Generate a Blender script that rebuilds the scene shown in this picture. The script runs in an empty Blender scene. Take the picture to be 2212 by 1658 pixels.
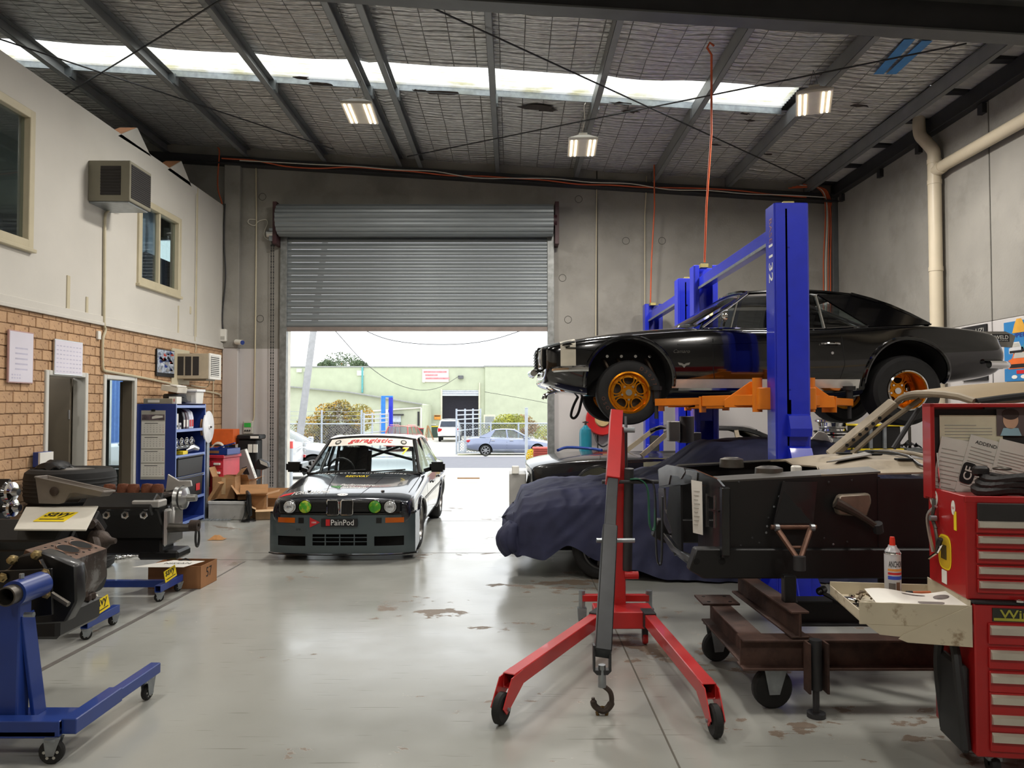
import bpy, bmesh, math, random
from mathutils import Vector, Matrix, noise
from mathutils.bvhtree import BVHTree
random.seed(7)
SC = bpy.context.scene
COL = SC.collection
R = math.radians
# ---------------------------------------------------------------- camera
F, CX, CY, H = 1661.0,1106.0,829.0,1.70
TH = math.atan(49 / F)
cam_d = bpy.data.cameras.new('camera')
cam_d.sensor_width = 36
cam_d.lens = F / 2212 * 36
cam_d.clip_start = .05
cam_d.clip_end = 400
cam = bpy.data.objects.new('camera', cam_d)
COL.objects.link(cam)
cam.location = (0,0, H)
cam.rotation_euler = (R(90) + TH, 0,0)
SC.camera = cam
# ---------------------------------------------------------------- world (bright overcast)
w = bpy.data.worlds.new('overcast_sky')
SC.world = w
w.use_nodes = True
nt = w.node_tree
bg = nt.nodes['Background']
bg.inputs['Color'].default_value = (.93,.97,1.0,1)
bg.inputs['Strength'].default_value = 2.2
sun_d = bpy.data.lights.new('sun', 'SUN')
sun_d.energy = 1.5
sun_d.angle = R(25)
sun = bpy.data.objects.new('sun', sun_d)
COL.objects.link(sun)
sun.rotation_euler = (R(-28), R(14),0)
VS = SC.view_settings
VS.view_transform = 'Standard'
VS.look = 'None'
VS.gamma = 1
VS.exposure = 0.08
VS.use_curve_mapping = False
LAMP_W = 150.0          # power of one high bay lamp
# ---------------------------------------------------------------- pixel -> place
def ray(px, py):
 a, b = px - CX, CY - py
 return Vector((a, F * math.cos(TH) - b * math.sin(TH), F * math.sin(TH) + b * math.cos(TH)))
def P(px, py, d):
 r = ray(px, py)
 return Vector((0,0, H)) + r * (d / r.y)
def G(px, py, z=0):
 r = ray(px, py)
 return Vector((0,0, H)) + r * ((z - H) / r.z)
def PX(px, py, x):
 r = ray(px, py)
 return Vector((0,0, H)) + r * (x / r.x)
YF = 13.80                       # inner face of the door wall
XL = P(485,700, YF).x           # face of the office wall
XR = P(1804,600, YF).x          # right wall
RS = .063                        # roof slope
RZ = P(1288,360,13.6).z + RS * P(1288,360,13.6).x
def roof(x): return RZ - RS * x
def RP(px, py, off=0):           # pixel on the roof plane
 r = ray(px, py)
 t = (RZ + off - H) / (r.z + RS * r.x)
 return Vector((0,0, H)) + r * t
# ---------------------------------------------------------------- materials
MATS = {}
def lin(c):
 c = c / 255
 return c / 12.92 if c <= .04045 else ((c + .055) / 1.055) ** 2.4
def rgb(r, g, b): return (lin(r), lin(g), lin(b),1)
def nd(t, kind, loc=None, **kw):
 n = t.nodes.new(kind)
 for k, v in kw.items():
  if k in n.inputs: n.inputs[k].default_value = v
  else: setattr(n, k, v)
 return n
def mat(name, c, rough=.5, metal=0, var=.12, scale=6, bump=0, bscale=60, coat=0, emis=0, alpha=None, spec=.5, trans=0, stretch=None, rnd=0, c2=None, c2at=(.5,.62), c2scale=3):
 if name in MATS: return MATS[name]
 m = bpy.data.materials.new(name)
 m.use_nodes = True
 t = m.node_tree
 b = t.nodes['Principled BSDF']
 L = t.links.new
 col = rgb(*c)
 tc = nd(t, 'ShaderNodeTexCoord')
 src = tc.outputs['Object']
 if stretch:
  mp = nd(t, 'ShaderNodeMapping')
  mp.inputs['Scale'].default_value = stretch
  L(src, mp.inputs['Vector'])
  src = mp.outputs['Vector']
 nz = nd(t, 'ShaderNodeTexNoise', Scale=scale, Detail=4.0)
 L(src, nz.inputs['Vector'])
 rp = nd(t, 'ShaderNodeValToRGB')
 rp.color_ramp.elements[0].position = .3
 rp.color_ramp.elements[1].position = .7
 rp.color_ramp.elements[0].color = tuple(x * (1 - var) for x in col[:3]) + (1,)
 rp.color_ramp.elements[1].color = tuple(min(1, x * (1 + var)) for x in col[:3]) + (1,)
 L(nz.outputs['Fac'], rp.inputs['Fac'])
 out = rp.outputs['Color']
 if rnd:
  oi = nd(t, 'ShaderNodeObjectInfo')
  mr = nd(t, 'ShaderNodeMapRange')
  mr.inputs['To Min'].default_value = 1 - rnd
  mr.inputs['To Max'].default_value = 1 + rnd
  L(oi.outputs['Random'], mr.inputs['Value'])
  hs = nd(t, 'ShaderNodeHueSaturation')
  L(mr.outputs['Result'], hs.inputs['Value'])
  L(out, hs.inputs['Color'])
  out = hs.outputs['Color']
 if c2:
  n2 = nd(t, 'ShaderNodeTexNoise', Scale=c2scale, Detail=6.0, Roughness=.65)
  L(src, n2.inputs['Vector'])
  r2 = nd(t, 'ShaderNodeMapRange')
  r2.inputs['From Min'].default_value, r2.inputs['From Max'].default_value = c2at
  L(n2.outputs['Fac'], r2.inputs['Value'])
  mx = nd(t, 'ShaderNodeMix', data_type='RGBA')
  L(r2.outputs['Result'], mx.inputs['Factor'])
  L(out, mx.inputs['A'])
  mx.inputs['B'].default_value = rgb(*c2)
  out = mx.outputs['Result']
 L(out, b.inputs['Base Color'])
 b.inputs['Roughness'].default_value = rough
 b.inputs['Metallic'].default_value = metal
 b.inputs['Specular IOR Level'].default_value = spec
 b.inputs['Coat Weight'].default_value = coat
 b.inputs['Coat Roughness'].default_value = .04
 if trans:
  b.inputs['Transmission Weight'].default_value = trans
 if emis:
  L(out, b.inputs['Emission Color'])
  b.inputs['Emission Strength'].default_value = emis
 if bump:
  nb = nd(t, 'ShaderNodeTexNoise', Scale=bscale, Detail=3.0)
  L(src, nb.inputs['Vector'])
  bp = nd(t, 'ShaderNodeBump', Strength=bump, Distance=.01)
  L(nb.outputs['Fac'], bp.inputs['Height'])
  L(bp.outputs['Normal'], b.inputs['Normal'])
 MATS[name] = m
 return m
def glass(name, tint=(.9,.95,.95), rough=.02, refl=.12):
 if name in MATS: return MATS[name]
 m = bpy.data.materials.new(name)
 m.use_nodes = True
 t = m.node_tree
 t.nodes.remove(t.nodes['Principled BSDF'])
 o = t.nodes['Material Output']
 tr = nd(t, 'ShaderNodeBsdfTransparent')
 tr.inputs['Color'].default_value = (*tint, 1)
 gl = nd(t, 'ShaderNodeBsdfGlossy', Roughness=rough)
 nz = nd(t, 'ShaderNodeTexNoise', Scale=2.0)
 fr = nd(t, 'ShaderNodeFresnel', IOR=1.5)
 mth = nd(t, 'ShaderNodeMath', operation='MULTIPLY_ADD')
 mth.inputs[1].default_value = 1.0
 mth.inputs[2].default_value = refl - .04
 mx = nd(t, 'ShaderNodeMixShader')
 ge = nd(t, 'ShaderNodeNewGeometry')
 io = nd(t, 'ShaderNodeMath', operation='MULTIPLY_ADD')
 io.inputs[1].default_value = 1 / 1.5 - 1.5
 io.inputs[2].default_value = 1.5
 t.links.new(ge.outputs['Backfacing'], io.inputs[0])
 t.links.new(io.outputs[0], fr.inputs['IOR'])
 t.links.new(fr.outputs[0], mth.inputs[0])
 t.links.new(mth.outputs[0], mx.inputs['Fac'])
 t.links.new(tr.outputs[0], mx.inputs[1])
 t.links.new(gl.outputs[0], mx.inputs[2])
 t.links.new(mx.outputs[0], o.inputs['Surface'])
 MATS[name] = m
 return m
# ---------------------------------------------------------------- mesh building
def V3(p): return Vector(p)
def rotz(a): return Matrix.Rotation(a, 3, 'Z')
_txt = {}
def text_geo(s, shear=0, space=1.0, bold=0):
 k = (s, shear, space, bold)
 if k in _txt: return _txt[k]
 cu = bpy.data.curves.new('t', 'FONT')
 cu.body = s
 cu.size = 1
 cu.shear = shear
 cu.space_character = space
 cu.offset = bold
 cu.resolution_u = 3
 ob = bpy.data.objects.new('t', cu)
 COL.objects.link(ob)
 dg = bpy.context.evaluated_depsgraph_get()
 me = bpy.data.meshes.new_from_object(ob.evaluated_get(dg))
 vs = [v.co.copy() for v in me.vertices]
 fs = [tuple(p.vertices) for p in me.polygons]
 bpy.data.objects.remove(ob)
 bpy.data.meshes.remove(me)
 bpy.data.curves.remove(cu)
 if vs:
  x0, x1 = min(v.x for v in vs), max(v.x for v in vs)
  y0, y1 = min(v.y for v in vs), max(v.y for v in vs)
  vs = [((v.x - (x0 + x1) / 2),(v.y - (y0 + y1) / 2)) for v in vs]
  _txt[k] = (vs, fs, x1 - x0, y1 - y0)
 else: _txt[k] = ([], [],1,1)
 return _txt[k]
class MB:
 def __init__(s): s.v, s.f = [], []
 def add(s, vs, fs, M=None):
  o = len(s.v)
  s.v += [V3(v) if M is None else M @ V3(v) for v in vs]
  s.f += [tuple(i + o for i in f) for f in fs]
  return s
 def box(s, c, d, rot=None, tx=1, ty=1):
  """centre, size; tx/ty scale the top face"""
  x, y, z = d[0] / 2, d[1] / 2, d[2] / 2
  vs = [(-x, -y, -z),(x, -y, -z),(x, y, -z),(-x, y, -z),(-x * tx, -y * ty, z),(x * tx, -y * ty, z),(x * tx, y * ty, z),(-x * tx, y * ty, z)]
  fs = [(3,2,1,0),(4,5,6,7),(0,1,5,4),(1,2,6,5),(2,3,7,6),(3,0,4,7)]
  c = V3(c)
  return s.add([(rot @ V3(v) if rot else V3(v)) + c for v in vs], fs)
 def bx(s, x0, x1, y0, y1, z0, z1):
  return s.box(((x0 + x1) / 2,(y0 + y1) / 2,(z0 + z1) / 2),(abs(x1 - x0), abs(y1 - y0), abs(z1 - z0)))
 def bar(s, a, b, w, h, up=(0,0,1), hollow=False):
  a, b = V3(a), V3(b)
  d = (b - a).normalized()
  u = V3(up)
  sd = d.cross(u)
  if sd.length < 1e-4: sd = d.cross(V3((0,1,0)))
  sd.normalize()
  u = sd.cross(d).normalized()
  q = [(-w / 2,-h / 2),(w / 2,-h / 2),(w / 2, h / 2),(-w / 2, h / 2)]
  vs = [a + sd * i + u * j for i, j in q] + [b + sd * i + u * j for i, j in q]
  fs = [(0,1,5,4),(1,2,6,5),(2,3,7,6),(3,0,4,7)]
  if not hollow: fs += [(3,2,1,0),(4,5,6,7)]
  else:
   t = min(w, h) * .1
   q2 = [(i * (1 - 2 * t / w), j * (1 - 2 * t / h)) for i, j in q]
   n = len(vs)
   vs += [a + sd * i + u * j for i, j in q2] + [b + sd * i + u * j for i, j in q2]
   for k in range(4):
    k2 = (k + 1) % 4
    fs += [(n + k, n + 4 + k, n + 4 + k2, n + k2),(k, n + k, n + k2, k2),(4 + k, 4 + k2, n + 4 + k2, n + 4 + k)]
  return s.add(vs, fs)
 def cyl(s, a, b, r0, r1=None, n=16, cap=True):
  a, b = V3(a), V3(b)
  r1 = r0 if r1 is None else r1
  d = (b - a).normalized()
  u = d.orthogonal().normalized()
  v = d.cross(u)
  vs = []
  for p, r in ((a, r0),(b, r1)):
   for i in range(n):
    t = 2 * math.pi * i / n
    vs.append(p + (u * math.cos(t) + v * math.sin(t)) * r)
  fs = [(i, (i + 1) % n, n + (i + 1) % n, n + i) for i in range(n)]
  if cap: fs += [tuple(range(n))[::-1], tuple(range(n, 2 * n))]
  return s.add(vs, fs)
 def tube(s, pts, r, n=8, closed=False, cap=True):
  pts = [V3(p) for p in pts]
  N = len(pts)
  rs = r if isinstance(r, (list, tuple)) else [r] * N
  u = None
  rings = []
  for i, p in enumerate(pts):
   a = pts[i - 1] if (i or closed) else p
   b = pts[(i + 1) % N] if (i < N - 1 or closed) else p
   d = (b - a)
   d = d.normalized() if d.length > 1e-7 else V3((0,0,1))
   if u is None: u = d.orthogonal().normalized()
   u = (u - d * u.dot(d))
   u = u.normalized() if u.length > 1e-6 else d.orthogonal().normalized()
   v = d.cross(u)
   rings.append([p + (u * math.cos(2 * math.pi * k / n) + v * math.sin(2 * math.pi * k / n)) * rs[i] for k in range(n)])
  return s.loft(rings, closed=closed, cap=cap and not closed)
 def loft(s, rings, closed=False, cap=True, ring_closed=True):
  n = len(rings[0])
  vs = [p for r in rings for p in r]
  fs = []
  N = len(rings)
  for i in range(N if closed else N - 1):
   j = (i + 1) % N
   for k in range(n if ring_closed else n - 1):
    k2 = (k + 1) % n
    fs.append((i * n + k, i * n + k2, j * n + k2, j * n + k))
  if cap and not closed: fs += [tuple(range(n))[::-1], tuple(range((N - 1) * n, N * n))]
  return s.add(vs, fs)
 def lathe(s, prof, o=(0,0,0), axis=(0,0,1), n=24, closed=False):
  o, d = V3(o), V3(axis).normalized()
  u = d.orthogonal().normalized()
  v = d.cross(u)
  rings = []
  for i in range(n):
   t = 2 * math.pi * i / n
   e = u * math.cos(t) + v * math.sin(t)
   rings.append([o + e * r + d * h for r, h in prof])
  return s.loft(rings, closed=True, ring_closed=closed)
 def prism(s, poly, o, u, v, wv):
  """polygon (a,b) at o+u*a+v*b, pushed along wv"""
  o, u, v, wv = V3(o), V3(u), V3(v), V3(wv)
  n = len(poly)
  vs = [o + u * a + v * b for a, b in poly]
  vs += [p + wv for p in vs]
  fs = [tuple(range(n))[::-1], tuple(range(n, 2 * n))] + [(i, (i + 1) % n, n + (i + 1) % n, n + i) for i in range(n)]
  return s.add(vs, fs)
 def quad(s, a, b, c, d): return s.add([a, b, c, d], [(0,1,2,3)])
 def sheet(s, fn, nu, nv):
  vs = [fn(i / nu, j / nv) for i in range(nu + 1) for j in range(nv + 1)]
  fs = [(i * (nv + 1) + j, (i + 1) * (nv + 1) + j, (i + 1) * (nv + 1) + j + 1, i * (nv + 1) + j + 1) for i in range(nu) for j in range(nv)]
  return s.add(vs, fs)
 def ball(s, c, r, n=10, m=7):
  c = V3(c)
  r = V3(r) if not isinstance(r, (int, float)) else V3((r, r, r))
  rings = []
  for i in range(m + 1):
   t = math.pi * i / m
   rr = max(.001, math.sin(t))
   rings.append([c + V3((r.x * rr * math.cos(2 * math.pi * k / n), r.y * rr * math.sin(2 * math.pi * k / n),-r.z * math.cos(t))) for k in range(n)])
  return s.loft(rings)
 def text(s, st, o, u, v, width=None, height=None, shear=0, space=1.0, bold=0, fn=None):
  vs, fs, W, Hh = text_geo(st, shear, space, bold)
  o, u, v = V3(o), V3(u).normalized(), V3(v).normalized()
  if width and height: sx, sy = width / W, height / Hh
  elif width: sx = sy = width / W
  else: sx = sy = height / Hh
  pts = [o + u * (a * sx) + v * (b * sy) for a, b in vs]
  if fn: pts = [fn(p) for p in pts]
  return s.add(pts, fs)
 def build(s, name, m, parent=None, bevel=0, smooth=True, sub=0, seg=1, ang=35, normals=True, solid=0):
  me = bpy.data.meshes.new(name)
  me.from_pydata([tuple(v) for v in s.v], [], s.f)
  bm = bmesh.new()
  bm.from_mesh(me)
  if normals: bmesh.ops.recalc_face_normals(bm, faces=bm.faces)
  if solid:
   bmesh.ops.solidify(bm, geom=bm.faces[:], thickness=solid)
  if bevel:
   ed = [e for e in bm.edges if len(e.link_faces) == 2 and e.calc_face_angle(0) > R(28)]
   bmesh.ops.bevel(bm, geom=ed, offset=bevel, segments=seg, affect='EDGES', clamp_overlap=True)
  bm.to_mesh(me)
  bm.free()
  if smooth:
   me.polygons.foreach_set('use_smooth', [True] * len(me.polygons))
   me.set_sharp_from_angle(angle=R(ang))
  ms = m if isinstance(m, (list, tuple)) else [m]
  for x in ms: me.materials.append(x)
  o = bpy.data.objects.new(name, me)
  COL.objects.link(o)
  if parent: o.parent = parent
  if sub: o = bake_sub(o, sub)
  return o
def bake_sub(o, lv):
 md = o.modifiers.new('s', 'SUBSURF')
 md.levels = lv
 return bake(o)
def bake(o):
 dg = bpy.context.evaluated_depsgraph_get()
 me = bpy.data.meshes.new_from_object(o.evaluated_get(dg))
 old = o.data
 o.modifiers.clear()
 o.data = me
 bpy.data.meshes.remove(old)
 return o
def boolean(o, cutter, op='DIFFERENCE'):
 md = o.modifiers.new('b', 'BOOLEAN')
 md.operation = op
 md.object = cutter
 md.solver = 'EXACT'
 md.material_mode = 'TRANSFER'
 bake(o)
 bpy.data.objects.remove(cutter)
 return o
def thing(name, label, cat, loc=(0,0,0), rz=0, group=None, rot=None):
 o = bpy.data.objects.new(name, None)
 COL.objects.link(o)
 o.empty_display_size = .1
 o.location = loc
 o.rotation_euler = rot if rot else (0,0, rz)
 return tag(o, label, cat, group)
def tag(o, label, cat, group=None):
 o['label'] = label
 o['category'] = cat
 if group: o['group'] = group
 return o
def struct(o, label=None):
 o['kind'] = 'structure'
 if label: o['label'] = label
 return o
def stuff(o):
 o['kind'] = 'stuff'
 return o
def copy_tree(o, parent=None):
 c = o.copy()
 COL.objects.link(c)
 c.parent = parent
 for ch in list(o.children): copy_tree(ch, c)
 return c
def inst(o, loc, rot=None, parent=None):
 c = o.copy()
 COL.objects.link(c)
 c.location = loc
 if rot: c.rotation_euler = rot
 c.parent = parent if parent else o.parent
 return c
def box1(name, x0, x1, y0, y1, z0, z1, m, parent=None, bevel=.003):
 return MB().bx(x0, x1, y0, y1, z0, z1).build(name, m, parent, bevel=bevel)
def slab(ax, lo, hi, u0, u1, z0, z1, holes=()):
 """wall slab: ax 'x' -> thickness lo..hi in x and u is y; ax 'y' -> thickness in y and u is x"""
 us = sorted({u0, u1, *[h[0] for h in holes], *[h[1] for h in holes]})
 zs = sorted({z0, z1, *[h[2] for h in holes], *[h[3] for h in holes]})
 m = MB()
 def solid(i, j):
  if i < 0 or j < 0 or i >= len(us) - 1 or j >= len(zs) - 1: return False
  a, b = (us[i] + us[i + 1]) / 2,(zs[j] + zs[j + 1]) / 2
  return not any(h[0] < a < h[1] and h[2] < b < h[3] for h in holes)
 def pt(t, u, z): return (t, u, z) if ax == 'x' else (u, t, z)
 for i in range(len(us) - 1):
  for j in range(len(zs) - 1):
   if not solid(i, j): continue
   a, b, c, d = us[i], us[i + 1], zs[j], zs[j + 1]
   for t in (lo, hi): m.quad(pt(t, a, c), pt(t, b, c), pt(t, b, d), pt(t, a, d))
   if not solid(i - 1, j): m.quad(pt(lo, a, c), pt(hi, a, c), pt(hi, a, d), pt(lo, a, d))
   if not solid(i + 1, j): m.quad(pt(lo, b, c), pt(hi, b, c), pt(hi, b, d), pt(lo, b, d))
   if not solid(i, j - 1): m.quad(pt(lo, a, c), pt(hi, a, c), pt(hi, b, c), pt(lo, b, c))
   if not solid(i, j + 1): m.quad(pt(lo, a, d), pt(hi, a, d), pt(hi, b, d), pt(lo, b, d))
 return m
def arc(c, r, a0, a1, n, u, v):
 c, u, v = V3(c), V3(u), V3(v)
 return [c + u * (r * math.cos(R(a0 + (a1 - a0) * i / n))) + v * (r * math.sin(R(a0 + (a1 - a0) * i / n))) for i in range(n + 1)]
def smooth_path(pts, n=6):
 """Catmull-Rom through the points"""
 pts = [V3(p) for p in pts]
 q = [pts[0] * 2 - pts[1]] + pts + [pts[-1] * 2 - pts[-2]]
 out = []
 for i in range(1, len(q) - 2):
  for k in range(n):
   t = k / n
   p0, p1, p2, p3 = q[i - 1:i + 3]
   out.append(.5 * ((2 * p1) + (p2 - p0) * t + (2 * p0 - 5 * p1 + 4 * p2 - p3) * t * t + (3 * p1 - p0 - 3 * p2 + p3) * t ** 3))
 out.append(pts[-1])
 return out
EX, EY, EZ = Vector((1,0,0)), Vector((0,1,0)), Vector((0,0,1))
# ================================================================ shared materials
m_conc = mat('raw_concrete', (146,143,136),.85, var=.12, scale=1.3, bump=.25, bscale=30, c2=(122,119,112), c2at=(.5,.75), c2scale=1.1)
m_band = mat('white_wall_paint', (190,186,184),.6, var=.04, scale=2, bump=.08, bscale=40)
m_white = mat('cream_board', (204,200,191),.65, var=.04, scale=1.5, bump=.05)
m_cream = mat('cream_enamel', (196,186,158),.45, var=.05)
m_steel = mat('grey_painted_steel', (78,80,80),.5, var=.15, scale=4)
m_darksteel = mat('dark_painted_steel', (44,44,46),.55, var=.15, scale=4)
m_galv = mat('galvanised_steel', (150,156,160),.38,.75, var=.18, scale=14)
m_alu = mat('aluminium', (190,190,188),.3,.9, var=.08)
m_chrome = mat('chrome', (225,225,225),.06,1, var=.02)
m_black = mat('black_plastic', (16,16,17),.5, var=.2)
m_blackpaint = mat('satin_black_paint', (11,11,12),.38, var=.25, scale=9, coat=.1)
m_rubber = mat('tyre_rubber', (24,24,24),.75, var=.2, scale=20)
m_iron = mat('cast_iron', (70,60,54),.6,.5, var=.35, scale=9, bump=.3, bscale=60)
m_rust = mat('rusty_brown_steel', (82,60,52),.7,.25, var=.25, scale=8, bump=.15, c2=(58,42,38), c2at=(.45,.65), c2scale=5)
m_dkgalv = mat('tarnished_steel', (92,88,82),.45,.8, var=.25, scale=12)
m_blue = mat('stand_blue_enamel', (30,58,132),.38, var=.1, coat=.25)
m_liftblue = mat('lift_blue_enamel', (24,42,186),.34, var=.07, coat=.3)
m_red = mat('red_enamel', (190,34,34),.38, var=.07, coat=.3)
m_tred = mat('tool_chest_red', (168,24,26),.36, var=.08, coat=.25)
m_orange = mat('orange_enamel', (232,128,18),.42, var=.08, coat=.15)
m_yellow = mat('yellow_print', (236,208,30),.5, var=.04)
m_paper = mat('white_paper', (226,224,216),.7, var=.04)
m_paperg = mat('grey_paper', (176,174,166),.7, var=.06)
m_ink = mat('black_ink', (20,20,22),.6, var=.1)
m_redink = mat('red_ink', (196,30,34),.55, var=.05)
m_whiteink = mat('white_ink', (232,232,230),.5, var=.03)
m_card = mat('cardboard', (172,130,88),.8, var=.1, scale=5, stretch=(1,1,4))
m_brown = mat('brown_cardboard', (150,104,66),.8, var=.1, scale=5)
m_orangec = mat('orange_cable', (196,88,48),.55, var=.12)
m_wcable = mat('white_cable', (206,202,190),.5, var=.06)
m_pvc = mat('cream_pvc', (204,192,168),.42, var=.05, scale=3)
m_win = glass('window_glass', (.82,.88,.88),.02,.1)
m_taupe = mat('taupe_door_paint', (112,103,88),.55, var=.05)
# ================================================================ floor
def floor_mat():
 m = bpy.data.materials.new('grey_epoxy_floor')
 m.use_nodes = True
 t = m.node_tree
 b = t.nodes['Principled BSDF']
 L = t.links.new
 tc = nd(t, 'ShaderNodeTexCoord')
 O = tc.outputs['Object']
 n1 = nd(t, 'ShaderNodeTexNoise', Scale=.55, Detail=5.0)
 L(O, n1.inputs['Vector'])
 r1 = nd(t, 'ShaderNodeValToRGB')
 r1.color_ramp.elements[0].position, r1.color_ramp.elements[1].position = .35,.7
 r1.color_ramp.elements[0].color = rgb(152,153,147)
 r1.color_ramp.elements[1].color = rgb(170,171,165)
 L(n1.outputs['Fac'], r1.inputs['Fac'])
 # flaked brown patches: small islands where both a broad and a fine noise run high
 mp = nd(t, 'ShaderNodeMapping')
 mp.inputs['Scale'].default_value = (1,1.5,1)
 L(O, mp.inputs['Vector'])
 nb = nd(t, 'ShaderNodeTexNoise', Scale=.7, Detail=2.0)
 nf = nd(t, 'ShaderNodeTexNoise', Scale=4.2, Detail=6.0, Roughness=.62)
 L(mp.outputs[0], nb.inputs['Vector'])
 L(mp.outputs[0], nf.inputs['Vector'])
 ad = nd(t, 'ShaderNodeMath', operation='ADD')
 L(nb.outputs['Fac'], ad.inputs[0])
 L(nf.outputs['Fac'], ad.inputs[1])
 gx = nd(t, 'ShaderNodeSeparateXYZ')
 L(O, gx.inputs[0])
 side = nd(t, 'ShaderNodeMapRange')        # the right half of the shop is more worn
 side.inputs['From Min'].default_value, side.inputs['From Max'].default_value = -1.5,1.5
 side.inputs['To Min'].default_value, side.inputs['To Max'].default_value = -.045,.055
 L(gx.outputs['X'], side.inputs['Value'])
 ad2 = nd(t, 'ShaderNodeMath', operation='ADD')
 L(ad.outputs[0], ad2.inputs[0])
 L(side.outputs[0], ad2.inputs[1])
 th = nd(t, 'ShaderNodeMapRange')
 th.inputs['From Min'].default_value, th.inputs['From Max'].default_value = 1.175,1.195
 L(ad2.outputs[0], th.inputs['Value'])
 m1 = nd(t, 'ShaderNodeMix', data_type='RGBA')
 L(th.outputs[0], m1.inputs['Factor'])
 L(r1.outputs[0], m1.inputs['A'])
 m1.inputs['B'].default_value = rgb(116,102,88)
 # scratches: thin dark dashes in two directions
 cur = m1.outputs['Result']
 for k, (rot, sc, lo) in enumerate(((.5,(1.2,40,1),.70),(-.9,(1.5,46,1),.71),(1.4,(1.0,36,1),.71))):
  mq = nd(t, 'ShaderNodeMapping')
  mq.inputs['Rotation'].default_value = (0,0, rot)
  mq.inputs['Scale'].default_value = sc
  mq.inputs['Location'].default_value = (k * 3.1, k * 7.7,0)
  L(O, mq.inputs['Vector'])
  ns = nd(t, 'ShaderNodeTexNoise', Scale=1.6, Detail=2.0)
  L(mq.outputs[0], ns.inputs['Vector'])
  ms = nd(t, 'ShaderNodeMapRange')
  ms.inputs['From Min'].default_value, ms.inputs['From Max'].default_value = lo, lo + .03
  ms.inputs['To Max'].default_value = .6
  L(ns.outputs['Fac'], ms.inputs['Value'])
  mm = nd(t, 'ShaderNodeMix', data_type='RGBA')
  L(ms.outputs[0], mm.inputs['Factor'])
  L(cur, mm.inputs['A'])
  mm.inputs['B'].default_value = rgb(86,80,72)
  cur = mm.outputs['Result']
 L(cur, b.inputs['Base Color'])
 nr = nd(t, 'ShaderNodeTexNoise', Scale=2.2, Detail=4.0)
 L(O, nr.inputs['Vector'])
 rr = nd(t, 'ShaderNodeMapRange')
 rr.inputs['To Min'].default_value, rr.inputs['To Max'].default_value = .08,.33
 L(nr.outputs['Fac'], rr.inputs['Value'])
 rm = nd(t, 'ShaderNodeMath', operation='MULTIPLY_ADD')
 rm.inputs[1].default_value = .4
 L(th.outputs[0], rm.inputs[0])
 L(rr.outputs[0], rm.inputs[2])
 L(rm.outputs[0], b.inputs['Roughness'])
 b.inputs['Specular IOR Level'].default_value = .8
 nbp = nd(t, 'ShaderNodeTexNoise', Scale=5.0, Detail=3.0)
 L(O, nbp.inputs['Vector'])
 bp = nd(t, 'ShaderNodeBump', Strength=.1, Distance=.01)
 L(nbp.outputs['Fac'], bp.inputs['Height'])
 L(bp.outputs[0], b.inputs['Normal'])
 return m
YB = -5.5                      # rear wall behind the camera
XO = -9.2                      # outer left wall beyond the offices
fl = struct(MB().bx(XO, XR + .2, YB, YF, -.12,0).build('floor', floor_mat(), smooth=False), 'pale grey glossy epoxy floor with scratches and flaked patches')
m_joint = mat('floor_joint', (92,88,80),.8)
for a, b, wd in (((.79,2.5),(.79,9.0),.010),((-3.1,9.0),(5.6,9.0),.006),((-4.9,8.6),(-1.0,8.6),.006),((-3.1,11.5),(5.6,11.5),.006)):
 MB().bar((*a, .0005),(*b, .0005), wd, .002).build('floor_joint', m_joint, fl)
m_tape = mat('worn_grey_tape', (98,94,90),.6, var=.2, scale=10)
a, b = G(60,1462), G(452,1253)
MB().bar((a.x, a.y, .001),(b.x + .02, b.y, .001),.042,.003).build('floor_tape', m_tape, fl)
MB().bar((b.x + .02, b.y, .001),(b.x + .03,8.5,.001),.02,.002).build('floor_tape', m_tape, fl)
# ================================================================ door wall
DX0, DX1 = P(617,800, YF).x, P(1187,800, YF).x
ZB = 2.74                      # top of the painted band
DZ = P(900,470, YF).z         # top of the door opening
OW = (-8.3,-6.25,.62,2.25)  # office window in the same wall
OW2 = (-8.4,-6.0,3.25,4.75)
wf = struct(slab('y', YF, YF + .2, XO - .2, XR + .2,0, RZ + .55, [(DX0, DX1,-.01, DZ), OW, OW2]).build('wall_front', m_conc, smooth=False), 'grey concrete wall around the roller door opening')
for (x0, x1) in ((XL, DX0 - .02),(DX1 + .02, XR)):
 box1('painted_band', x0, x1, YF - .004, YF, 0, ZB, m_band, wf, 0)
m_seam = mat('panel_joint_grey', (66,64,60),.9)  # dark grey of the joints, cast rings and wall core
for px in (1290,):
 x = P(px, 600, YF).x
 box1('panel_joint', x - .012, x + .012, YF - .006, YF, 0, roof(x), m_seam, wf, 0)
# pilaster in the left corner and steel corner post on the right
x0, x1 = P(487,600, YF).x, P(516,600, YF - .12).x
struct(MB().bx(x0, x1, YF - .12, YF, ZB, roof(x0) - .25).build('trim_1', m_conc, bevel=.012), 'rough concrete pilaster in the corner beside the office wall')
struct(MB().bx(x0, x1, YF - .12, YF, 0, ZB - .001).build('trim_2', m_band, bevel=.012), 'painted foot of the concrete corner pilaster')
struct(MB().bx(XR - .10, XR - .005, YF - .16, YF, 0, roof(XR) - .2).build('trim_3', m_steel, bevel=.004), 'grey steel corner post at the right of the door wall')
# bolt holes and cast-in rings in the concrete
for px, py in ((562,688),(1227,690),(1352,520),(1250,430),(1430,520),(567,425),(1640,540),(1215,600)):
 p = P(px, py, YF)
 MB().lathe([(.06,0),(.068,.003),(.06,.004)], p, (0,-1,0),16).build('cast_ring', m_seam, wf)
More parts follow.
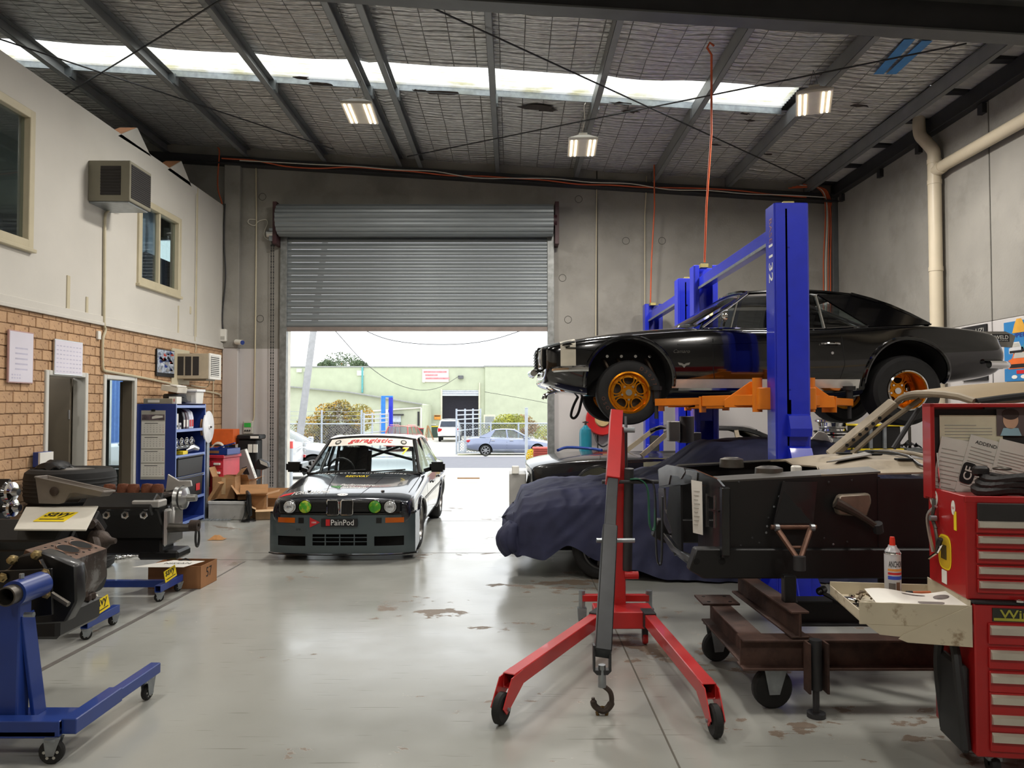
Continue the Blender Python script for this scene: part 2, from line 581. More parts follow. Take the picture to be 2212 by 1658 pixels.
# ================================================================ right wall of tilt-up panels
wr = struct(MB().bx(XR + .03, XR + .2, YB, YF + .2,0, RZ).build('wall_right', m_seam, smooth=False), 'grey tilt-up concrete panel wall on the right')
yj = PX(2141,600, XR).y
ys = [YF, yj, yj - 4.55, yj - 9.1, YB]
for i in range(4):
 MB().bx(XR, XR + .04, ys[i + 1] + .012, ys[i] - .012, ZB, roof(XR) + .1).build('concrete_panel', m_conc, wr, bevel=.006)
 MB().bx(XR - .002, XR + .04, ys[i + 1] + .012, ys[i] - .012,0, ZB - .002).build('painted_panel', m_band, wr, bevel=.006)
struct(MB().bx(XO - .2, XR + .2, YB - .2, YB, 0, RZ + .6).build('wall_back', m_conc, smooth=False), 'rear concrete wall behind the viewer')
struct(MB().bx(XO - .2, XO, YB, YF + .2,0, RZ + .7).build('wall_outer_left', m_conc, smooth=False), 'outer concrete wall beyond the offices')
# ================================================================ office wall: brick below, board above
ZT = P(482,447, YF).z
W1 = (PX(-70,300, XL).y, PX(64,300, XL).y, PX(40,520, XL).z, PX(30,228, XL).z)
W2 = (PX(300,500, XL).y, PX(385,500, XL).y, PX(340,618, XL).z, PX(330,448, XL).z)
DA = (PX(102,900, XL).y, PX(181,900, XL).y, PX(140,822, XL).z)
DB = (PX(227,900, XL).y, PX(288,900, XL).y, PX(255,834, XL).z)
DT = 2.05
wl = struct(slab('x', XL - .12, XL, YB, YF, ZB + .02, ZT, [W1, W2]).build('wall_left_upper', m_white, smooth=False), 'cream board wall of the upper office level')
m_mortar = mat('brick_mortar', (150,122,92),.9, var=.1)
wb = struct(slab('x', XL - .13, XL - .012, YB, YF, 0, ZB, [(DA[0] - .06, DA[1] + .06,-.01, DT + .06),(DB[0] - .06, DB[1] + .06,-.01, DT + .06)]).build('wall_left_lower', m_mortar, smooth=False), 'tan brick wall below the upper office')
m_brick = mat('tan_brick', (190,154,118),.85, var=.1, scale=5, bump=.5, bscale=45, rnd=.10, c2=(120,84,62), c2at=(.57,.68), c2scale=14)
# bricks: 0.23 x 0.076 pitch .24/.1167 ; the 300 that show largest are single parts
BL, BH, PL, PH = .230,.106,.240,.1165
bricks = []
rows = int(ZB / PH)
for r_ in range(rows + 1):
 z0 = r_ * PH
 z1 = min(z0 + BH, ZB - .01)
 if z1 - z0 < .02: continue
 n = 0
 y = 6.9 - (.12 if r_ % 2 else 0)
 while y < YF - .02:
  a, b_ = y, min(y + BL, YF - .01)
  spans = [(a, b_)]
  if z0 < DT + .02:
   for d0, d1 in ((DA[0] - .06, DA[1] + .06),(DB[0] - .06, DB[1] + .06)):
    nx = []
    for s0, s1 in spans:
     if s1 <= d0 or s0 >= d1: nx.append((s0, s1))
     else:
      if s0 < d0 - .03: nx.append((s0, d0))
      if s1 > d1 + .03: nx.append((d1, s1))
    spans = nx
  for s0, s1 in spans:
   if s1 - s0 > .03: bricks.append((s0, s1, z0, z1))
  y += PL
def shows(bk):                 # in frame and not behind the shelves
 y, z = (bk[0] + bk[1]) / 2,(bk[2] + bk[3]) / 2
 px = CX + XL * F / y
 return px > 2 and not (y > 10.55 and z < 1.75) and z > .75
vis = sorted([b_ for b_ in bricks if shows(b_)], key=lambda k: k[0])
near = set(vis[:300])
cache = {}
for bk in vis[:300]:
 L_, h_ = round(bk[1] - bk[0],3), round(bk[3] - bk[2],3)
 jx = random.uniform(-.003,.003)
 if (L_, h_) not in cache:
  o = MB().bx(-.06,0,-L_ / 2, L_ / 2,-h_ / 2, h_ / 2).build('brick', m_brick, wb, bevel=.005)
  cache[(L_, h_)] = o
  o.location = (XL + jx, (bk[0] + bk[1]) / 2,(bk[2] + bk[3]) / 2)
 else: inst(cache[(L_, h_)],(XL + jx, (bk[0] + bk[1]) / 2,(bk[2] + bk[3]) / 2))
mb = MB()
for bk in bricks:
 if bk not in near:
  jx = random.uniform(-.003,.003)
  mb.bx(XL - .06 + jx, XL + jx, bk[0], bk[1], bk[2], bk[3])
stuff(mb.build('brick_courses', m_brick, wb))
# trims between brick and board
struct(MB().bx(XL - .01, XL + .02,2, YF, ZB - .02, ZB + .10).bx(XL - .01, XL + .035,2, YF, ZB - .02, ZB + .02).build('trim_4', m_white, bevel=.004), 'cream cover strip between the brick and the board wall')
for px, y0_, y1_, w_ in ((147,595,683,.03),(187,641,691,.022),(385,660,735,.015),(411,662,678,.02)):
 a, b_ = PX(px, y0_, XL), PX(px, y1_, XL)
 struct(MB().bx(XL, XL + .012, a.y - w_, a.y + w_, b_.z, a.z).build('trim_5', m_cream, bevel=.002), 'cream vertical batten stub on the board wall')
# board joint lines
for px in (427,):
 a = PX(px, 420, XL)
 struct(MB().bx(XL, XL + .006, a.y - .012, a.y + .012, ZB + .1, ZT - .01).build('trim_6', m_cream), 'thin cover strip between two wall boards')
# upper floor slab, partitions and ceilings of the offices
struct(MB().bx(XO, XL - .2, YB, YF, ZB - .15, ZB + .02).build('ceiling_office', m_white, smooth=False), 'ceiling over the ground floor offices')
struct(MB().bx(XO, XL - .12, YB, YF, ZT - .12, ZT - .02).build('ceiling_upper', m_white, smooth=False), 'ceiling over the upper office')
struct(MB().bx(XO, XL - .2, DA[1] + .12, DA[1] + .2,0, ZB - .15).build('wall_partition', m_taupe, smooth=False), 'office partition between the two doorways')
struct(MB().bx(XL - 1.9, XL - 1.8, DA[0] - 1.2, DA[1] + .12,0, ZB - .15).build('wall_store', m_taupe, smooth=False), 'taupe inner wall of the small store room')
# windows of the upper office
m_blind = mat('blue_white_blind', (176,190,214),.7, var=.05)
m_desk = mat('navy_screen', (36,44,66),.7)
def office_window(n, W, mull, lab):
 y0, y1, z0, z1 = W
 o = bpy.data.objects.new('window_%d' % n, None)
 COL.objects.link(o)
 struct(o, lab)
 fr = MB()
 for a, b_, c, d in ((y0 - .05, y0 + .04, z0 - .05, z1 + .05),(y1 - .04, y1 + .05, z0 - .05, z1 + .05)): fr.bx(XL - .07, XL + .035, a, b_, c, d)
 for c, d in ((z0 - .05, z0 + .04),(z1 - .04, z1 + .05)): fr.bx(XL - .069, XL + .034, y0, y1, c, d)
 fr.build('window_frame', m_cream, o, bevel=.006)
 MB().bx(XL - .02, XL + .06, y0 - .07, y1 + .07, z0 - .09, z0 - .05).build('window_sill', m_cream, o, bevel=.006)
 if mull: box1('mullion', XL - .05, XL + .015, mull - .022, mull + .022, z0, z1, m_cream, o)
 for a, b_ in ((y0, mull or y1),(mull or y1, y1)):
  if b_ - a > .05: MB().bx(XL - .035, XL - .03, a, b_, z0, z1).build('pane', m_win, o)
 return o
office_window(1, W1, None, 'upper office window with cream frame at the left edge')
w2 = office_window(2, W2, PX(343,540, XL).y, 'sliding upper office window with vertical blinds behind')
for i in range(7):
 y = W2[0] + .12 + i * .14
 MB().box((XL - .22, y, (W2[2] + W2[3]) / 2),(.004,.125, W2[3] - W2[2] + .3), rotz(-.35)).build('blind_slat', m_blind, w2)
box1('desk_screen', XL - .20, XL - .16, W2[0] + .55, W2[1] + .3, W2[2] - .1, W2[2] + .50, m_desk, w2)
# front office windows that let daylight into the office rooms
for n, W in ((3, OW),(4, OW2)):
 o = bpy.data.objects.new('window_%d' % n, None)
 COL.objects.link(o)
 struct(o, 'aluminium shopfront window of the %s office' % ('lower' if n == 3 else 'upper'))
 fr = MB()
 for x in (W[0],(W[0] + W[1]) / 2, W[1]): fr.bx(x - .03, x + .03, YF + .05, YF + .12, W[2], W[3])
 for z in (W[2], W[3]): fr.bx(W[0], W[1], YF + .051, YF + .119, z - .03, z + .03)
 fr.build('window_frame', m_alu, o)
 MB().bx(W[0], W[1], YF + .08, YF + .086, W[2], W[3]).build('pane', m_win, o)
# door frames and leaves
def doorway(n, D, lab, leaf):
 o = bpy.data.objects.new('door_%d' % n, None)
 COL.objects.link(o)
 struct(o, lab)
 fr = MB()
 y0, y1 = D[0], D[1]
 for a, b_ in ((y0 - .06, y0),(y1, y1 + .06)): fr.bx(XL - .14, XL + .02, a, b_, 0, DT + .06)
 fr.bx(XL - .139, XL + .019, y0, y1, DT, DT + .06)
 fr.build('door_frame', mat('door_frame_paint', (202,200,192),.45, var=.03), o, bevel=.008)
 if leaf == 1:
  box1('door_leaf', XL - .90, XL - .145, y1 - .045, y1 - .005,.01, DT - .01, m_taupe, o)
  MB().cyl((XL - .15, y1 - .05,1.55),(XL - .15, y1 - .05,1.66),.012).build('hinge', m_alu, o)
 else:
  box1('door_leaf', XL - .20, XL - .16, y1 + .02, y1 + .80,.01, DT - .01, m_taupe, o)
  MB().bx(XL - .145, XL - .02, y1 - .012, y1,0, DT).build('door_stop', m_taupe, o)
  MB().cyl((XL - .20, y1 + .72,1.0),(XL - .28, y1 + .72,1.0),.025).build('door_handle', m_black, o)
 return o
doorway(2, DA, 'open office doorway with taupe door folded inward', 1)
doorway(3, DB, 'open office doorway showing daylight and a parked car', 2)
struct(MB().bx(XO, XL - .2, YF - .25, YF - .001,0,.6).build('trim_7', mat('grey_panel', (122,124,122),.6), bevel=.004), 'grey panel under the office window')
# ================================================================ roof
m_purlin = mat('purlin_grey', (122,124,124),.45,.2, var=.12, scale=3)
def foil_mat():
 m = bpy.data.materials.new('quilted_foil')
 m.use_nodes = True
 t = m.node_tree
 b = t.nodes['Principled BSDF']
 L = t.links.new
 tc = nd(t, 'ShaderNodeTexCoord')
 O = tc.outputs['Object']
 def noise_(sc, s, d=3.0):
  mp = nd(t, 'ShaderNodeMapping')
  mp.inputs['Scale'].default_value = sc
  L(O, mp.inputs['Vector'])
  n = nd(t, 'ShaderNodeTexNoise', Scale=s, Detail=d)
  L(mp.outputs[0], n.inputs['Vector'])
  return n
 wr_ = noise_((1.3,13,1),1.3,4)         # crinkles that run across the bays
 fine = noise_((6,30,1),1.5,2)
 sp = nd(t, 'ShaderNodeSeparateXYZ')
 L(O, sp.inputs[0])
 def lines(sock, pitch, wd, wob):
  a = nd(t, 'ShaderNodeMath', operation='MULTIPLY_ADD')
  a.inputs[1].default_value = wob
  L(wr_.outputs['Fac'], a.inputs[0])
  L(sock, a.inputs[2])
  d = nd(t, 'ShaderNodeMath', operation='DIVIDE')
  d.inputs[1].default_value = pitch
  L(a.outputs[0], d.inputs[0])
  f = nd(t, 'ShaderNodeMath', operation='FRACT')
  L(d.outputs[0], f.inputs[0])
  s = nd(t, 'ShaderNodeMath', operation='SUBTRACT')
  s.inputs[1].default_value = .5
  L(f.outputs[0], s.inputs[0])
  ab = nd(t, 'ShaderNodeMath', operation='ABSOLUTE')
  L(s.outputs[0], ab.inputs[0])
  mr = nd(t, 'ShaderNodeMapRange')
  mr.inputs['From Min'].default_value, mr.inputs['From Max'].default_value = 0, wd
  mr.inputs['To Min'].default_value, mr.inputs['To Max'].default_value = 1,0
  L(ab.outputs[0], mr.inputs['Value'])
  return mr.outputs[0]
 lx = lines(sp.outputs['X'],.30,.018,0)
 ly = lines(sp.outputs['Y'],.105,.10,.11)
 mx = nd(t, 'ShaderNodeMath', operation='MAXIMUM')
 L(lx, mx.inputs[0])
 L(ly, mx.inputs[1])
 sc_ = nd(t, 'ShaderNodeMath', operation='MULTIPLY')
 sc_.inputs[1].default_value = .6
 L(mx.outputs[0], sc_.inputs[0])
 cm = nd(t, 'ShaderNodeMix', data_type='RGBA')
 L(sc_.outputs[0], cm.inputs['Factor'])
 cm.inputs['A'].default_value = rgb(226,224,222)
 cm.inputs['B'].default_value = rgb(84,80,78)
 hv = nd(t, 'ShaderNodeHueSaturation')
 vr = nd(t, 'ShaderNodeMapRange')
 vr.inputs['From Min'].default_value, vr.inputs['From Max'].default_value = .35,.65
 vr.inputs['To Min'].default_value, vr.inputs['To Max'].default_value = .72,1.08  # fine streaks in the colour paint crinkle sheen onto the foil
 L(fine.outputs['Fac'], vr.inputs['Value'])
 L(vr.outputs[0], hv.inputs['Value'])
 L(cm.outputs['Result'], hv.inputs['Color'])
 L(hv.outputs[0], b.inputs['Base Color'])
 b.inputs['Metallic'].default_value = .6
 b.inputs['Roughness'].default_value = .3
 ad = nd(t, 'ShaderNodeMath', operation='MULTIPLY_ADD')
 ad.inputs[1].default_value = .35
 L(fine.outputs['Fac'], ad.inputs[0])
 L(wr_.outputs['Fac'], ad.inputs[2])
 sb = nd(t, 'ShaderNodeMath', operation='MULTIPLY_ADD')
 sb.inputs[1].default_value = -.5
 L(mx.outputs[0], sb.inputs[0])
 L(ad.outputs[0], sb.inputs[2])
 bp = nd(t, 'ShaderNodeBump', Strength=1.0, Distance=.10)
 L(sb.outputs[0], bp.inputs['Height'])
 L(bp.outputs[0], b.inputs['Normal'])
 return m
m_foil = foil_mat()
SY0, SY1 = RP(1110,150).y, RP(1110,203).y       # skylight strip
SXE = RP(1718,205).x
ceil = struct(MB().add([(XO - .2, YF + .2, roof(XO) + .12),(XO - .2, SY1, roof(XO) + .12),(XL - .3, SY1, roof(XL) + .12),(XR + .2, SY1, roof(XR) + .12),(XR + .2, YF + .2, roof(XR) + .12)], [(0,1,2,3,4)]).add([(XO - .2, YB - .2, roof(XO) + .12),(XO - .2, SY0, roof(XO) + .12),(XR + .2, SY0, roof(XR) + .12),(XR + .2, YB - .2, roof(XR) + .12)], [(0,1,2,3)]).add([(SXE, SY0, roof(SXE) + .12),(XR + .2, SY0, roof(XR) + .12),(XR + .2, SY1, roof(XR) + .12),(SXE, SY1, roof(SXE) + .12)], [(0,1,2,3)]).build('ceiling', mat('roof_sheet', (70,70,70),.6), smooth=False), 'sloping metal roof lined with quilted foil insulation')
PXS = [P(px, 350, YF - .3).x for px in (190,345,521,692,857,902,1070,1242,1412,1575,1748)]
YR = 7.28                                           # rafter of the portal frame
edges = [XO] + PXS
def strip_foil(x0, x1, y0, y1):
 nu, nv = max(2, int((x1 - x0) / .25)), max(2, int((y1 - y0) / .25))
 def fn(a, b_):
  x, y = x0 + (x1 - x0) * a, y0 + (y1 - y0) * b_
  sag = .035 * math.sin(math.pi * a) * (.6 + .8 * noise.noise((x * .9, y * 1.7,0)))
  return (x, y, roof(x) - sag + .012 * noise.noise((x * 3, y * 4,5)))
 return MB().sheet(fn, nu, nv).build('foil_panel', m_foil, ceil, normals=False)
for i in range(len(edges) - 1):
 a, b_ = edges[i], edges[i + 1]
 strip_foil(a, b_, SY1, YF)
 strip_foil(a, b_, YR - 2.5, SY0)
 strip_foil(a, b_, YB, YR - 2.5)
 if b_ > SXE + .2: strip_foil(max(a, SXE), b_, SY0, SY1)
# translucent corrugated skylight sheets
def sky_mat():
 m = bpy.data.materials.new('fibreglass_sheet')
 m.use_nodes = True
 t = m.node_tree
 t.nodes.remove(t.nodes['Principled BSDF'])
 tr = nd(t, 'ShaderNodeBsdfTransparent')
 tr.inputs['Color'].default_value = (.95,.97,.95,1)
 tl = nd(t, 'ShaderNodeBsdfTranslucent')
 n = nd(t, 'ShaderNodeTexNoise', Scale=3.0, Detail=5.0)
 r = nd(t, 'ShaderNodeValToRGB')
 r.color_ramp.elements[0].color = rgb(210,205,170)
 r.color_ramp.elements[1].color = rgb(250,250,245)
 r.color_ramp.elements[0].position = .35
 r.color_ramp.elements[1].position = .55
 tc = nd(t, 'ShaderNodeTexCoord')
 t.links.new(tc.outputs['Object'], n.inputs['Vector'])
 wv = nd(t, 'ShaderNodeTexWave', wave_type='BANDS', bands_direction='Y', Scale=2.07)
 t.links.new(tc.outputs['Object'], wv.inputs['Vector'])
 wr2 = nd(t, 'ShaderNodeMapRange')
 wr2.inputs['To Min'].default_value, wr2.inputs['To Max'].default_value = .55,.98
 t.links.new(wv.outputs['Fac'], wr2.inputs['Value'])
 t.links.new(wr2.outputs[0], tr.inputs['Color'])
 t.links.new(n.outputs['Fac'], r.inputs['Fac'])
 t.links.new(r.outputs[0], tl.inputs['Color'])
 mx = nd(t, 'ShaderNodeMixShader')
 mx.inputs['Fac'].default_value = .6
 t.links.new(tr.outputs[0], mx.inputs[1])
 t.links.new(tl.outputs[0], mx.inputs[2])
 t.links.new(mx.outputs[0], t.nodes['Material Output'].inputs['Surface'])
 return m
m_sky = sky_mat()
sx = sorted([x for x in edges if x < SXE - .1] + [SXE])
for i in range(len(sx) - 1):
 a, b_ = sx[i], sx[i + 1]
 def fn(u, v):
  x, y = a + (b_ - a) * u, SY0 + (SY1 - SY0) * v
  return (x, y, roof(x) + .035 + .012 * math.sin((y - SY0) / .076 * 2 * math.pi))
 MB().sheet(fn, 1,48).build('skylight_sheet', m_sky, ceil, normals=False)
 # bright bridging channel along the far edge
 m = MB()
 for dz0, dz1, dy in ((-.12,.08,0),):
  m.add([(a, SY1 - .02, roof(a) - .055),(b_, SY1 - .02, roof(b_) - .055),(b_, SY1, roof(b_) - .055),(a, SY1, roof(a) - .055),(a, SY1 - .02, roof(a) + .03),(b_, SY1 - .02, roof(b_) + .03),(b_, SY1, roof(b_) + .03),(a, SY1, roof(a) + .03)],
              [(3,2,1,0),(4,5,6,7),(0,1,5,4),(1,2,6,5),(2,3,7,6),(3,0,4,7)])
 m.build('bridging_channel', m_galv, ceil)
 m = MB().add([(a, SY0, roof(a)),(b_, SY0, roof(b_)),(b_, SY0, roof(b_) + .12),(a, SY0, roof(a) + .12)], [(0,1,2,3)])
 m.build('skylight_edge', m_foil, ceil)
# purlins: C sections along the shop
for x in PXS:
 z = roof(x)
 m = MB()
 d, fw_, th = .20,.075,.004
 m.bx(x - .002, x + .002, YB, YF - .02, z - d, z - .012)
 m.bx(x - .002, x + fw_, YB, YF - .02, z - d, z - d + th)
 m.bx(x + fw_ - th, x + fw_, YB, YF - .02, z - d, z - d + .02)
 m.bx(x - .002, x + fw_, YB, YF - .02, z - .03, z - .026)
 m.build('purlin', m_purlin, ceil)
 for yy in (SY1,):
  if x < SXE: MB().bx(x - .004, x + .1, yy - .05, yy + .07, z - .17, z - .03).build('purlin_cleat', m_galv, ceil)
# rafter of the portal frame (near) and girt along the door wall
def slopebeam(name, y0, y1, dz0, dz1, m, x0=XO, x1=XR):
 q = [(x0, roof(x0)),(x1, roof(x1))]
 vs = []
 for x, z in q:
  vs += [(x, y0, z + dz0),(x, y1, z + dz0),(x, y1, z + dz1),(x, y0, z + dz1)]
 return MB().add(vs, [(0,1,2,3),(7,6,5,4),(0,4,5,1),(1,5,6,2),(2,6,7,3),(3,7,4,0)]).build(name, m, ceil, bevel=.003)
slopebeam('rafter', YR - .1, YR + .1,-.225,-.205, m_steel)
slopebeam('rafter', YR - .005, YR + .005,-.53,-.2, m_darksteel)
slopebeam('rafter', YR - .1, YR + .1,-.55,-.53, m_steel)
slopebeam('rafter', -.1,.1,-.55,-.21, m_darksteel)
slopebeam('wall_girt', YF - .14, YF - .01,-.34,-.2, m_darksteel)
slopebeam('wall_girt', YF - .2, YF - .01,-.36,-.335, m_darksteel)
# eave strip beside the right wall: corrugated sheet between blocking pieces
xe = PXS[-1] + .09
def fn(u, v):
 x, y = xe + (XR - xe) * u, YB + (YF - YB) * v
 return (x, y, roof(x) + .05)
m_corr = mat('pale_corrugated_sheet', (214,212,206),.5,.2, var=.12, stretch=(1,3,1))
for (y0, y1) in ((YB, 4.9),(5.0,6.2),(6.3,7.4),(7.7,8.7),(8.8,9.6),(9.7,10.6),(10.7,11.6),(11.7,12.6),(12.7,13.6)):
 n = int((y1 - y0) / .076 * 6)
 MB().sheet(lambda u, v: (xe + (XR - xe) * v, y0 + (y1 - y0) * u, roof(xe + (XR - xe) * v) + .0 + .012 * math.sin((y0 + (y1 - y0) * u) / .095 * 2 * math.pi)), n, 1).build('corrugated_sheet', m_corr, ceil, normals=False)
 MB().bx(xe, XR, y1 - .01, y1 + .11, roof(XR) - .03, roof(XR) + .05).build('eave_blocking', m_darksteel, ceil)
MB().bx(XR - .06, XR, YB, YF, roof(XR) - .26, roof(XR) - .02).bx(XR - .12, XR, YB, YF, roof(XR) - .27, roof(XR) - .25).build('eave_beam', m_darksteel, ceil, bevel=.003)
for px, py in ((1990,378),(1905,350),(2126,200),(1822,405)):
 p = PX(px, py, XR)
 MB().bx(XR - .06, XR, p.y - .05, p.y + .05, roof(XR) - .4, roof(XR) - .28).build('eave_bracket', m_darksteel, ceil)
# torn patches of foil, dark holes with curled edges
m_torn = mat('torn_insulation', (52,44,40),.9, var=.3, scale=20)
for px, py, s in ((955,200,.28),(1165,232,.34),(1180,238,.2),(1360,240,.16),(690,180,.22),(650,168,.14),(1340,224,.18),(1610,245,.08),(1620,260,.1),(1855,228,.14),(1660,333,.1),(1545,312,.1),(905,195,.12)):
 p = RP(px, py, -.045)
 m = MB()
 pts = []
 for k in range(11):
  t = 2 * math.pi * k / 11
  rr = s * random.uniform(.5,1.0)
  x, y = p.x + rr * math.cos(t), p.y + rr * .35 * math.sin(t)
  pts.append((x, y, roof(x) - .04 - random.uniform(0,.015)))
 m.add(pts, [tuple(range(11))])
 m.build('torn_patch', m_torn, ceil, solid=.006)
# blue tape cross on the foil
m_btape = mat('blue_tape', (58,130,190),.5, var=.1)
for (a, b_) in (((1965,85),(1898,160)),((2003,88),(1925,160))):
 p, q = RP(*a, -.04), RP(*b_, -.04)
 MB().bar(p, q, .12,.004).build('tape_strip', m_btape, ceil)
# brace rods under the purlins
def rod(a, b_, lab):
 p, q = RP(*a, -.235), RP(*b_, -.235)
 return MB().cyl(p, q, .010, n=8).build('brace_rod', m_darksteel, ceil)
rod((880,-8),(1738,386), '')
rod((2088,94),(880,338), '')
rod((490,-8),(140,205), '')
rod((-20,78),(720,322), '')
# gable offcuts standing on the office wall
m_ply = mat('raw_ply_edge', (176,120,80),.8)
for pts in (((255,293),(297,276),(326,338)),((362,366),(392,348),(414,403))):
 q = [PX(a, b_, XL) for a, b_ in pts]
 o = MB().prism([(p.y, p.z) for p in q] , (XL - .25,0,0), EY, EZ, (.25,0,0)).build('ceiling_board_offcut', m_white, smooth=False)
 tag(o, 'triangular cream board %s on top of the office wall' % ('nearer the left edge' if pts[0][0] < 300 else 'farther along, near the door wall'), 'board offcut')
 MB().add([q[0] + V3((-.25,0,.004)), q[1] + V3((-.25,0,.004)), q[1] + V3((-.012,0,.004)), q[0] + V3((-.012,0,.004))], [(0,1,2,3)]).build('cut_edge', m_ply, o)
# ================================================================ roller door
rd = bpy.data.objects.new('door_1', None)
COL.objects.link(rd)
struct(rd, 'grey steel roller door, half raised over the entrance')
m_slat = mat('roller_slat_grey', (122,128,130),.45,.35, var=.08, scale=3, stretch=(.6,1,6))
zb = P(900,712, YF - .06).z
pitch = .1165
prof = [(0,0),(.012,.012),(.018,.03),(.018,.055),(.012,.072),(0,.082),(-.008,.092),(-.008,.106),(0,.1145)]
n = int((DZ + .16 - zb) / pitch)
sl = None
for i in range(n):
 z = zb + .05 + i * pitch
 if sl is None:
  m = MB()
  for x in (DX0 + .01, DX1 - .01): pass
  rings = [[(x, -a, b_) for a, b_ in prof] for x in (DX0 - .03, DX1 + .03)]
  m.loft(rings, cap=False, ring_closed=False)
  sl = m.build('slat', m_slat, rd, normals=False, ang=50)
  sl.location = (0, YF - .07, z)
 else: inst(sl, (0, YF - .07, z))
box1('bottom_rail', DX0 - .03, DX1 + .03, YF - .09, YF - .055, zb - .03, zb + .05, mat('bottom_rail', (128,118,112),.5,.4), rd)
# curtain roll above the opening
zc, rc = P(900,476, YF - .3).z, .27
m = MB()
ring = []
N = 54
for k in range(N):
 t = 2 * math.pi * k / N
 rr = rc + (.012 if k % 3 else -.006)
 ring.append((rr * math.cos(t), rr * math.sin(t)))
m.prism(ring, (DX0 - .05, YF - .3, zc), EY, EZ, (DX1 - DX0 + .1,0,0))
m.build('curtain_roll', m_slat, rd, ang=20)
m_brk = mat('maroon_bracket', (62,30,34),.55)
for x, s in ((DX0 - .12,-1),(DX1 + .12,1)):
 box1('roll_bracket', x - .035, x + .035, YF - .34, YF - .001, zc - .42, zc + .33, m_brk, rd)
 MB().cyl((x, YF - .3, zc),(x - s * .1, YF - .3, zc),.1, n=20).build('drum_end', m_brk, rd)
m_guide = mat('worn_guide_steel', (128,130,128),.5,.5, var=.25, scale=12)
for x in (DX0 - .02, DX1 + .02):
 MB().bx(x - .06, x + .06, YF - .12, YF - .001,0, zc - .2).build('guide_rail', m_guide, rd, bevel=.004)
 MB().bx(x - .01 if x < -1 else x - .05, x + .05 if x < -1 else x + .01, YF + .0, YF + .2,0, DZ).build('jamb_lining', mat('jamb_cream', (200,196,184),.6), rd)
# ================================================================ high bay lamps
m_led = mat('led_strip', (255,236,200),.5, emis=9, var=.0)
m_lampw = mat('lamp_white', (206,200,188),.45, var=.04)
LEDL = []
def high_bay(p, lab, rz=0, seen=True, grp=None):
 o = thing('high_bay_lamp', lab, 'lamp', p, rz, grp)
 s, sl = .40,.72
 MB().box((0,0,.015),(s, sl, .03)).build('diffuser', m_lampw, o, bevel=.004)
 MB().box((0,0,.055),(s * 1.02, sl * .98,.05), tx=.35, ty=.9).box((0,0,.1),(.12,.5,.06)).build('housing', m_lampw, o, bevel=.006)
 for x in (-.155,-.095,.095,.155):
  MB().box((x, 0,-.004),(.022, sl * .9,.008)).build('led_strip', m_led, o)
 zc_ = roof(p.x) - .2 - p.z
 for x in (-.08,.08):
  MB().cyl((x, 0,.1),(0,0, zc_),.003, n=5).build('suspension_wire', m_steel, o)
 ld = bpy.data.lights.new('lamp_light', 'AREA')
 ld.energy = LAMP_W * (1.1 if grp is None else .45)
 ld.shape = 'RECTANGLE'
 ld.size = s
 ld.size_y = sl
 ld.color = (1,.95,.88)
 lo = bpy.data.objects.new('lamp_light', ld)
 COL.objects.link(lo)
 lo.parent = o
 lo.location = (0,0,-.02)
 return o
def lamp_at(px, py, z):
 r = ray(px, py)
 return V3((0,0, H)) + r * ((z - H) / r.z)
high_bay(lamp_at(778,246,5.55), 'white LED high bay lamp nearest the office side', .05)
high_bay(lamp_at(1258,320,5.3), 'white LED high bay lamp hung lowest, above the roller door side', -.05)
high_bay(lamp_at(1758,224,5.25), 'white LED high bay lamp hung near the right wall', -.35)
for i, (x, y) in enumerate(((-2.9,4.2),(.6,4.0),(4.0,4.4),(-2.9,-1.6),(.6,-1.6),(4.0,-1.6))):  # unseen lamps added to lift the light in the near bays
 high_bay(V3((x, y, roof(x) - .5)), 'white LED high bay lamp added unseen for fill light, %s of the %s row over the viewer' % (('left', 'middle', 'right')[i % 3],('front', 'rear')[i // 3]),0, grp='added fill lamps over the near bay')
lamp_cable = MB().tube(smooth_path([RP(1265,222,-.2), RP(1262,232,-.25), P(1263,262,11), P(1258,285,11.3), lamp_at(1258,312,5.42)],5),.008,6).build('lamp_cable', m_wcable)
tag(lamp_cable, 'white flex looping down to the lowest high bay lamp', 'cable')
# ================================================================ outside ground
def gz(y): return 0 if y < YF + .2 else (-.034 * (y - YF - .2) if y < 43 else -.034 * (43 - YF - .2) - .006 * (y - 43))
m_drive = mat('pale_concrete_drive', (190,186,176),.85, var=.06, scale=1.2, bump=.1)
m_road = mat('asphalt_road', (118,118,124),.9, var=.06, scale=3, bump=.2, bscale=60)
m_grass = mat('verge_grass', (120,134,70),.95, var=.3, scale=8, c2=(170,150,110), c2at=(.45,.6))
def ground(name, x0, x1, y0, y1, m, dz=0, lab=''):
 n = max(2, int((y1 - y0) / 4))
 return struct(MB().sheet(lambda u, v: (x0 + (x1 - x0) * u, y0 + (y1 - y0) * v, gz(y0 + (y1 - y0) * v) + dz),2, n).build(name, m, normals=False), lab)
ground('ground_apron', -60,60, YF, 27, m_drive, -.005, 'pale concrete apron outside the roller door')
ground('ground_road', -60,60,27,41.2, m_road, -.03, 'grey asphalt street outside')
ground('ground_far_lot', -60,60,41.2,120, m_drive, .02, 'pale concrete yard across the street')
ground('ground_far_verge', P(990,980,42).x, P(1110,980,42).x, 41.3,43.5, m_grass, .04, 'strip of grass beside the far kerb')
struct(MB().sheet(lambda u, v: (-60 + 120 * u, 41.2 + .15 * v, gz(41.2) + .03),1,1).build('ground_kerb', mat('kerb_concrete', (170,166,158),.85)), 'far kerb of the street')
MB_ = None
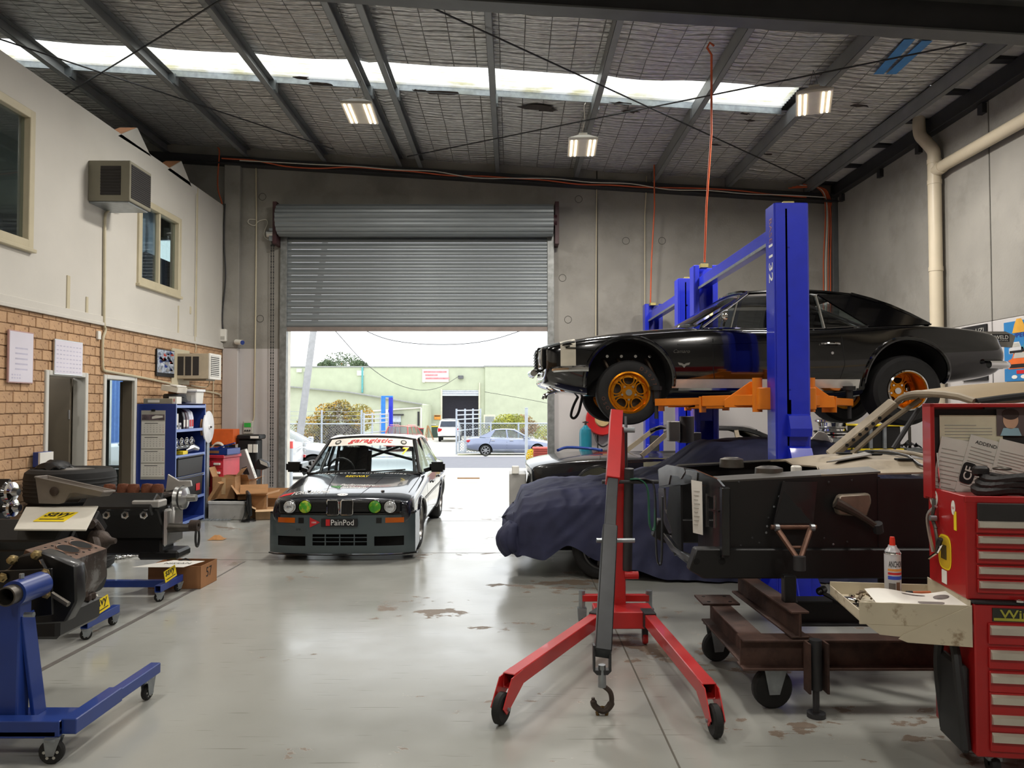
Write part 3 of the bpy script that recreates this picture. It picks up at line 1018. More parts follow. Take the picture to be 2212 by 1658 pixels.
# ================================================================ cars
m_glass = glass('car_glass', (.55,.62,.62),.02,.12)
m_clear = glass('clear_car_glass', (.86,.92,.92),.02,.045)
m_well = mat('wheel_well_black', (10,10,10),.9)
m_trim = mat('black_trim', (14,14,15),.35, coat=.2)
m_int = mat('dark_interior', (26,26,28),.8)
m_lens_r = mat('red_lens', (190,22,26),.15, coat=.6)
m_lens_o = mat('amber_lens', (190,92,20),.15, coat=.6)
m_lens_w = mat('clear_lens', (208,212,214),.12,.3, coat=.6)
def paint(name, c, rough=.25, metal=.3, coat=1.0): return mat(name, c, rough, metal, var=.04, scale=2, coat=coat)
HALF = lambda q: [(0, q[1]),(q[4] * .8, q[1]),(q[4], q[1] + .025),(q[5], q[1] + .38 * (q[2] - q[1])),(q[5], q[1] + .62 * (q[2] - q[1])),(q[6] + .012, q[2] - .05),(q[6], q[2] - .012),(q[6] - .03, q[2]),(q[7], q[3]),(q[7] * .5, q[3] + .012),(0, q[3] + .016)]
def car_body(st, m, parent, arches, name='body', bow=(0,0), sub=2, open_arch=True):
 """st: stations nose to tail (x, sill z, shoulder z, top z, sill w, mid w, shoulder w, top w)"""
 rings = []
 for i, q in enumerate(st):
  h = HALF(q)
  ring = [(q[0], y, z) for y, z in h] + [(q[0],-y, z) for y, z in h[-2:0:-1]]
  b_ = bow[0] if i < 3 else (bow[1] if i > len(st) - 4 else 0)
  k = (1,.8,.4)[i] if i < 3 else ((1,.8,.4)[len(st) - 1 - i] if i > len(st) - 4 else 0)
  wmax = max(abs(p[1]) for p in ring)
  ring = [(p[0] + b_ * k * (1 - (p[1] / wmax) ** 2), p[1], p[2]) for p in ring]
  rings.append(ring)
 o = MB().loft(rings).build(name, m, parent, sub=sub, ang=60)
 for (x, z, r, wi) in arches:
  for s in (-1,1):
   wmx = max(q[5] for q in st)
   c = MB().cyl((x, s * (wmx - wi), z),(x, s * (wmx + .3), z), r, n=48).build('cut', m_well)
   if parent: c.parent = parent
   boolean(o, c)
 me = o.data
 me.polygons.foreach_set('use_smooth', [True] * len(me.polygons))
 me.set_sharp_from_angle(angle=R(40))
 return o
def bvh_of(o):
 me = o.data
 return BVHTree.FromPolygons([v.co.copy() for v in me.vertices], [tuple(p.vertices) for p in me.polygons])
def hit(bv, o, d, off=.003):
 h = bv.ray_cast(V3(o), V3(d).normalized())
 if h[0] is None: return None
 n = h[1]
 if n.dot(V3(d)) > 0: n = -n
 return h[0] + n * off
def on_side(bv, x, z, s=1, off=.003):
 return hit(bv, (x, 3 * s, z),(0,-s, 0), off)
def on_top(bv, x, y, off=.003): return hit(bv, (x, y, 3),(0,0,-1), off)
def strip(bv, pts, wd, m, name, parent, s=1, off=.003, n=4, top=False):
 """ribbon laid on the surface along (x,z) points of the side (or x,y of the top)"""
 q = []
 for i in range(len(pts) - 1):
  for k in range(n):
   t = k / n
   q.append((pts[i][0] + (pts[i + 1][0] - pts[i][0]) * t, pts[i][1] + (pts[i + 1][1] - pts[i][1]) * t))
 q.append(pts[-1])
 vs = []
 for i, (a, b_) in enumerate(q):
  a0, b0 = q[max(0, i - 1)]
  a1, b1 = q[min(len(q) - 1, i + 1)]
  dx, dz = a1 - a0, b1 - b0
  L_ = math.hypot(dx, dz) or 1
  nx, nz_ = -dz / L_ * wd / 2, dx / L_ * wd / 2
  f = on_top if top else (lambda B, x, z, off: on_side(B, x, z, s, off))
  p, r_ = f(bv, a + nx, b_ + nz_, off=off), f(bv, a - nx, b_ - nz_, off=off)
  if p is None or r_ is None: continue
  vs.append((p, r_))
 if len(vs) < 2: return None
 mm = MB()
 for i in range(len(vs) - 1): mm.quad(vs[i][0], vs[i + 1][0], vs[i + 1][1], vs[i][1])
 return mm.build(name, m, parent, normals=False)
def wheel(parent, x, y, z, r, wd, rr, style, m_rim, side, lip=None, name='wheel', tread=True):
 """axis along y; side = +1/-1 is the outer face"""
 o = bpy.data.objects.new(name, None)
 COL.objects.link(o)
 o.parent = parent
 o.location = (x, y, z)
 s = side
 h = wd / 2
 ax = (0, s, 0)
 prof = [(rr - .005,-h * .85),(rr + .02,-h * .98),(r - .05,-h),(r - .015,-h * .86),(r, -h * .6),(r, h * .6),(r - .015, h * .86),(r - .05, h),(rr + .02, h * .98),(rr - .005, h * .85)]
 MB().lathe(prof, (0,0,0), ax, 40).build('tyre', m_rubber, o)
 d = lip if lip is not None else .03
 rim = [(rr + .004, h * .93),(rr - .012, h * .96),(rr - .02, h * .85),(rr - .03, h * .85 - d),(rr - .035,-h * .8),(rr, -h * .85)]
 ro = MB().lathe(rim, (0,0,0), ax, 40).build('rim', m_rim, o)
 fz = h * .85 - d
 if style == 'simple':
  m = MB()
  for k in range(7):
   t = 2 * math.pi * k / 7
   u, v = V3((math.cos(t),0, math.sin(t))), V3((-math.sin(t),0, math.cos(t)))
   m.prism([(.03,-.03),(rr - .025,-.022),(rr - .025,.022),(.03,.03)],(0, s * (fz - .01),0), u, v, (0, s * .02,0))
  m.cyl((0, s * (fz - .02),0),(0, s * (fz + .015),0),.06, n=16)
  m.build('spokes', m_rim, o)
  MB().cyl((0, s * (fz - .06),0),(0, s * (fz - .05),0), rr - .03, n=24).build('brake_disc', m_well, o)
 elif style == 'rings':     # five open circles round a hub
  rc_ = rr * .235
  for k in range(5):
   t = R(90 + 72 * k)
   c = V3((math.cos(t),0, math.sin(t))) * (rr * .63)
   MB().lathe([(rc_, -.02),(rc_ + .012,-.02),(rc_ + .012,.02),(rc_, .02)], c + V3((0, s * fz, 0)), ax, 24, closed=True).build('spoke_ring', m_rim, o)
  MB().lathe([(0,.016),(rr * .34,.016),(rr * .38,0),(rr * .38,-.016)],(0, s * fz, 0), ax, 30).build('hub_plate', m_rim, o)
  for k in range(5):
   t = R(126 + 72 * k)
   u, v = V3((math.cos(t),0, math.sin(t))), V3((-math.sin(t),0, math.cos(t)))
   MB().prism([(rr * .30,-.022),(rr * .6,-.006),(rr * .92,-.02),(rr * .92,.02),(rr * .6,.006),(rr * .30,.022)],(0, s * (fz - .012),0), u, v, (0, s * .024,0)).build('spoke_web', m_rim, o)
  MB().lathe([(rr - .02,.0),(rr - .055,.004),(rr - .055,-.03)],(0, s * (fz + .005),0), ax, 40).build('rim_ledge', m_rim, o)
  hb = MB().cyl((0, s * fz, 0),(0, s * (fz + .03),0),.032, n=20).build('hub_cap', m_chrome, o)
  for k in range(5):
   t = R(54 + 72 * k)
   c = V3((math.cos(t) * .07, s * fz, math.sin(t) * .07))
   MB().cyl(c, c + V3((0, s * .025,0)),.011, n=6).build('wheel_nut', m_chrome, o)
  MB().cyl((0, s * (fz - .09),0),(0, s * (fz - .08),0), rr - .05, n=28).build('brake_disc', m_dkgalv, o)
 elif style == 'weave':
  m = MB()
  for k in range(12):
   t = 2 * math.pi * k / 12
   for dt in (-.25,.25):
    a = V3((math.cos(t) * .05, s * fz, math.sin(t) * .05))
    b_ = V3((math.cos(t + dt) * (rr - .025), s * fz, math.sin(t + dt) * (rr - .025)))
    m.bar(a, b_, .012,.016, up=(0,1,0))
  m.cyl((0, s * (fz - .01),0),(0, s * (fz + .02),0),.05, n=16)
  m.build('spokes', m_rim, o)
  MB().cyl((0, s * (fz - .06),0),(0, s * (fz - .05),0), rr - .03, n=24).build('brake_disc', m_well, o)
 return o
def gh(parent, m, cowl, wtop, rtop, rbase, crown=.035, bow=.07, mg=None, pil=.045, bpil=(), backlight=True, rbow=.05, pm=None, rbulge=0):
 """roof, pillars, screens. each of cowl,wtop,rtop,rbase = (x, y, z) on the +y side"""
 mg = mg or m_glass
 pm = pm or m
 cowl, wtop, rtop, rbase = map(V3,(cowl, wtop, rtop, rbase))
 def lerp(a, b_, t): return a + (b_ - a) * t
 def roof_fn(u, v):
  e = lerp(wtop, rtop, u)
  k = 1 - (2 * v - 1) ** 2
  arch = .03 * math.sin(math.pi * u)
  return V3((e.x + (bow * .6 * k * (1 - u)) - rbow * .5 * k * u, e.y * (2 * v - 1), e.z + crown * k ** .6 + arch))
 MB().sheet(roof_fn, 8,10).build('roof', m, parent, solid=.02, ang=50)
 def ws_fn(u, v):
  a, b_ = lerp(cowl, wtop, u), None
  k = 1 - (2 * v - 1) ** 2
  bw = bow * (1 - .4 * u)
  return V3((a.x + bw * k, a.y * (2 * v - 1), a.z + crown * u * k ** .6 + .01 * k))
 MB().sheet(lambda u, v: ws_fn(.02 + .96 * u, .02 + .96 * v),4,10).build('windscreen', mg, parent, normals=False)
 fr = MB()
 for s in (0,1): fr.tube([ws_fn(u / 4, s) for u in range(5)], pil * .55,6)
 fr.tube([ws_fn(1, v / 8) for v in range(9)], pil * .4,6)
 fr.tube([ws_fn(0, v / 8) for v in range(9)], pil * .3,6)
 fr.build('windscreen_frame', pm, parent)
 if backlight:
  def bl_fn(u, v):
   a = lerp(rbase, rtop, u)
   k = 1 - (2 * v - 1) ** 2
   return V3((a.x - rbow * k, a.y * (2 * v - 1), a.z + crown * u * k ** .6 + rbulge * math.sin(math.pi * u)))
  MB().sheet(lambda u, v: bl_fn(.03 + .94 * u, .05 + .9 * v),4,10).build('rear_window', mg, parent, normals=False)
  fr = MB()
  for s in (0,1): fr.tube([bl_fn(u / 4, s) for u in range(5)], pil * .7,6)
  fr.tube([bl_fn(0, v / 8) for v in range(9)], pil * .3,6)
  fr.build('rear_window_frame', m, parent)
 for s in (1,-1):
  rl = MB()
  mir = lambda p: V3((p.x, p.y * s, p.z))
  rl.tube([mir(roof_fn(i / 8,1)) for i in range(9)], pil * .45,6)
  rl.build('roof_rail', m, parent)
  for xb, xt, wp in bpil:
   tb = (xb - cowl.x) / (rbase.x - cowl.x)
   tt = (xt - wtop.x) / (rtop.x - wtop.x)
   a, b_ = mir(lerp(cowl, rbase, tb)), mir(roof_fn(tt, 1))
   MB().bar(a, b_, wp, .03, up=(0,1,0)).build('pillar', pm, parent)
 return ws_fn, roof_fn
def polyglass(parent, pts, m, name='side_window', both=True, th=0):
 for s in ((1,-1) if both else (1,)):
  q = [V3((p[0], p[1] * s, p[2])) for p in pts]
  MB().add(q, [tuple(range(len(q)))]).build(name, m, parent, normals=False, solid=th)
def lip(bv, parent, x, z, r_, m, s, tr=.02, a0=-5, a1=185, name='arch_lip'):
 pts = [on_side(bv, x + r_ * math.cos(R(a)), z + r_ * math.sin(R(a)), s, 0) for a in range(a0, a1 + 1,5)]
 pts = [p for p in pts if p is not None]
 if len(pts) > 3: MB().tube(pts, tr, 8).build(name, m, parent)
def shut(bv, parent, lines, s, wd=.008):
 for ln in lines:
  o = strip(bv, ln, wd, m_seamk, 'shut_line', parent, s, .0015)
m_seamk = mat('shut_line_black', (5,5,6),.8)
def seat(parent, x, y, z, m, tall=.75):
 MB().box((x, y, z),(.5,.48,.14)).box((x - .24, y, z + tall * .5),(.14,.46, tall), Matrix.Rotation(-.2,3, 'Y')).build('car_seat', m, parent, bevel=.05, seg=2)
# ---------------------------------------------------------------- race sedan facing the viewer
E = thing('racing_sedan', 'dark grey boxy racing sedan with white roof parked facing the viewer', 'car', (-1.90,10.62,0), R(-90))
pb = paint('slate_black_paint', (34,37,46),.22,.5)
pgrey = paint('slate_grey_bumper', (76,88,92),.35,.25,.5)
pwhite = paint('roof_white', (232,232,230),.3,0,.6)
st = [(2.035,.44,.66,.70,.66,.735,.70,.50),(2.02,.40,.685,.725,.70,.765,.735,.52),(1.93,.38,.725,.755,.74,.795,.765,.56),(1.6,.22,.765,.80,.76,.812,.775,.60),(1.285,.22,.80,.835,.77,.82,.78,.61),(.95,.2,.845,.885,.775,.82,.785,.62),(.70,.2,.875,.915,.775,.82,.79,.64),(.60,.2,.885,.80,.775,.822,.79,.70),(0,.2,.895,.78,.775,.824,.79,.70),(-.9,.2,.905,.80,.775,.824,.79,.70),(-1.35,.21,.91,.915,.775,.824,.79,.68),(-1.6,.23,.905,.935,.77,.82,.785,.64),(-2.1,.32,.885,.915,.75,.80,.765,.62),(-2.23,.36,.86,.89,.72,.78,.745,.6),(-2.25,.40,.80,.83,.70,.76,.72,.55)]
eb = car_body(st, pb, E, [(1.285,.30,.345,.27),(-1.285,.30,.345,.27)], bow=(.05,-.03))
bv = bvh_of(eb)
wsf, rff = gh(E, pwhite, (.735,.715,.895),(.11,.575,1.300),(-.92,.565,1.295),(-1.46,.68,.925), crown=.035, bow=.085, mg=m_clear, pil=.045, bpil=((-.28,-.30,.07),), pm=m_trim)
def bump_pt(y, z, off=0):
 k = 1 - (abs(y) / .82) ** 2.6
 zz = (z - .13) / .42
 x = 1.93 + .17 * max(0, k) ** .5 + off - .05 * max(0, zz - .85) - (.03 * max(0,.25 - zz))
 return V3((x, y, z))
for s in (1,-1):
 y0, y1 = .755 * s, .575 * s
 polyglass(E, [(.62,.735 * s, .90),(-.24,.745 * s, .91),(-.26,.575 * s, 1.28),(.10,.575 * s, 1.28)], m_glass, both=False)
 polyglass(E, [(-.32,.745 * s, .91),(-1.12,.74 * s, .92),(-.86,.57 * s, 1.275),(-.34,.575 * s, 1.28)], m_glass, both=False)
 MB().add([V3((-1.12,.742 * s, .92)), V3((-1.50,.72 * s, .93)), V3((-.96,.565 * s, 1.295)), V3((-.86,.567 * s, 1.285))], [(0,1,2,3)]).build('rear_pillar', pb, E, solid=.02)
 shut(bv, E, [[(.68,.86),(.68,.45),(.62,.27)], [(-.28,.89),(-.28,.27)], [(-1.05,.89),(-1.0,.6)]], s)
 strip(bv, [(1.9,.60),(.0,.62),(-2.1,.62)],.03, m_trim, 'side_moulding', E, s, .006)
 for x in (.1,-.75): MB().box((x, .83 * s, .74),(.18,.02,.03)).build('door_handle', m_trim, E, bevel=.005)
 for xx in (1.285,-1.285): lip(bv, E, xx, .30,.365, pb, s, .022)
 # mirrors on stubby arms
 mo = MB().box((.60,.93 * s, .97),(.10,.20,.13)).build('door_mirror', m_trim, E, bevel=.025, seg=2)
 MB().bar((.60,.76 * s, .92),(.60,.86 * s, .95),.05,.05).build('mirror_arm', m_trim, mo)
 # bumper side lamps
 for zz in (0,):
  MB().sheet(lambda u, v: bump_pt((.50 + .20 * u) * s, .468 + .055 * v, .006),4,1).build('indicator', m_lens_o, E, normals=False)
 MB().sheet(lambda u, v: bump_pt((.40 + .06 * u) * s, .465 + .06 * v, .006),2,1).build('tow_hook_slot', m_trim, E, normals=False)
m_erim = mat('silver_mesh_rim', (150,148,144),.3,.8)
for x in (1.285,-1.285):
 for s in (1,-1): wheel(E, x, .70 * s, .30,.30,.215,.20, 'weave', m_erim, s)
# front panel: black grille with slats, kidneys, four lamps
gp = MB().bx(2.035,2.088,-.68,.68,.575,.715).build('grille_panel', m_trim, E, bevel=.02)
for k in range(6):
 z = .592 + k * .022
 for s in (1,-1): MB().bx(2.086,2.094, s * .15 - (.0), s * .66, z, z + .006).build('grille_slat', m_black, E)
for s in (1,-1):
 m = MB()
 m.loft([[(2.10, s * y, z) for y, z in q] for q in ([(.012,.56),(.145,.56),(.15,.58),(.15,.70),(.14,.725),(.02,.725),(.008,.70),(.008,.575)],)] * 1, cap=True)
 fr = [(2.105, s * y, z) for y, z in [(.022,.556),(.130,.556),(.142,.572),(.145,.70),(.132,.722),(.026,.722),(.012,.70),(.010,.572)]]
 MB().tube(fr, .0085,6, closed=True).build('kidney_grille', m_chrome, E)
 MB().prism([(.015,.56),(.14,.56),(.14,.72),(.015,.72)],(2.09,0,0),(0, s, 0), EZ, (.008,0,0)).build('kidney_mesh', m_black, E)
 for k in range(6):
  MB().bx(2.098,2.104, s * (.028 + k * .019), s * (.033 + k * .019),.565,.715).build('kidney_bar', m_trim, E)
 # lamps: outer glass with label, inner with green film
 for y, mm, nm in ((.555, m_lens_w, 'headlamp'),(.385, mat('green_film', (70,160,40),.4, var=.3, scale=14, c2=(170,190,40), c2at=(.5,.55), c2scale=9), 'driving_lamp')):
  lo = MB().lathe([(.0,.03),(.05,.026),(.066,.014),(.07,0)],(2.088, s * y, .645), EX, 28).build(nm, mm, E)
  MB().lathe([(.068,.0),(.074,.012),(.08,.0)],(2.088, s * y, .645), EX, 28).build('lamp_bezel', m_trim, lo)
  if nm == 'headlamp':
   MB().lathe([(.052,.027),(.056,.029),(.058,.024)],(2.088, s * y, .645), EX, 28).build('lamp_ring', m_alu, lo)
   MB().text('ZEN', (2.120, s * y, .648), EY, EZ, width=.05).build('lettering', m_ink, lo)
# deep front bumper with openings
def bump_panel(y0, y1, z0, z1):
 return MB().sheet(lambda u, v: bump_pt(y0 + (y1 - y0) * u, z0 + (z1 - z0) * v), max(2, int(abs(y1 - y0) / .05)), max(1, int((z1 - z0) / .05)))
bm_ = MB()
for (y0, y1, z0, z1) in ((-.815,.815,.13,.215),(-.815,.815,.345,.56),(-.815,-.70,.215,.345),(-.38,-.30,.215,.345),(.30,.38,.215,.345),(.70,.815,.215,.345),(-.70,-.38,.32,.345),(.38,.70,.32,.345)):
 q = bump_panel(y0, y1, z0, z1)
 bm_.add(q.v, q.f)
for s in (1,-1):       # returns to the wheel arch
 bm_.sheet(lambda u, v: V3((1.94 - .30 * u, s * (.815 + .01 * u),.13 + .43 * v + .06 * u * (1 - v))),3,4)
bm_.build('front_bumper', pgrey, E, normals=False, ang=60)
MB().bx(1.80,1.99,-.74,.74,.15,.5).build('bumper_core', m_well, E)
sp_ = MB().sheet(lambda u, v: bump_pt(-.83 + 1.66 * u, .125 - .01 * v, .02 - .12 * v),20,1).build('lip_spoiler', m_trim, E, normals=False, solid=.012)
for z in (.215,.262,.308):
 MB().tube([bump_pt(y / 20 * .62 - .31, z, -.006) for y in range(21)],.006,6).build('intake_bar', pgrey, E)
for y in (-.16,0,.16):
 MB().bar(bump_pt(y, .21,-.01), bump_pt(y, .345,-.01),.012,.012).build('intake_bar', pgrey, E)
for s in (1,-1):
 MB().box((1.97, s * .54,.262),(.02,.30,.09)).build('side_intake', m_well, E, bevel=.02)
 for p in (bump_pt(.60 * s, .49,.004),):
  pass
MB().tube([bump_pt(-.80 + 1.6 * i / 24,.565,-.005) for i in range(25)],.016,6).build('bumper_rubber', m_trim, E)
# number plate and stickers
pl = MB().box((2.118,0,.475),(.012,.40,.088)).build('number_plate', m_ink, E, bevel=.003)
m = MB().text('PainPod', (2.126,.035,.478), EY, EZ, width=.25, height=.062)
m.build('lettering', m_whiteink, pl)
MB().box((2.1255,-.125,.477),(.002,.045,.07)).build('red_mark', m_redink, pl)
tri = MB().prism([(-.055,-.055),(.06,.0),(-.055,.055)], bump_pt(-.275,.475,.003), EY, EZ, (.003,0,0)).build('triangle_sticker', m_redink, E)
MB().text('1000', bump_pt(-.283,.475,.009), EY, EZ, width=.05).build('lettering', m_whiteink, tri)
MB().text('GTR', bump_pt(-.46,.395,.004), EY, EZ, width=.05).build('sticker_lettering', m_ink, E)
# bonnet lettering, projected on the bonnet
def bon(p):
 q = on_top(bv, p.x, p.y, .0025)
 return q if q is not None else p
def bontext(st_, x, y, wd, m, sh=0, h=None, name='bonnet_lettering', sp=1.0):
 MB().text(st_, (x, y, .9), EY, (-1,0,0), width=wd, height=h, shear=sh, fn=bon, space=sp).build(name, m, E, normals=False)
bontext('YOKOHAMA', 1.83,-.39,.42, m_whiteink, .25,.13)
MB().sheet(lambda u, v: bon(V3((1.80 + .09 * v - .02 * u, -.74 + .13 * u + .03 * (1 - v),0))),6,2).build('bonnet_stripe_red', m_redink, E, normals=False)
bontext('Performance', 1.50,.08,.40, m_whiteink, .2,.10)
bontext('Healthcare', 1.63,.04,.32, m_whiteink, .2,.10)
bontext('cityprestigeautomobiles', .84,0,1.12, m_whiteink, .2,.10, sp=1.25)
bontext('REDWAY', 1.04,-.02,.28, m_yellow, 0,.09)
MB().sheet(lambda u, v: bon(V3((1.55 + .1 * u * (.4 + v),-.22 + .12 * v, 0))),4,4).build('bonnet_mark_green', mat('green_ink', (58,120,52),.5), E, normals=False)
MB().add([bon(V3((1.955 + .045 * math.cos(R(a * 20)),.06 * math.sin(R(a * 20)) + .0,0))) for a in range(18)], [tuple(range(18))]).build('bonnet_badge', m_whiteink, E, normals=False)
bontext('S4', 1.955,0,.06, m_ink, .2,.03, 'badge_lettering')
for s in (1,-1):
 strip(bv, [(1.98,.19 * s),(1.4,.27 * s),(.74,.33 * s)],.006, m_seamk, 'bonnet_crease', E, top=True, off=.002)
 strip(bv, [(1.97,.70 * s),(.75,.735 * s)],.008, m_seamk, 'shut_line', E, top=True, off=.002)
 for x in (1.78,):
  q = on_top(bv, x, .42 * s)
  MB().lathe([(0,.012),(.018,.01),(.022,0)], q, EZ, 12).build('bonnet_pin', m_chrome, E)
# banner on the windscreen
def wsp(u, v):
 p = wsf(u, v)
 return p + V3((.006,0,.004))
bn = MB().sheet(lambda u, v: wsp(.76 + .20 * u - .02 * (1 - (2 * v - 1) ** 2) * (1 - u),.03 + .94 * v),3,14).build('windscreen_banner', mat('banner_white', (214,208,198),.6), E, normals=False)
def wst(p):             # x carries u, y carries v
 q = wsf(p.x, p.y)
 return q + V3((.010,0,.007))
MB().text('garagistic', (.86,.5,0), EY, EX, width=.50, height=.15, shear=.35, bold=.01, fn=wst).build('lettering', m_redink, bn, normals=False)
for v in (.13,.87):
 for r0, mm in ((.034, m_ink),(.022, m_paperg)):
  MB().add([wst(V3((.855 + r0 * 1.75 * math.sin(R(a * 20)), v + r0 * math.cos(R(a * 20)),0))) + V3((.002 if r0 < .03 else 0,0,.001)) for a in range(18)], [tuple(range(18))]).build('roundel', mm, bn, normals=False)
MB().text('7', (.60,.885,0), EY, EX, width=.075, height=.2, shear=.2, bold=.02, fn=wst).build('race_number', m_yellow, E, normals=False)
# wipers, scuttle, dash, cage, seats
for a, b_ in ((((.10),.30),((.05),.72)),((.06,-.05 + .55),(.14,.93))):
 p = [wsf(.015 + .06 * t, .18 + .34 * t) + V3((.02,0,.01)) for t in (0,.5,1)] if a[0] > .08 else [wsf(.015 + .07 * t, .54 + .34 * t) + V3((.02,0,.01)) for t in (0,.5,1)]
 MB().tube(p, .009,6).build('wiper', m_trim, E)
MB().sheet(lambda u, v: V3((.54 + .14 * u, -.66 + 1.32 * v, .90 - .03 * u + .02 * math.sin(v * 9))),2,6).build('dashboard', m_int, E, solid=.08)
MB().tube([V3((.40,-.36,.90)) + V3((.04 * math.sin(R(t)),.17 * math.cos(R(t)),.17 * math.sin(R(t)))) for t in range(0,360,20)],.015,6, closed=True).build('steering_wheel', m_black, E)
cg = MB()
for s in (1,-1):
 cg.tube([(.55,.64 * s, .80),(.12,.54 * s, 1.29),(-.30,.53 * s, 1.31),(-.34,.62 * s, .75)],.021,8)
 cg.tube([(-.32,.53 * s, 1.29),(-1.3,.50 * s, .92)],.021,8)
 cg.tube([(-.33,.53 * s, 1.27),(-1.2,-.45 * s, .92)],.021,8)
cg.tube([(.12,.54,1.29),(.12,-.54,1.29)],.021,8)
cg.tube([(-.32,.53,1.29),(-.32,-.53,1.29)],.021,8)
cg.build('roll_cage', m_blackpaint, E)
for y in (-.36,): seat(E, -.25, y, .55, m_int, .62)
MB().tube([(-1.62,-.66,.93),(-1.75,-.66,1.22)],.004,5).build('aerial', m_black, E)
for ch in E.children:
 if not ch.name.startswith('wheel'): ch.location.z -= .05
# ---------------------------------------------------------------- other cars outside
def gcar(name, label, loc, rz, st, col, ghp, arches, r=.32, rim=.22, wy=.72, glassm=None, sub=2, metal=.4, bow=(.12,-.08), style='simple', cat='car'):
 o = thing(name, label, cat, loc, rz)
 pm = paint(name + '_paint', col, .3, metal, .8)
 b_ = car_body(st, pm, o, [(a, r, r + .05,.26) for a in arches], bow=bow, sub=sub)
 gh(o, pm, *ghp['pts'], mg=glassm, bpil=ghp.get('b', ()), crown=.05, bow=.1, backlight=ghp.get('bl', True))
 for q in ghp.get('glass', ()): polyglass(o, q, glassm or m_glass)
 for q in ghp.get('panel', ()): polyglass(o, q, pm, 'pillar_panel', th=.02)
 rm = mat('alloy_silver', (176,176,178),.35,.7)
 for a in arches:
  for s in (1,-1): wheel(o, a, wy * s, r, r, .20, rim, style, rm, s)
 return o, b_, bvh_of(b_), pm
sed_st = [(2.42,.30,.52,.56,.62,.70,.66,.5),(2.36,.26,.60,.64,.7,.8,.76,.55),(2.0,.22,.72,.78,.8,.88,.82,.62),(1.4,.2,.82,.90,.84,.915,.84,.66),(.95,.18,.88,.97,.85,.92,.84,.66),(.82,.18,.90,.82,.85,.92,.84,.72),(-.2,.18,.94,.82,.85,.925,.84,.72),(-1.2,.2,.98,.84,.85,.925,.83,.7),(-1.6,.22,1.0,1.03,.84,.92,.82,.68),(-2.2,.28,.97,1.03,.8,.88,.78,.6),(-2.42,.34,.85,.92,.72,.82,.72,.55),(-2.46,.42,.7,.75,.66,.74,.68,.5)]
sed_gh = dict(pts=((.98,.76,.95),(.12,.60,1.40),(-.9,.59,1.40),(-1.72,.70,1.02)), b=((-.22,-.28,.08),), glass=[[(.80,.77,.95),(-.18,.78,.97),(-.24,.60,1.37),(.10,.60,1.37)], [(-.28,.78,.97),(-1.15,.77,.99),(-.92,.60,1.36),(-.32,.60,1.37)]], panel=[[(-1.15,.775,.99),(-1.72,.71,1.03),(-.92,.59,1.40),(-.90,.60,1.36)]])
yS = 42.3
xs = P(1050,960, yS).x
SD, b_, bvv, pm = gcar('silver_sedan', 'silver blue sedan parked along the far kerb', (xs + 1.4, yS, gz(yS) - .01),0, sed_st, (140,148,172), sed_gh, (1.4,-1.4), r=.325, wy=.78)
for s in (1,-1):
 shut(bvv, SD, [[(.85,.88),(.8,.3)], [(-.25,.93),(-.25,.3)], [(-1.1,.95),(-1.2,.7)]], s, .015)
 strip(bvv, [(1.0,.36),(-1.0,.36)],.05, mat('sill_bright', (190,196,206),.3,.4), 'sill_trim', SD, s, .006)
 MB().box((.72,.98 * s, 1.0),(.14,.16,.12)).build('door_mirror', pm, SD, bevel=.03)
 for x in (.0,-1.0): MB().box((x, .93 * s, .86),(.2,.03,.035)).build('door_handle', m_chrome, SD, bevel=.008)
 MB().box((-2.32,.72 * s, .82),(.2,.2,.14), rotz(-.35 * s)).build('tail_lamp', m_lens_r, SD, bevel=.03)
wag_st = [(2.3,.35,.6,.64,.7,.78,.72,.5),(2.0,.25,.72,.8,.78,.86,.8,.6),(1.3,.22,.85,.92,.82,.89,.82,.64),(.9,.2,.92,1.0,.83,.9,.83,.66),(.8,.2,.94,.85,.83,.9,.83,.7),(-.6,.22,.97,.86,.83,.9,.82,.7),(-1.8,.26,.98,.88,.82,.89,.81,.7),(-2.25,.32,.97,.95,.8,.87,.8,.68),(-2.36,.36,.92,.93,.76,.84,.76,.6),(-2.40,.42,.6,.66,.7,.78,.7,.5)]
wag_gh = dict(pts=((.95,.74,.98),(.25,.60,1.46),(-1.95,.60,1.50),(-2.28,.72,.98)), b=((-.2,-.25,.08),(-1.2,-1.15,.08)), glass=[[(.8,.76,.97),(-.16,.77,.98),(-.22,.61,1.43),(.22,.61,1.43)], [(-.26,.77,.98),(-1.15,.77,.99),(-1.1,.61,1.44),(-.3,.61,1.43)], [(-1.25,.77,.99),(-2.15,.74,.99),(-1.95,.61,1.45),(-1.2,.61,1.44)]])
yW = 47.5
RW, b_, bvv, pm = gcar('red_wagon', 'red station wagon seen from behind in the yard', (P(874,930, yW).x, yW + 1.0, gz(yW)), R(82), wag_st, (206,52,58), wag_gh, (1.4,-1.4), metal=.1)
for s in (1,-1):
 MB().box((-2.36,.70 * s, .72),(.08,.16,.28)).build('tail_lamp', m_lens_r, RW, bevel=.02)
 MB().tube([(.1,.55 * s, 1.58),(-1.8,.55 * s, 1.61)],.018,6).build('roof_bar', m_lens_r, RW)
MB().bx(-2.46,-2.3,-.78,.78,.35,.56).build('rear_bumper', pm, RW, bevel=.04)
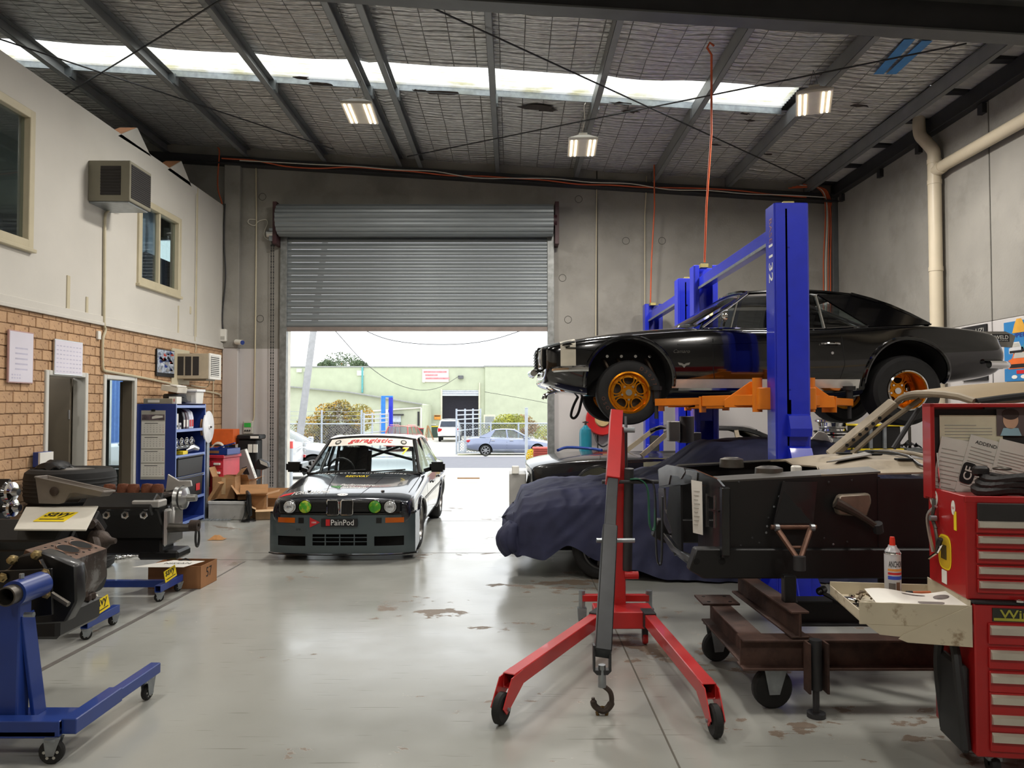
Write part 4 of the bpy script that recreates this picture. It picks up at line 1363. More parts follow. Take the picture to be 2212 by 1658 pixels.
ute_st = [(2.6,.5,.8,.84,.74,.82,.78,.6),(2.4,.4,.98,1.05,.8,.9,.86,.66),(1.6,.38,1.08,1.15,.84,.92,.87,.68),(1.1,.38,1.12,1.2,.84,.92,.87,.68),(1.0,.38,1.14,1.0,.84,.92,.87,.74),(-.6,.4,1.16,1.02,.84,.92,.87,.74),(-.75,.4,1.16,1.16,.84,.92,.88,.8),(-2.3,.5,1.16,1.16,.84,.92,.88,.8),(-2.5,.52,1.14,1.14,.83,.91,.87,.78),(-2.56,.6,1.0,1.02,.8,.88,.84,.72)]
ute_gh = dict(pts=((1.15,.78,1.16),(.45,.62,1.74),(-.5,.62,1.76),(-.68,.70,1.18)), b=((.1,.05,.08),), glass=[[(.98,.80,1.15),(.15,.81,1.16),(.1,.64,1.70),(.42,.64,1.70)], [(.05,.81,1.16),(-.58,.80,1.17),(-.48,.64,1.72),(.02,.64,1.71)]])
yU = 60.5
WU, b_, bvv, pm = gcar('white_utility_truck', 'white utility truck with canopy, rear view in front of the dark doorway', (P(967,930, yU).x, yU + 2.6, gz(yU)), R(92), ute_st, (226,226,224), ute_gh, (1.55,-1.5), r=.38, rim=.26, wy=.76, metal=0)
MB().loft([[(-.7, y, z) for y, z in ((-.84,1.14),(-.72,1.72),(0,1.78),(.72,1.72),(.84,1.14))], [(-2.45, y, z) for y, z in ((-.84,1.14),(-.70,1.70),(0,1.75),(.70,1.70),(.84,1.14))]]).build('canopy', pm, WU)
MB().add([(-2.462,-.70,1.2),(-2.462,.70,1.2),(-2.458,.60,1.64),(-2.458,-.60,1.64)], [(0,1,2,3)]).build('canopy_window', mat('dark_tint_glass', (70,78,92),.1, coat=.5), WU, solid=-.01)
for s in (1,-1): MB().prism([(.86,1.12),(.52,1.05),(.60,.88),(.86,.80)],(-2.55,0,0),(0, s, 0), EZ, (-.03,0,0)).build('tail_lamp', m_lens_r, WU)
MB().bx(-2.72,-2.5,-.85,.85,.48,.66).build('rear_bumper', pm, WU, bevel=.03)
MB().bx(-2.735,-2.72,-.22,.22,.5,.62).build('number_plate', m_paper, WU)
MB().bx(-2.8,-2.3,-.6,.6,.40,.47).build('tow_bar', m_black, WU)
MB().text('B', (-2.585,0,.98),(0,-1,0), EZ, height=.07).build('tailgate_badge', m_ink, WU)
# silver car by the entrance and the ute at the left jamb
yA = 21.2
SA, b_, bvv, pm = gcar('silver_hatchback', 'silver car parked outside beyond the left door jamb, nose to the right', (P(612,950, yA).x - .35, yA, gz(yA)), R(0), sed_st, (196,200,206), sed_gh, (1.4,-1.4), r=.325, wy=.78, metal=.4)
for s in (1,-1):
 MB().box((.85,.98 * s, 1.02),(.14,.18,.13)).build('door_mirror', pm, SA, bevel=.03)
 shut(bvv, SA, [[(.85,.88),(.8,.3)], [(-.25,.93),(-.25,.3)]], s, .012)
yU2 = 17.9
LU, b_, bvv, pm = gcar('pale_utility_truck', 'pale grey utility truck at the left door jamb, tail to the right', (P(660,1000, yU2 - .9).x - 3.05, yU2, gz(yU2)), R(180), ute_st, (206,208,212), ute_gh, (1.55,-1.95), r=.35, rim=.25, wy=.76, metal=.2)
for s in (1,-1):
 for z0, z1, mm in ((1.0,1.12, m_lens_w),(.86,.97, m_lens_w),(.70,.78, m_lens_r)):
  MB().bx(-2.58,-2.44, s * .80, s * .90, z0, z1).build('tail_lamp', mm, LU, bevel=.01)
MB().bx(-2.66,-2.45,-.85,.85,.46,.6).build('rear_bumper', m_galv, LU, bevel=.02)
LU.scale = (1,1,.86)
# ================================================================ across the street
m_green = mat('pale_green_render', (190,196,172),.85, var=.06, scale=1.5, bump=.15, bscale=20)
m_greyroof = mat('grey_flashing', (150,152,150),.6)
YG = 74.0
zg = gz(YG) - .05
def gx(px): return P(px, 880, YG).x
def gzz(py): return P(1100, py, YG).z
BD = thing('green_warehouse', 'pale green warehouse with half open roller door across the street', 'building', (0, YG, zg))
def loc(x0, x1, y0, y1, z0, z1, m, nm, bevel=.01, par=None): return MB().bx(x0, x1, y0, y1, z0 - zg, z1 - zg).build(nm, m, par or BD, bevel=bevel)
D0, D1, DTz = gx(955), gx(1034), gzz(842)
sl_ = slab('y', 0,.25, gx(480), gx(1048),0, gzz(793) - zg, [(D0, D1,-.01, DTz - zg)])
sl_.build('wall', m_green, BD, smooth=False)
loc(gx(1048), gx(1330),-.3,.25, zg, gzz(792), m_green, 'wall')
loc(gx(480), gx(1045),-.08,.3, gzz(793) - .02, gzz(793) + .12, m_greyroof, 'parapet_cap')
loc(gx(1045), gx(1330),-.36,.3, gzz(792) - .02, gzz(792) + .12, m_greyroof, 'parapet_cap')
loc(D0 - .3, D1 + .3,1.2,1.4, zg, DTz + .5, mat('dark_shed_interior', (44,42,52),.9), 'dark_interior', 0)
for k in range(3):
 z0 = DTz - .16 - k * .20
 loc(D0, D1,.05,.12 + .0, z0, z0 + .17, mat('pale_door_slat', (206,212,222),.5), 'door_slat', .02)
for x in (D0 - .06, D1 + .06): loc(x - .08, x + .08,-.05,.05, zg, DTz + .1, mat('cream_jamb', (214,212,190),.7), 'door_jamb')
for px0, px1, py0, py1, m in ((912,969,797,825, None),(771,786,800,811, m_paper)):
 o = MB().bx(gx(px0), gx(px1),-.12,-.01, gzz(py1) - zg, gzz(py0) - zg).build('sign_board', m or mat('faded_white_sign', (232,214,212),.6, var=.05), BD, bevel=.01)
 if m is None:
  for i, (a, wd, y) in enumerate((((940),2.2,803),(945,2.3,817),(932,1.2,810))):
   MB().box((gx(a),-.13, gzz(y) - zg),(wd, .01,.16)).build('faded_red_lettering', mat('faded_red', (222,140,146),.7, var=.3, scale=4), o)
for px in (658,1036): loc(gx(px) - .06, gx(px) + .06,-.2,-.05, zg, gzz(803 if px == 658 else 826), m_greyroof if px == 658 else mat('cream_jamb', (214,212,190),.7), 'downpipe', .02)
m_teal = mat('teal_pipe', (96,170,176),.5)
loc(gx(783) - .08, gx(783) + .08,-.22,-.06, gzz(848), gzz(793), m_teal, 'downpipe', .02)
loc(gx(641), gx(652),-.2,-.05, gzz(804), gzz(796), m_paper, 'flood_lamp')
loc(gx(913), gx(918),-.3,-.05, gzz(826), gzz(819), m_paper, 'flood_lamp')
loc(gx(990), gx(1001),-.4,-.02, gzz(818), gzz(811), mat('dark_lamp', (100,100,104),.5), 'flood_lamp')
o = loc(gx(661), gx(683),-.15,-.02, gzz(858), gzz(842), m_paper, 'window_frame')
loc(gx(664), gx(673),-.17,-.15, gzz(855), gzz(845), mat('dull_pane', (170,176,178),.3), 'pane', 0, o)
loc(gx(1045), gx(1070),-.34,-.3, gzz(925), gzz(895), mat('cream_jamb', (214,212,190),.7), 'side_door_frame')
dd = loc(gx(1048), gx(1068),-.36,-.33, gzz(925), gzz(899), mat('dull_pane', (170,176,178),.3), 'side_door', 0)
for k in range(7): loc(gx(1049.5 + k * 2.8) - .02, gx(1049.5 + k * 2.8) + .02,-.40,-.36, gzz(925), gzz(899), m_greyroof, 'security_bar', 0)
o = loc(gx(938), gx(952),-.08,-.01, gzz(906), gzz(896), mat('orange_sign', (240,160,70),.6), 'warning_sign')
loc(gx(939), gx(951),-.09,-.08, gzz(899), gzz(897), m_ink, 'sign_stripe', 0, o)
loc(gx(912), gx(942),-.25,-.01, gzz(918), gzz(915), m_paper, 'white_pipe')
# lean-to on its left with a sloping roof line
YLn = 66.0
LT = thing('green_lean_to', 'low pale green lean-to with sloping roof beside the warehouse', 'shed', (0, YLn, gz(YLn)))
zl = gz(YLn)
q = [(P(a, b_, YLn).x, P(a, b_, YLn).z - zl) for a, b_ in ((560,830),(755,848),(912,874))]
MB().prism([(q[0][0],0),(q[2][0],0), q[2], q[1], q[0]],(0,0,0), EX, EZ, (0,7.5,0)).build('wall', m_green, LT, smooth=False)
for i in range(2): MB().bar((q[i][0],-.15, q[i][1] + .05),(q[i + 1][0],-.15, q[i + 1][1] + .05),.6,.10).build('roof_edge', m_greyroof, LT)
a, b_ = P(780,889, YLn), P(910,880, YLn)
MB().cyl((a.x, -.15, a.z - zl),(b_.x, -.15, b_.z - zl),.07, n=8).build('gutter_pipe', m_paper, LT)
MB().cyl((b_.x, -.12, b_.z - zl),(b_.x, -.12,.1),.07, n=8).build('downpipe', m_paper, LT)
x0, x1 = P(846,900, YLn).x, P(866,900, YLn).x
MB().bx(x0, x1,-.1,0,.3, P(850,897, YLn).z - zl).build('window', mat('white_shutter', (206,216,224),.5), LT)
for k in range(6): MB().bx(x0 + .1 + k * .13, x0 + .16 + k * .13,-.14,-.1,.2, P(850,911, YLn).z - zl).build('dark_bar', m_ink, LT)
MB().bx(x0 - .1, x1 + .25,-.5,0, P(850,897, YLn).z - zl, P(850,895, YLn).z - zl + .05).build('awning', m_darksteel, LT)
x0 = P(902,900, YLn).x
MB().bx(x0, x0 + .16,-.06,0,1.2,2.4).build('slit_window', m_darksteel, LT)
# outdoor car lift
YL3 = 57.0
OL = thing('outdoor_car_lift', 'bright blue two post car lift standing in the yard across the street', 'car lift', (P(836,900, YL3).x, YL3, gz(YL3)))
m_bright = mat('bright_blue_paint', (52,128,216),.45)
hh = P(836,858, YL3).z - gz(YL3)
for x in (-.28,.28):
 MB().bx(x - .15, x + .15,-.12,.12,0, hh).build('column', m_bright if x < 0 else m_liftblue, OL, bevel=.02)
MB().bx(-.43,.43,-.1,.1, hh, hh + .12).build('top_beam', m_bright, OL, bevel=.01)
MB().bx(-.1,.1,-.1,.1, hh - 1.3, hh - .9).build('carriage', m_paper, OL, bevel=.01)
# bins, ladder
for px, y, h_, cb, cl, lab in ((907,65,1.0,(60,78,70),(170,60,66), 'dark green wheelie bin with red lid beside the lean-to'),(940,71,1.05,(60,74,66),(232,200,40), 'dark green wheelie bin with yellow lid beside the dark doorway')):
 x = P(px, 900, y).x
 o = thing('wheelie_bin', lab, 'bin', (x, y, gz(y)))
 MB().box((0,0, h_ * .48),(.52,.55, h_ * .92), tx=1.12, ty=1.1).build('bin_body', mat('bin_green', cb, .6), o, bevel=.03)
 MB().box((0,0, h_ * .98),(.64,.68,.08)).build('bin_lid', mat('bin_lid_%d' % cl[1], cl, .5), o, bevel=.02)
 for s in (1,-1): MB().cyl((s * .26,.25,.1),(s * .31,.25,.1),.1, n=12).build('bin_wheel', m_rubber, o)
x = P(924,900,64.8).x
o = thing('step_ladder', 'pale wooden step ladder between the two wheelie bins', 'ladder', (x, 64.8, gz(64.8)))
for s in (-.3,.3): MB().bar((-.2 + s * .2, s, 0),(.0, s * .7,1.25),.06,.05).bar((.5, s, 0),(.05, s * .7,1.2),.05,.04).build('rail', m_card, o)
for k in range(4): MB().bar((-.15 + .04 * k, -.27 + .02 * k, .28 * k + .2),(-.15 + .04 * k, .27 - .02 * k, .28 * k + .2),.08,.03).build('rung', m_card, o)
# ---------------------------------------------------------------- vegetation
def leaf_cloud(blobs, n, size, seed, drop=.0):
 rnd = random.Random(seed)
 m = MB()
 tot = sum(b_[1] ** 2 for b_ in blobs)
 for c, r_, sq in blobs:
  for _ in range(int(n * r_ ** 2 / tot)):
   d = V3((rnd.gauss(0,1), rnd.gauss(0,1), rnd.gauss(0,1))).normalized()
   k = r_ * (1 - .5 * rnd.random() ** 2)
   p = V3(c) + V3((d.x * k, d.y * k, d.z * k * sq))
   t = V3((rnd.gauss(0,1), rnd.gauss(0,1), rnd.gauss(0,.7))).normalized()
   u = t.orthogonal().normalized()
   s_ = size * rnd.uniform(.6,1.3)
   m.add([p - t * s_, p + u * s_ * .45, p + t * s_, p - u * s_ * .45], [(0,1,2,3)])
 return m
def leafmat(name, c, c2): return mat(name, c, .8, var=.35, scale=2.5, c2=c2, c2at=(.48,.62), c2scale=1.2)
lm1 = leafmat('yellow_green_leaves', (150,140,70),(196,150,60))
lm2 = leafmat('grey_brown_leaves', (128,118,106),(110,112,80))
lm3 = leafmat('lime_leaves', (164,164,62),(112,122,48))
lm4 = leafmat('rusty_leaves', (150,116,70),(116,110,66))
lm5 = leafmat('dark_green_leaves', (74,92,62),(100,112,80))
def shrub(name, lab, px, y, parts, n, size, seed, sh=1):
 o = thing(name, lab, 'shrub' if 'tree' not in name else 'tree', (P(px, 900, y).x, y, gz(y)))
 for i, (mm, bl) in enumerate(parts):
  leaf_cloud(bl, n, size, seed + i).build('foliage', mm, o, smooth=False, normals=False)
 m = MB()
 for k in range(3): m.tube([(0,0,0),(.1 * (k - 1) * sh, .1 * sh, .5 * sh),(.5 * (k - 1) * sh, .1 * sh, 1.1 * sh)], [.07 * sh, .06 * sh, .03 * sh],6)
 m.build('stem', m_card, o)
 return o
shrub('flowering_shrub', 'large straggly yellow and grey shrub behind the left chain fence', 728,49, [(lm1, [((-1.7,0,1.3),1.0,.9),((-.6,0,2.2),.85,.9),((1.4,0,2.0),1.0,.9),((-1.1,0,1.0),.9,.8),((.2,.2,2.7),.6,.8)]),(lm2, [((.2,.1,1.7),1.25,1),((.6,0,.8),1.2,.7),((-.6,0,.8),1.0,.7)])],3600,.10,3)
shrub('round_shrub', 'round lime green shrub behind the silver blue sedan', 1092,49, [(lm3, [((0,0,1.55),.85,.85),((.55,0,1.7),.7,.8),((-.5,0,1.35),.6,.8)])],3000,.075,11)
shrub('russet_shrub', 'russet shrub half hidden behind the tall white post', 1130,51.6, [(lm4, [((0,0,1.5),.8,.9),((.5,0,1.3),.6,.9),((-.3,0,.7),.6,.9)])],1600,.08,15)
shrub('yellow_hedge', 'pale yellow hedge behind the chain fence at the right jamb', 1184,49.2, [(lm3, [((0,0,.9),.9,.7),((.7,0,.8),.7,.7)])],1200,.08,19)
shrub('yellow_flower_bush', 'bright yellow flowering bush beside the red letterbox pier', 1147,26.5, [(mat('yellow_flowers', (226,196,30),.8, var=.2, c2=(150,150,40), c2at=(.5,.6)), [((0,0,.42),.16,1.6),((0,0,.2),.16,1.2)])],900,.035,23,.25)
for px, py, r_, s_ in ((706,786,1.1,31),(738,780,2.4,33),(776,785,1.0,37)):
 y = {31: 90,33: 98,37: 88}[s_]
 r_ *= y / 92
 p = P(px, py + 4, y)
 o = thing('background_tree', {31: 'small leftmost green tree crown above the warehouse roof', 33: 'largest green tree crown above the warehouse roof', 37: 'small rightmost green tree crown above the warehouse roof'}[s_], 'tree', (p.x, y, gz(y)))
 leaf_cloud([((0,0, p.z - gz(y)), r_, .55),((r_ * .5,0, p.z - gz(y) - .4), r_ * .8,.6),((-r_ * .5,0, p.z - gz(y) - .5), r_ * .7,.6)],1500,.16, s_).build('foliage', lm5, o, smooth=False, normals=False)
 MB().tube([(0,0,0),(0,0, p.z - gz(y))], [.25,.1],6).build('trunk', m_card, o)
# ---------------------------------------------------------------- fences
m_fpost = mat('fence_galv', (186,194,204),.5,.3)
m_mesh = mat('chain_mesh', (120,124,130),.5,.5)
def chain(o, x0, x1, z0, z1, dy=0, pitch=.13, r_=.008):
 m = MB()
 n = int((x1 - x0 + (z1 - z0)) / pitch)
 Hh = z1 - z0
 for k in range(n):
  for s in (1,-1):
   a = x0 - Hh + k * pitch if s > 0 else x0 + k * pitch
   p, q_ = [a, z0], [a + s * Hh, z1]
   lo, hi = x0, x1
   def clip(p, q_):
    (xa, za),(xb, zb_) = p, q_
    out = []
    t0, t1 = 0,1
    for bound, sign in ((lo, 1),(hi, -1)):
     dx = (xb - xa)
     # sign*(x-bound) >= 0
     fa, fb = sign * (xa - bound), sign * (xb - bound)
     if fa < 0 and fb < 0: return None
     if fa < 0: t0 = max(t0, fa / (fa - fb))
     elif fb < 0: t1 = min(t1, fa / (fa - fb))
    if t0 >= t1: return None
    return (xa + (xb - xa) * t0, za + (zb_ - za) * t0),(xa + (xb - xa) * t1, za + (zb_ - za) * t1)
   c = clip(p, q_)
   if c: m.cyl((c[0][0], dy + s * .004, c[0][1]),(c[1][0], dy + s * .004, c[1][1]), r_, n=3, cap=False)
 return stuff(m.build('chain_mesh', m_mesh, o, smooth=False, normals=False))
YFc = 44.5
def fence(name, lab, px0, px1, posts, y, top_py, mesh_py, wires=3, base=None, pitch=.16, r_=.011):
 z0 = gz(y)
 o = thing(name, lab, 'fence', (0, y, z0))
 x0, x1 = P(px0,900, y).x, P(px1,900, y).x
 zt, zm = P(900, top_py, y).z - z0, P(900, mesh_py, y).z - z0
 for px in posts:
  x = P(px, 900, y).x
  MB().cyl((x, 0,0),(x, 0, zt),.055, n=10).build('post', m_fpost, o)
 for z in (zm, .05): MB().cyl((x0,0, z),(x1,0, z),.035, n=8).build('rail', m_fpost, o)
 for k in range(wires):
  z = zm + (zt - zm) * (k + 1) / (wires + .3)
  MB().tube([(x0 + (x1 - x0) * i / 8,0, z - .03 * math.sin(math.pi * (i % 4) / 4)) for i in range(9)],.014,4).build('barbed_wire', m_fpost, o)
 chain(o, x0, x1,.05, zm, 0, pitch, r_)
 return o
fence('chain_link_fence', 'chain link fence with barbed wire in front of the straggly shrub', 600,782,(600,625,695,781), YFc, 885,915)
fence('chain_link_fence', 'chain link fence behind the silver blue sedan and lime shrub', 990,1185,(992,1060,1120,1184), YFc, 912,914, wires=0)
# gates swung open
def gate(lab, px, y0, y1, py_top):
 z0 = gz(y0)
 x = P(px, 900, y0).x
 o = thing('steel_gate', lab, 'gate', (x, y0, z0),0)
 zt = P(900, py_top, y0).z - z0
 dx = .8 if px < 900 else 1.1
 for t in (0,.33,.66,1): MB().cyl((dx * t, (y1 - y0) * t, .05),(dx * t, (y1 - y0) * t, zt + .6),.05, n=8).build('upright', m_fpost, o)
 for z in (.15, zt * .35, zt * .68, zt, zt + .25, zt + .5): MB().cyl((0,0, z),(dx, y1 - y0, z),.035, n=6).build('rail', m_fpost, o)
 return o
gate('open steel gate with mesh at the left of the yard entrance', 786, YFc - .2, YFc + 3.5,914)
gate('tall open steel gate beside the white truck', 986, YFc - 2, YFc + 3.5,906)
o = thing('steel_post', 'tall pale steel post in front of the silver blue sedan', 'post', (P(1137,900,27.4).x, 27.4, gz(27.4)))
MB().bx(-.055,.055,-.05,.05,0, P(1137,882,27.4).z - gz(27.4)).build('upright', m_fpost, o, bevel=.01)
MB().bx(-.06,.06,-.055,.055, P(1137,882,27.4).z - gz(27.4), P(1137,880,27.4).z - gz(27.4)).build('cap', m_fpost, o, bevel=.01)
# red pier by the right jamb
x0 = P(1168,960,26).x
pr = thing('brick_letterbox_pier', 'red brick letterbox pier just outside the right door jamb', 'pier', (x0,26, gz(26)))
m_rb = mat('red_brick', (146,62,52),.8, var=.15)
for k in range(9): MB().bx(-.25,.33,-.2,.2, k * .076 + .005, k * .076 + .073).build('brick_course', m_rb, pr, bevel=.006)
MB().bx(-.28,.36,-.23,.23,.69,.75).build('cap', mat('pier_cap_red', (196,92,84),.7), pr, bevel=.02)
MB().bx(.06,.36,-.5,-.22,.0,.42).build('letterbox_stand', m_fpost, pr, bevel=.02)
# power pole and wires
p0, p1 = P(646,905,38), P(677,690,38)
pp = thing('power_pole', 'leaning grey power pole at the left of the street', 'pole', (p0.x, 38, gz(38)))
d = p1 - p0
a = V3((0,0,0)) - V3((d.x, 0, d.z)) * ((p0.z - gz(38)) / d.z) * 0
top = V3((d.x, 0, d.z)) * 2.2 + V3((0,0, p0.z - gz(38)))
MB().tube([(-d.x * .15,0,-.1), top], [.19,.13],14).build('shaft', mat('grey_pole', (176,176,176),.8, var=.1, scale=4), pp)
MB().bar(top + V3((-1,0,-.6)), top + V3((1,0,-.6)),.1,.1).build('crossarm', m_card, pp)
def wire(lab, pts, y, r_=.02):
 m = MB().tube(smooth_path([P(a, b_, y + dy) for a, b_, dy in pts],6), r_, 5).build('overhead_cable', m_darksteel)
 return tag(m, lab, 'cable')
wire('upper overhead cable sagging across the sky', [(760,700,0),(840,733,0),(945,744,0),(1050,736,0),(1150,706,0)],40)
wire('lower overhead cable running down to the warehouse lamp', [(722,712,0),(790,785,10),(850,826,18),(905,842,24),(950,836,29),(992,812,33.5)],40,.022)
wire('straight service cable running to the right past the lime shrub', [(1047,846,1.65),(1100,855,0),(1160,866,0),(1230,880,0)],72,.02)
bz = thing('blue_shed', 'pale blue corrugated shed seen through the office doorway', 'shed', (-22,36, gz(36)))
MB().sheet(lambda u, v: (-8 + 14.5 * u, .04 * math.sin(u * 500),6.5 * v),400,1).build('cladding', mat('pale_blue_cladding', (112,146,206),.6), bz, normals=False)
MB().bx(-8,6.5,.1,6,0,6.4).build('shed_body', m_greyroof, bz)
# bollard at the left jamb
y = 15.6
bl = thing('red_capped_bollard', 'pale steel bollard with red cap just outside the left door jamb', 'bollard', (P(626,1000, y).x, y, gz(y)))
h_ = P(626,968, y).z - gz(y)
MB().cyl((0,0,0),(0,0, h_),.062, n=20).build('post', m_fpost, bl)
MB().cyl((0,0, h_),(0,0, h_ + .14),.066,.06, n=20).build('cap', mat('bollard_red', (222,86,84),.5), bl)
o = MB().box(G(1012,1027) + V3((0,0,-.06)),(.55,.05,.03)).build('drive_stick', m_card)
tag(o, 'thin stick lying on the concrete apron outside', 'stick')
# ================================================================ two post lifts
def lift(lab, x, y0, y1, h, carr_z, near_lab=False):
 o = thing('two_post_lift', lab, 'car lift', (x, (y0 + y1) / 2,0))
 hy = (y1 - y0) / 2
 W, D = .285,.22
 for s in (-1,1):
  yc = s * hy
  out = s
  # C shaped column open towards the car
  col = MB()
  col.bx(-W / 2, W / 2, yc + out * (D / 2) - .012, yc + out * (D / 2) + .0,0, h)
  for sx in (-1,1):
   col.bx(sx * W / 2 - .012, sx * W / 2 + .012, yc - D / 2, yc + D / 2,0, h)
   col.bx(sx * W / 2 - sx * .06, sx * W / 2, yc - out * D / 2 - .006, yc - out * D / 2 + .006,0, h)
  co = col.build('column', m_liftblue, o, bevel=.006)
  # folded centre rib and screws on the outer face
  MB().bx(-.06,-.035, yc + out * (D / 2), yc + out * (D / 2 + .012),.35, h - .05).build('column_rib', m_liftblue, co, bevel=.004)
  for z in (.6,1.2,1.85,2.5,3.1):
   if z < h: MB().cyl((-.03, yc + out * D / 2, z),(-.03, yc + out * (D / 2 + .012), z),.012, n=8).build('screw', m_galv, co)
  # base plate with gussets
  MB().bx(-.26,.26, yc - .24, yc + .24,0,.02).build('base_plate', m_liftblue, o, bevel=.004)
  for sx in (-1,1):
   for dy in (-.1,.1): MB().prism([(0,.02),(.14,.02),(0,.34)],(sx * W / 2, yc + dy, 0),(sx, 0,0), EZ, (0,.012,0)).build('gusset', m_liftblue, o)
  MB().prism([(0,.02),(.12,.02),(0,.3)],(-.006, yc + out * D / 2,0),(0, out, 0), EZ, (.012,0,0)).build('gusset', m_liftblue, o)
  # carriage and top pulley
  MB().bx(-.10,.10, yc - D / 2 + .02, yc + D / 2 - .03, carr_z - .1, carr_z + .75).build('carriage', m_liftblue if carr_z > 1 else m_darksteel, o, bevel=.004)
  MB().bx(-.05,.05, yc - .06, yc + .06, h - .02, h + .03).build('pulley_bracket', mat('zinc_yellow', (172,160,100),.4,.6), o, bevel=.004)
  MB().cyl((.06, yc + out * (D / 2 + .004),.4),(.06, yc + out * (D / 2 + .004), h - .1),.004, n=5).build('cable', m_galv, o)
 # overhead beam between the columns
 zt = h - .16
 MB().bx(-.09,.05,-hy, hy, zt - .12, zt).build('overhead_beam', m_liftblue, o, bevel=.004)
 MB().bx(-.10,-.09,-hy + .1, hy - .1, zt - .15, zt - .12).build('safety_bar', m_galv, o)
 return o
L1X, L1A, L1B = 2.47,6.87,9.87
LF = lift('blue two post lift carrying the raised black coupe', L1X, L1A, L1B, P(1700,445, L1A).z, 1.62)
LF2 = lift('blue two post lift farther back by the concrete wall', 2.45,10.72,13.35, P(1487,604,10.72).z, .45)
# near column extras: number, arms, lock boxes
yn = L1A - (L1A + L1B) / 2
xf = -.285 / 2 - .0135
num = MB().text('1132', (xf, yn - .03,2.98),(0,0,-1),(0,-1,0), width=.34, height=.10, bold=.01).build('lettering', m_whiteink, LF)
num2 = MB().text('BASE', (xf, yn - .03,3.27),(0,0,-1),(0,-1,0), width=.22, height=.07).build('faded_lettering', mat('faded_orange_print', (120,62,80),.6), LF)
yo = yn - .11
for z0, z1, d_ in ((1.44,1.64,.10),(1.18,1.36,.13)):
 MB().prism([(0, z0),(.0, z1),(d_ * .6, z1 - .02),(d_, z0 + .07),(d_ * .9, z0)],(-.06, yo, 0),(0,-1,0), EZ, (.19,0,0)).build('lock_box', m_liftblue, LF, smooth=False)
MB().bx(-.05,-.02, yo - .012, yo, 1.6,1.76).build('slot_cover', m_darksteel, LF)
def arm(s, tip, zt, root_y):
 """orange telescopic arm from the carriage to a pad under the sill"""
 z = zt
 a = V3((s * .16, root_y, z + .02))
 b_ = V3((tip[0], tip[1], z))
 d = (b_ - a)
 m = MB()
 mid = a + d * .55
 m.bar(a, mid, .12,.10)
 ao = m.build('lift_arm', m_orange, LF, bevel=.006)
 MB().bar(a + d * .25, b_, .085,.07).build('arm_extension', m_orange, ao, bevel=.005)
 MB().bar(mid - V3((0,0,.03)), mid + d.normalized() * .02 - V3((0,0,.03)),.14,.15).build('arm_collar', m_orange, ao)
 MB().cyl(b_ + V3((0,0,.0)), b_ + V3((0,0,.14)),.035, n=12).cyl(b_ + V3((0,0,.12)), b_ + V3((0,0,.16)),.06, n=14).build('lift_pad', m_black, ao)
 MB().cyl(b_ + V3((0,0,-.16)), b_ + V3((0,0,.0)),.02, n=8).build('pad_screw', m_darksteel, ao)
 return ao
for s, yy in ((-1,-1.5 + .0),(1,-1.5)):
 pass
zc_ = P(1600,868,7.0).z
for sy in (-1,1):
 ry = sy * 1.38
 arm(-1,(-1.05, sy * .80), zc_, ry)
 arm(1,(.85, sy * .80), zc_, ry)
 MB().bx(-.26,.26, ry - .10, ry + .10, zc_ - .07, zc_ + .13).build('arm_yoke', m_orange, LF, bevel=.008)
 for sx in (-1,1):
  MB().prism([(.0,-.05),(.34,-.05),(.34,.02),(.10,.19),(0,.19)],(sx * .17, ry - sy * .10, zc_),(sx, 0,0), EZ, (0,.02,0)).build('arm_root_plate', m_orange, LF, bevel=.003)
  MB().cyl((sx * .24, ry, zc_ - .09),(sx * .24, ry, zc_ + .22),.045, n=14).build('arm_pin', m_orange, LF)
# power unit on the far column
p = P(1470,936, L1B - .25)
pu = V3((p.x - L1X, p.y - (L1A + L1B) / 2,0))
MB().bx(pu.x - .16, pu.x - .02, pu.y - .08, pu.y + .08,1.27,1.52).build('power_unit', mat('motor_grey', (120,118,114),.5,.3), LF, bevel=.01)
MB().cyl((pu.x + .08, pu.y, 1.25),(pu.x + .08, pu.y, 1.58),.09, n=20).bx(pu.x - .02, pu.x + .25, pu.y - .04, pu.y + .12,1.25,1.38).build('pump_motor', mat('motor_dark', (66,64,66),.5,.3), LF, bevel=.005)
# ================================================================ black coupe on the lift
CZ = 1.615
CM = thing('black_coupe', 'glossy black muscle coupe with gold wheels raised on the blue lift', 'car', (2.53,8.45, CZ), R(180))
pk = paint('gloss_black_paint', (7,7,9),.12,0,1.0)
st = [(2.20,.34,.64,.67,.70,.80,.78,.60),(2.18,.30,.68,.70,.74,.83,.81,.62),(2.05,.25,.72,.745,.78,.87,.85,.66),(1.75,.18,.765,.80,.80,.895,.87,.70),(1.3725,.18,.80,.85,.82,.905,.875,.72),(.9,.15,.835,.885,.82,.90,.87,.70),(.62,.15,.85,.905,.82,.90,.87,.68),(.52,.15,.855,.78,.82,.90,.87,.76),(0,.15,.845,.76,.82,.895,.865,.76),(-.55,.15,.85,.78,.82,.90,.865,.76),(-.9,.16,.875,.86,.82,.91,.85,.74),(-1.3725,.26,.90,.90,.81,.925,.84,.70),(-1.8,.30,.885,.90,.80,.91,.82,.66),(-2.2,.36,.845,.86,.77,.88,.79,.62),(-2.36,.40,.79,.81,.74,.84,.75,.58),(-2.385,.46,.70,.73,.70,.78,.71,.54)]
cb = car_body(st, pk, CM, [(1.3725,.33,.42,.34),(-1.3725,.33,.41,.40)], bow=(.10,-.04))
bc = bvh_of(cb)
wsf2, rf2 = gh(CM, pk, (.70,.735,.90),(.10,.575,1.255),(-.95,.575,1.235),(-1.70,.66,.915), crown=.04, bow=.14, mg=m_glass, pil=.04, rbow=.08, pm=m_chrome, rbulge=.035)
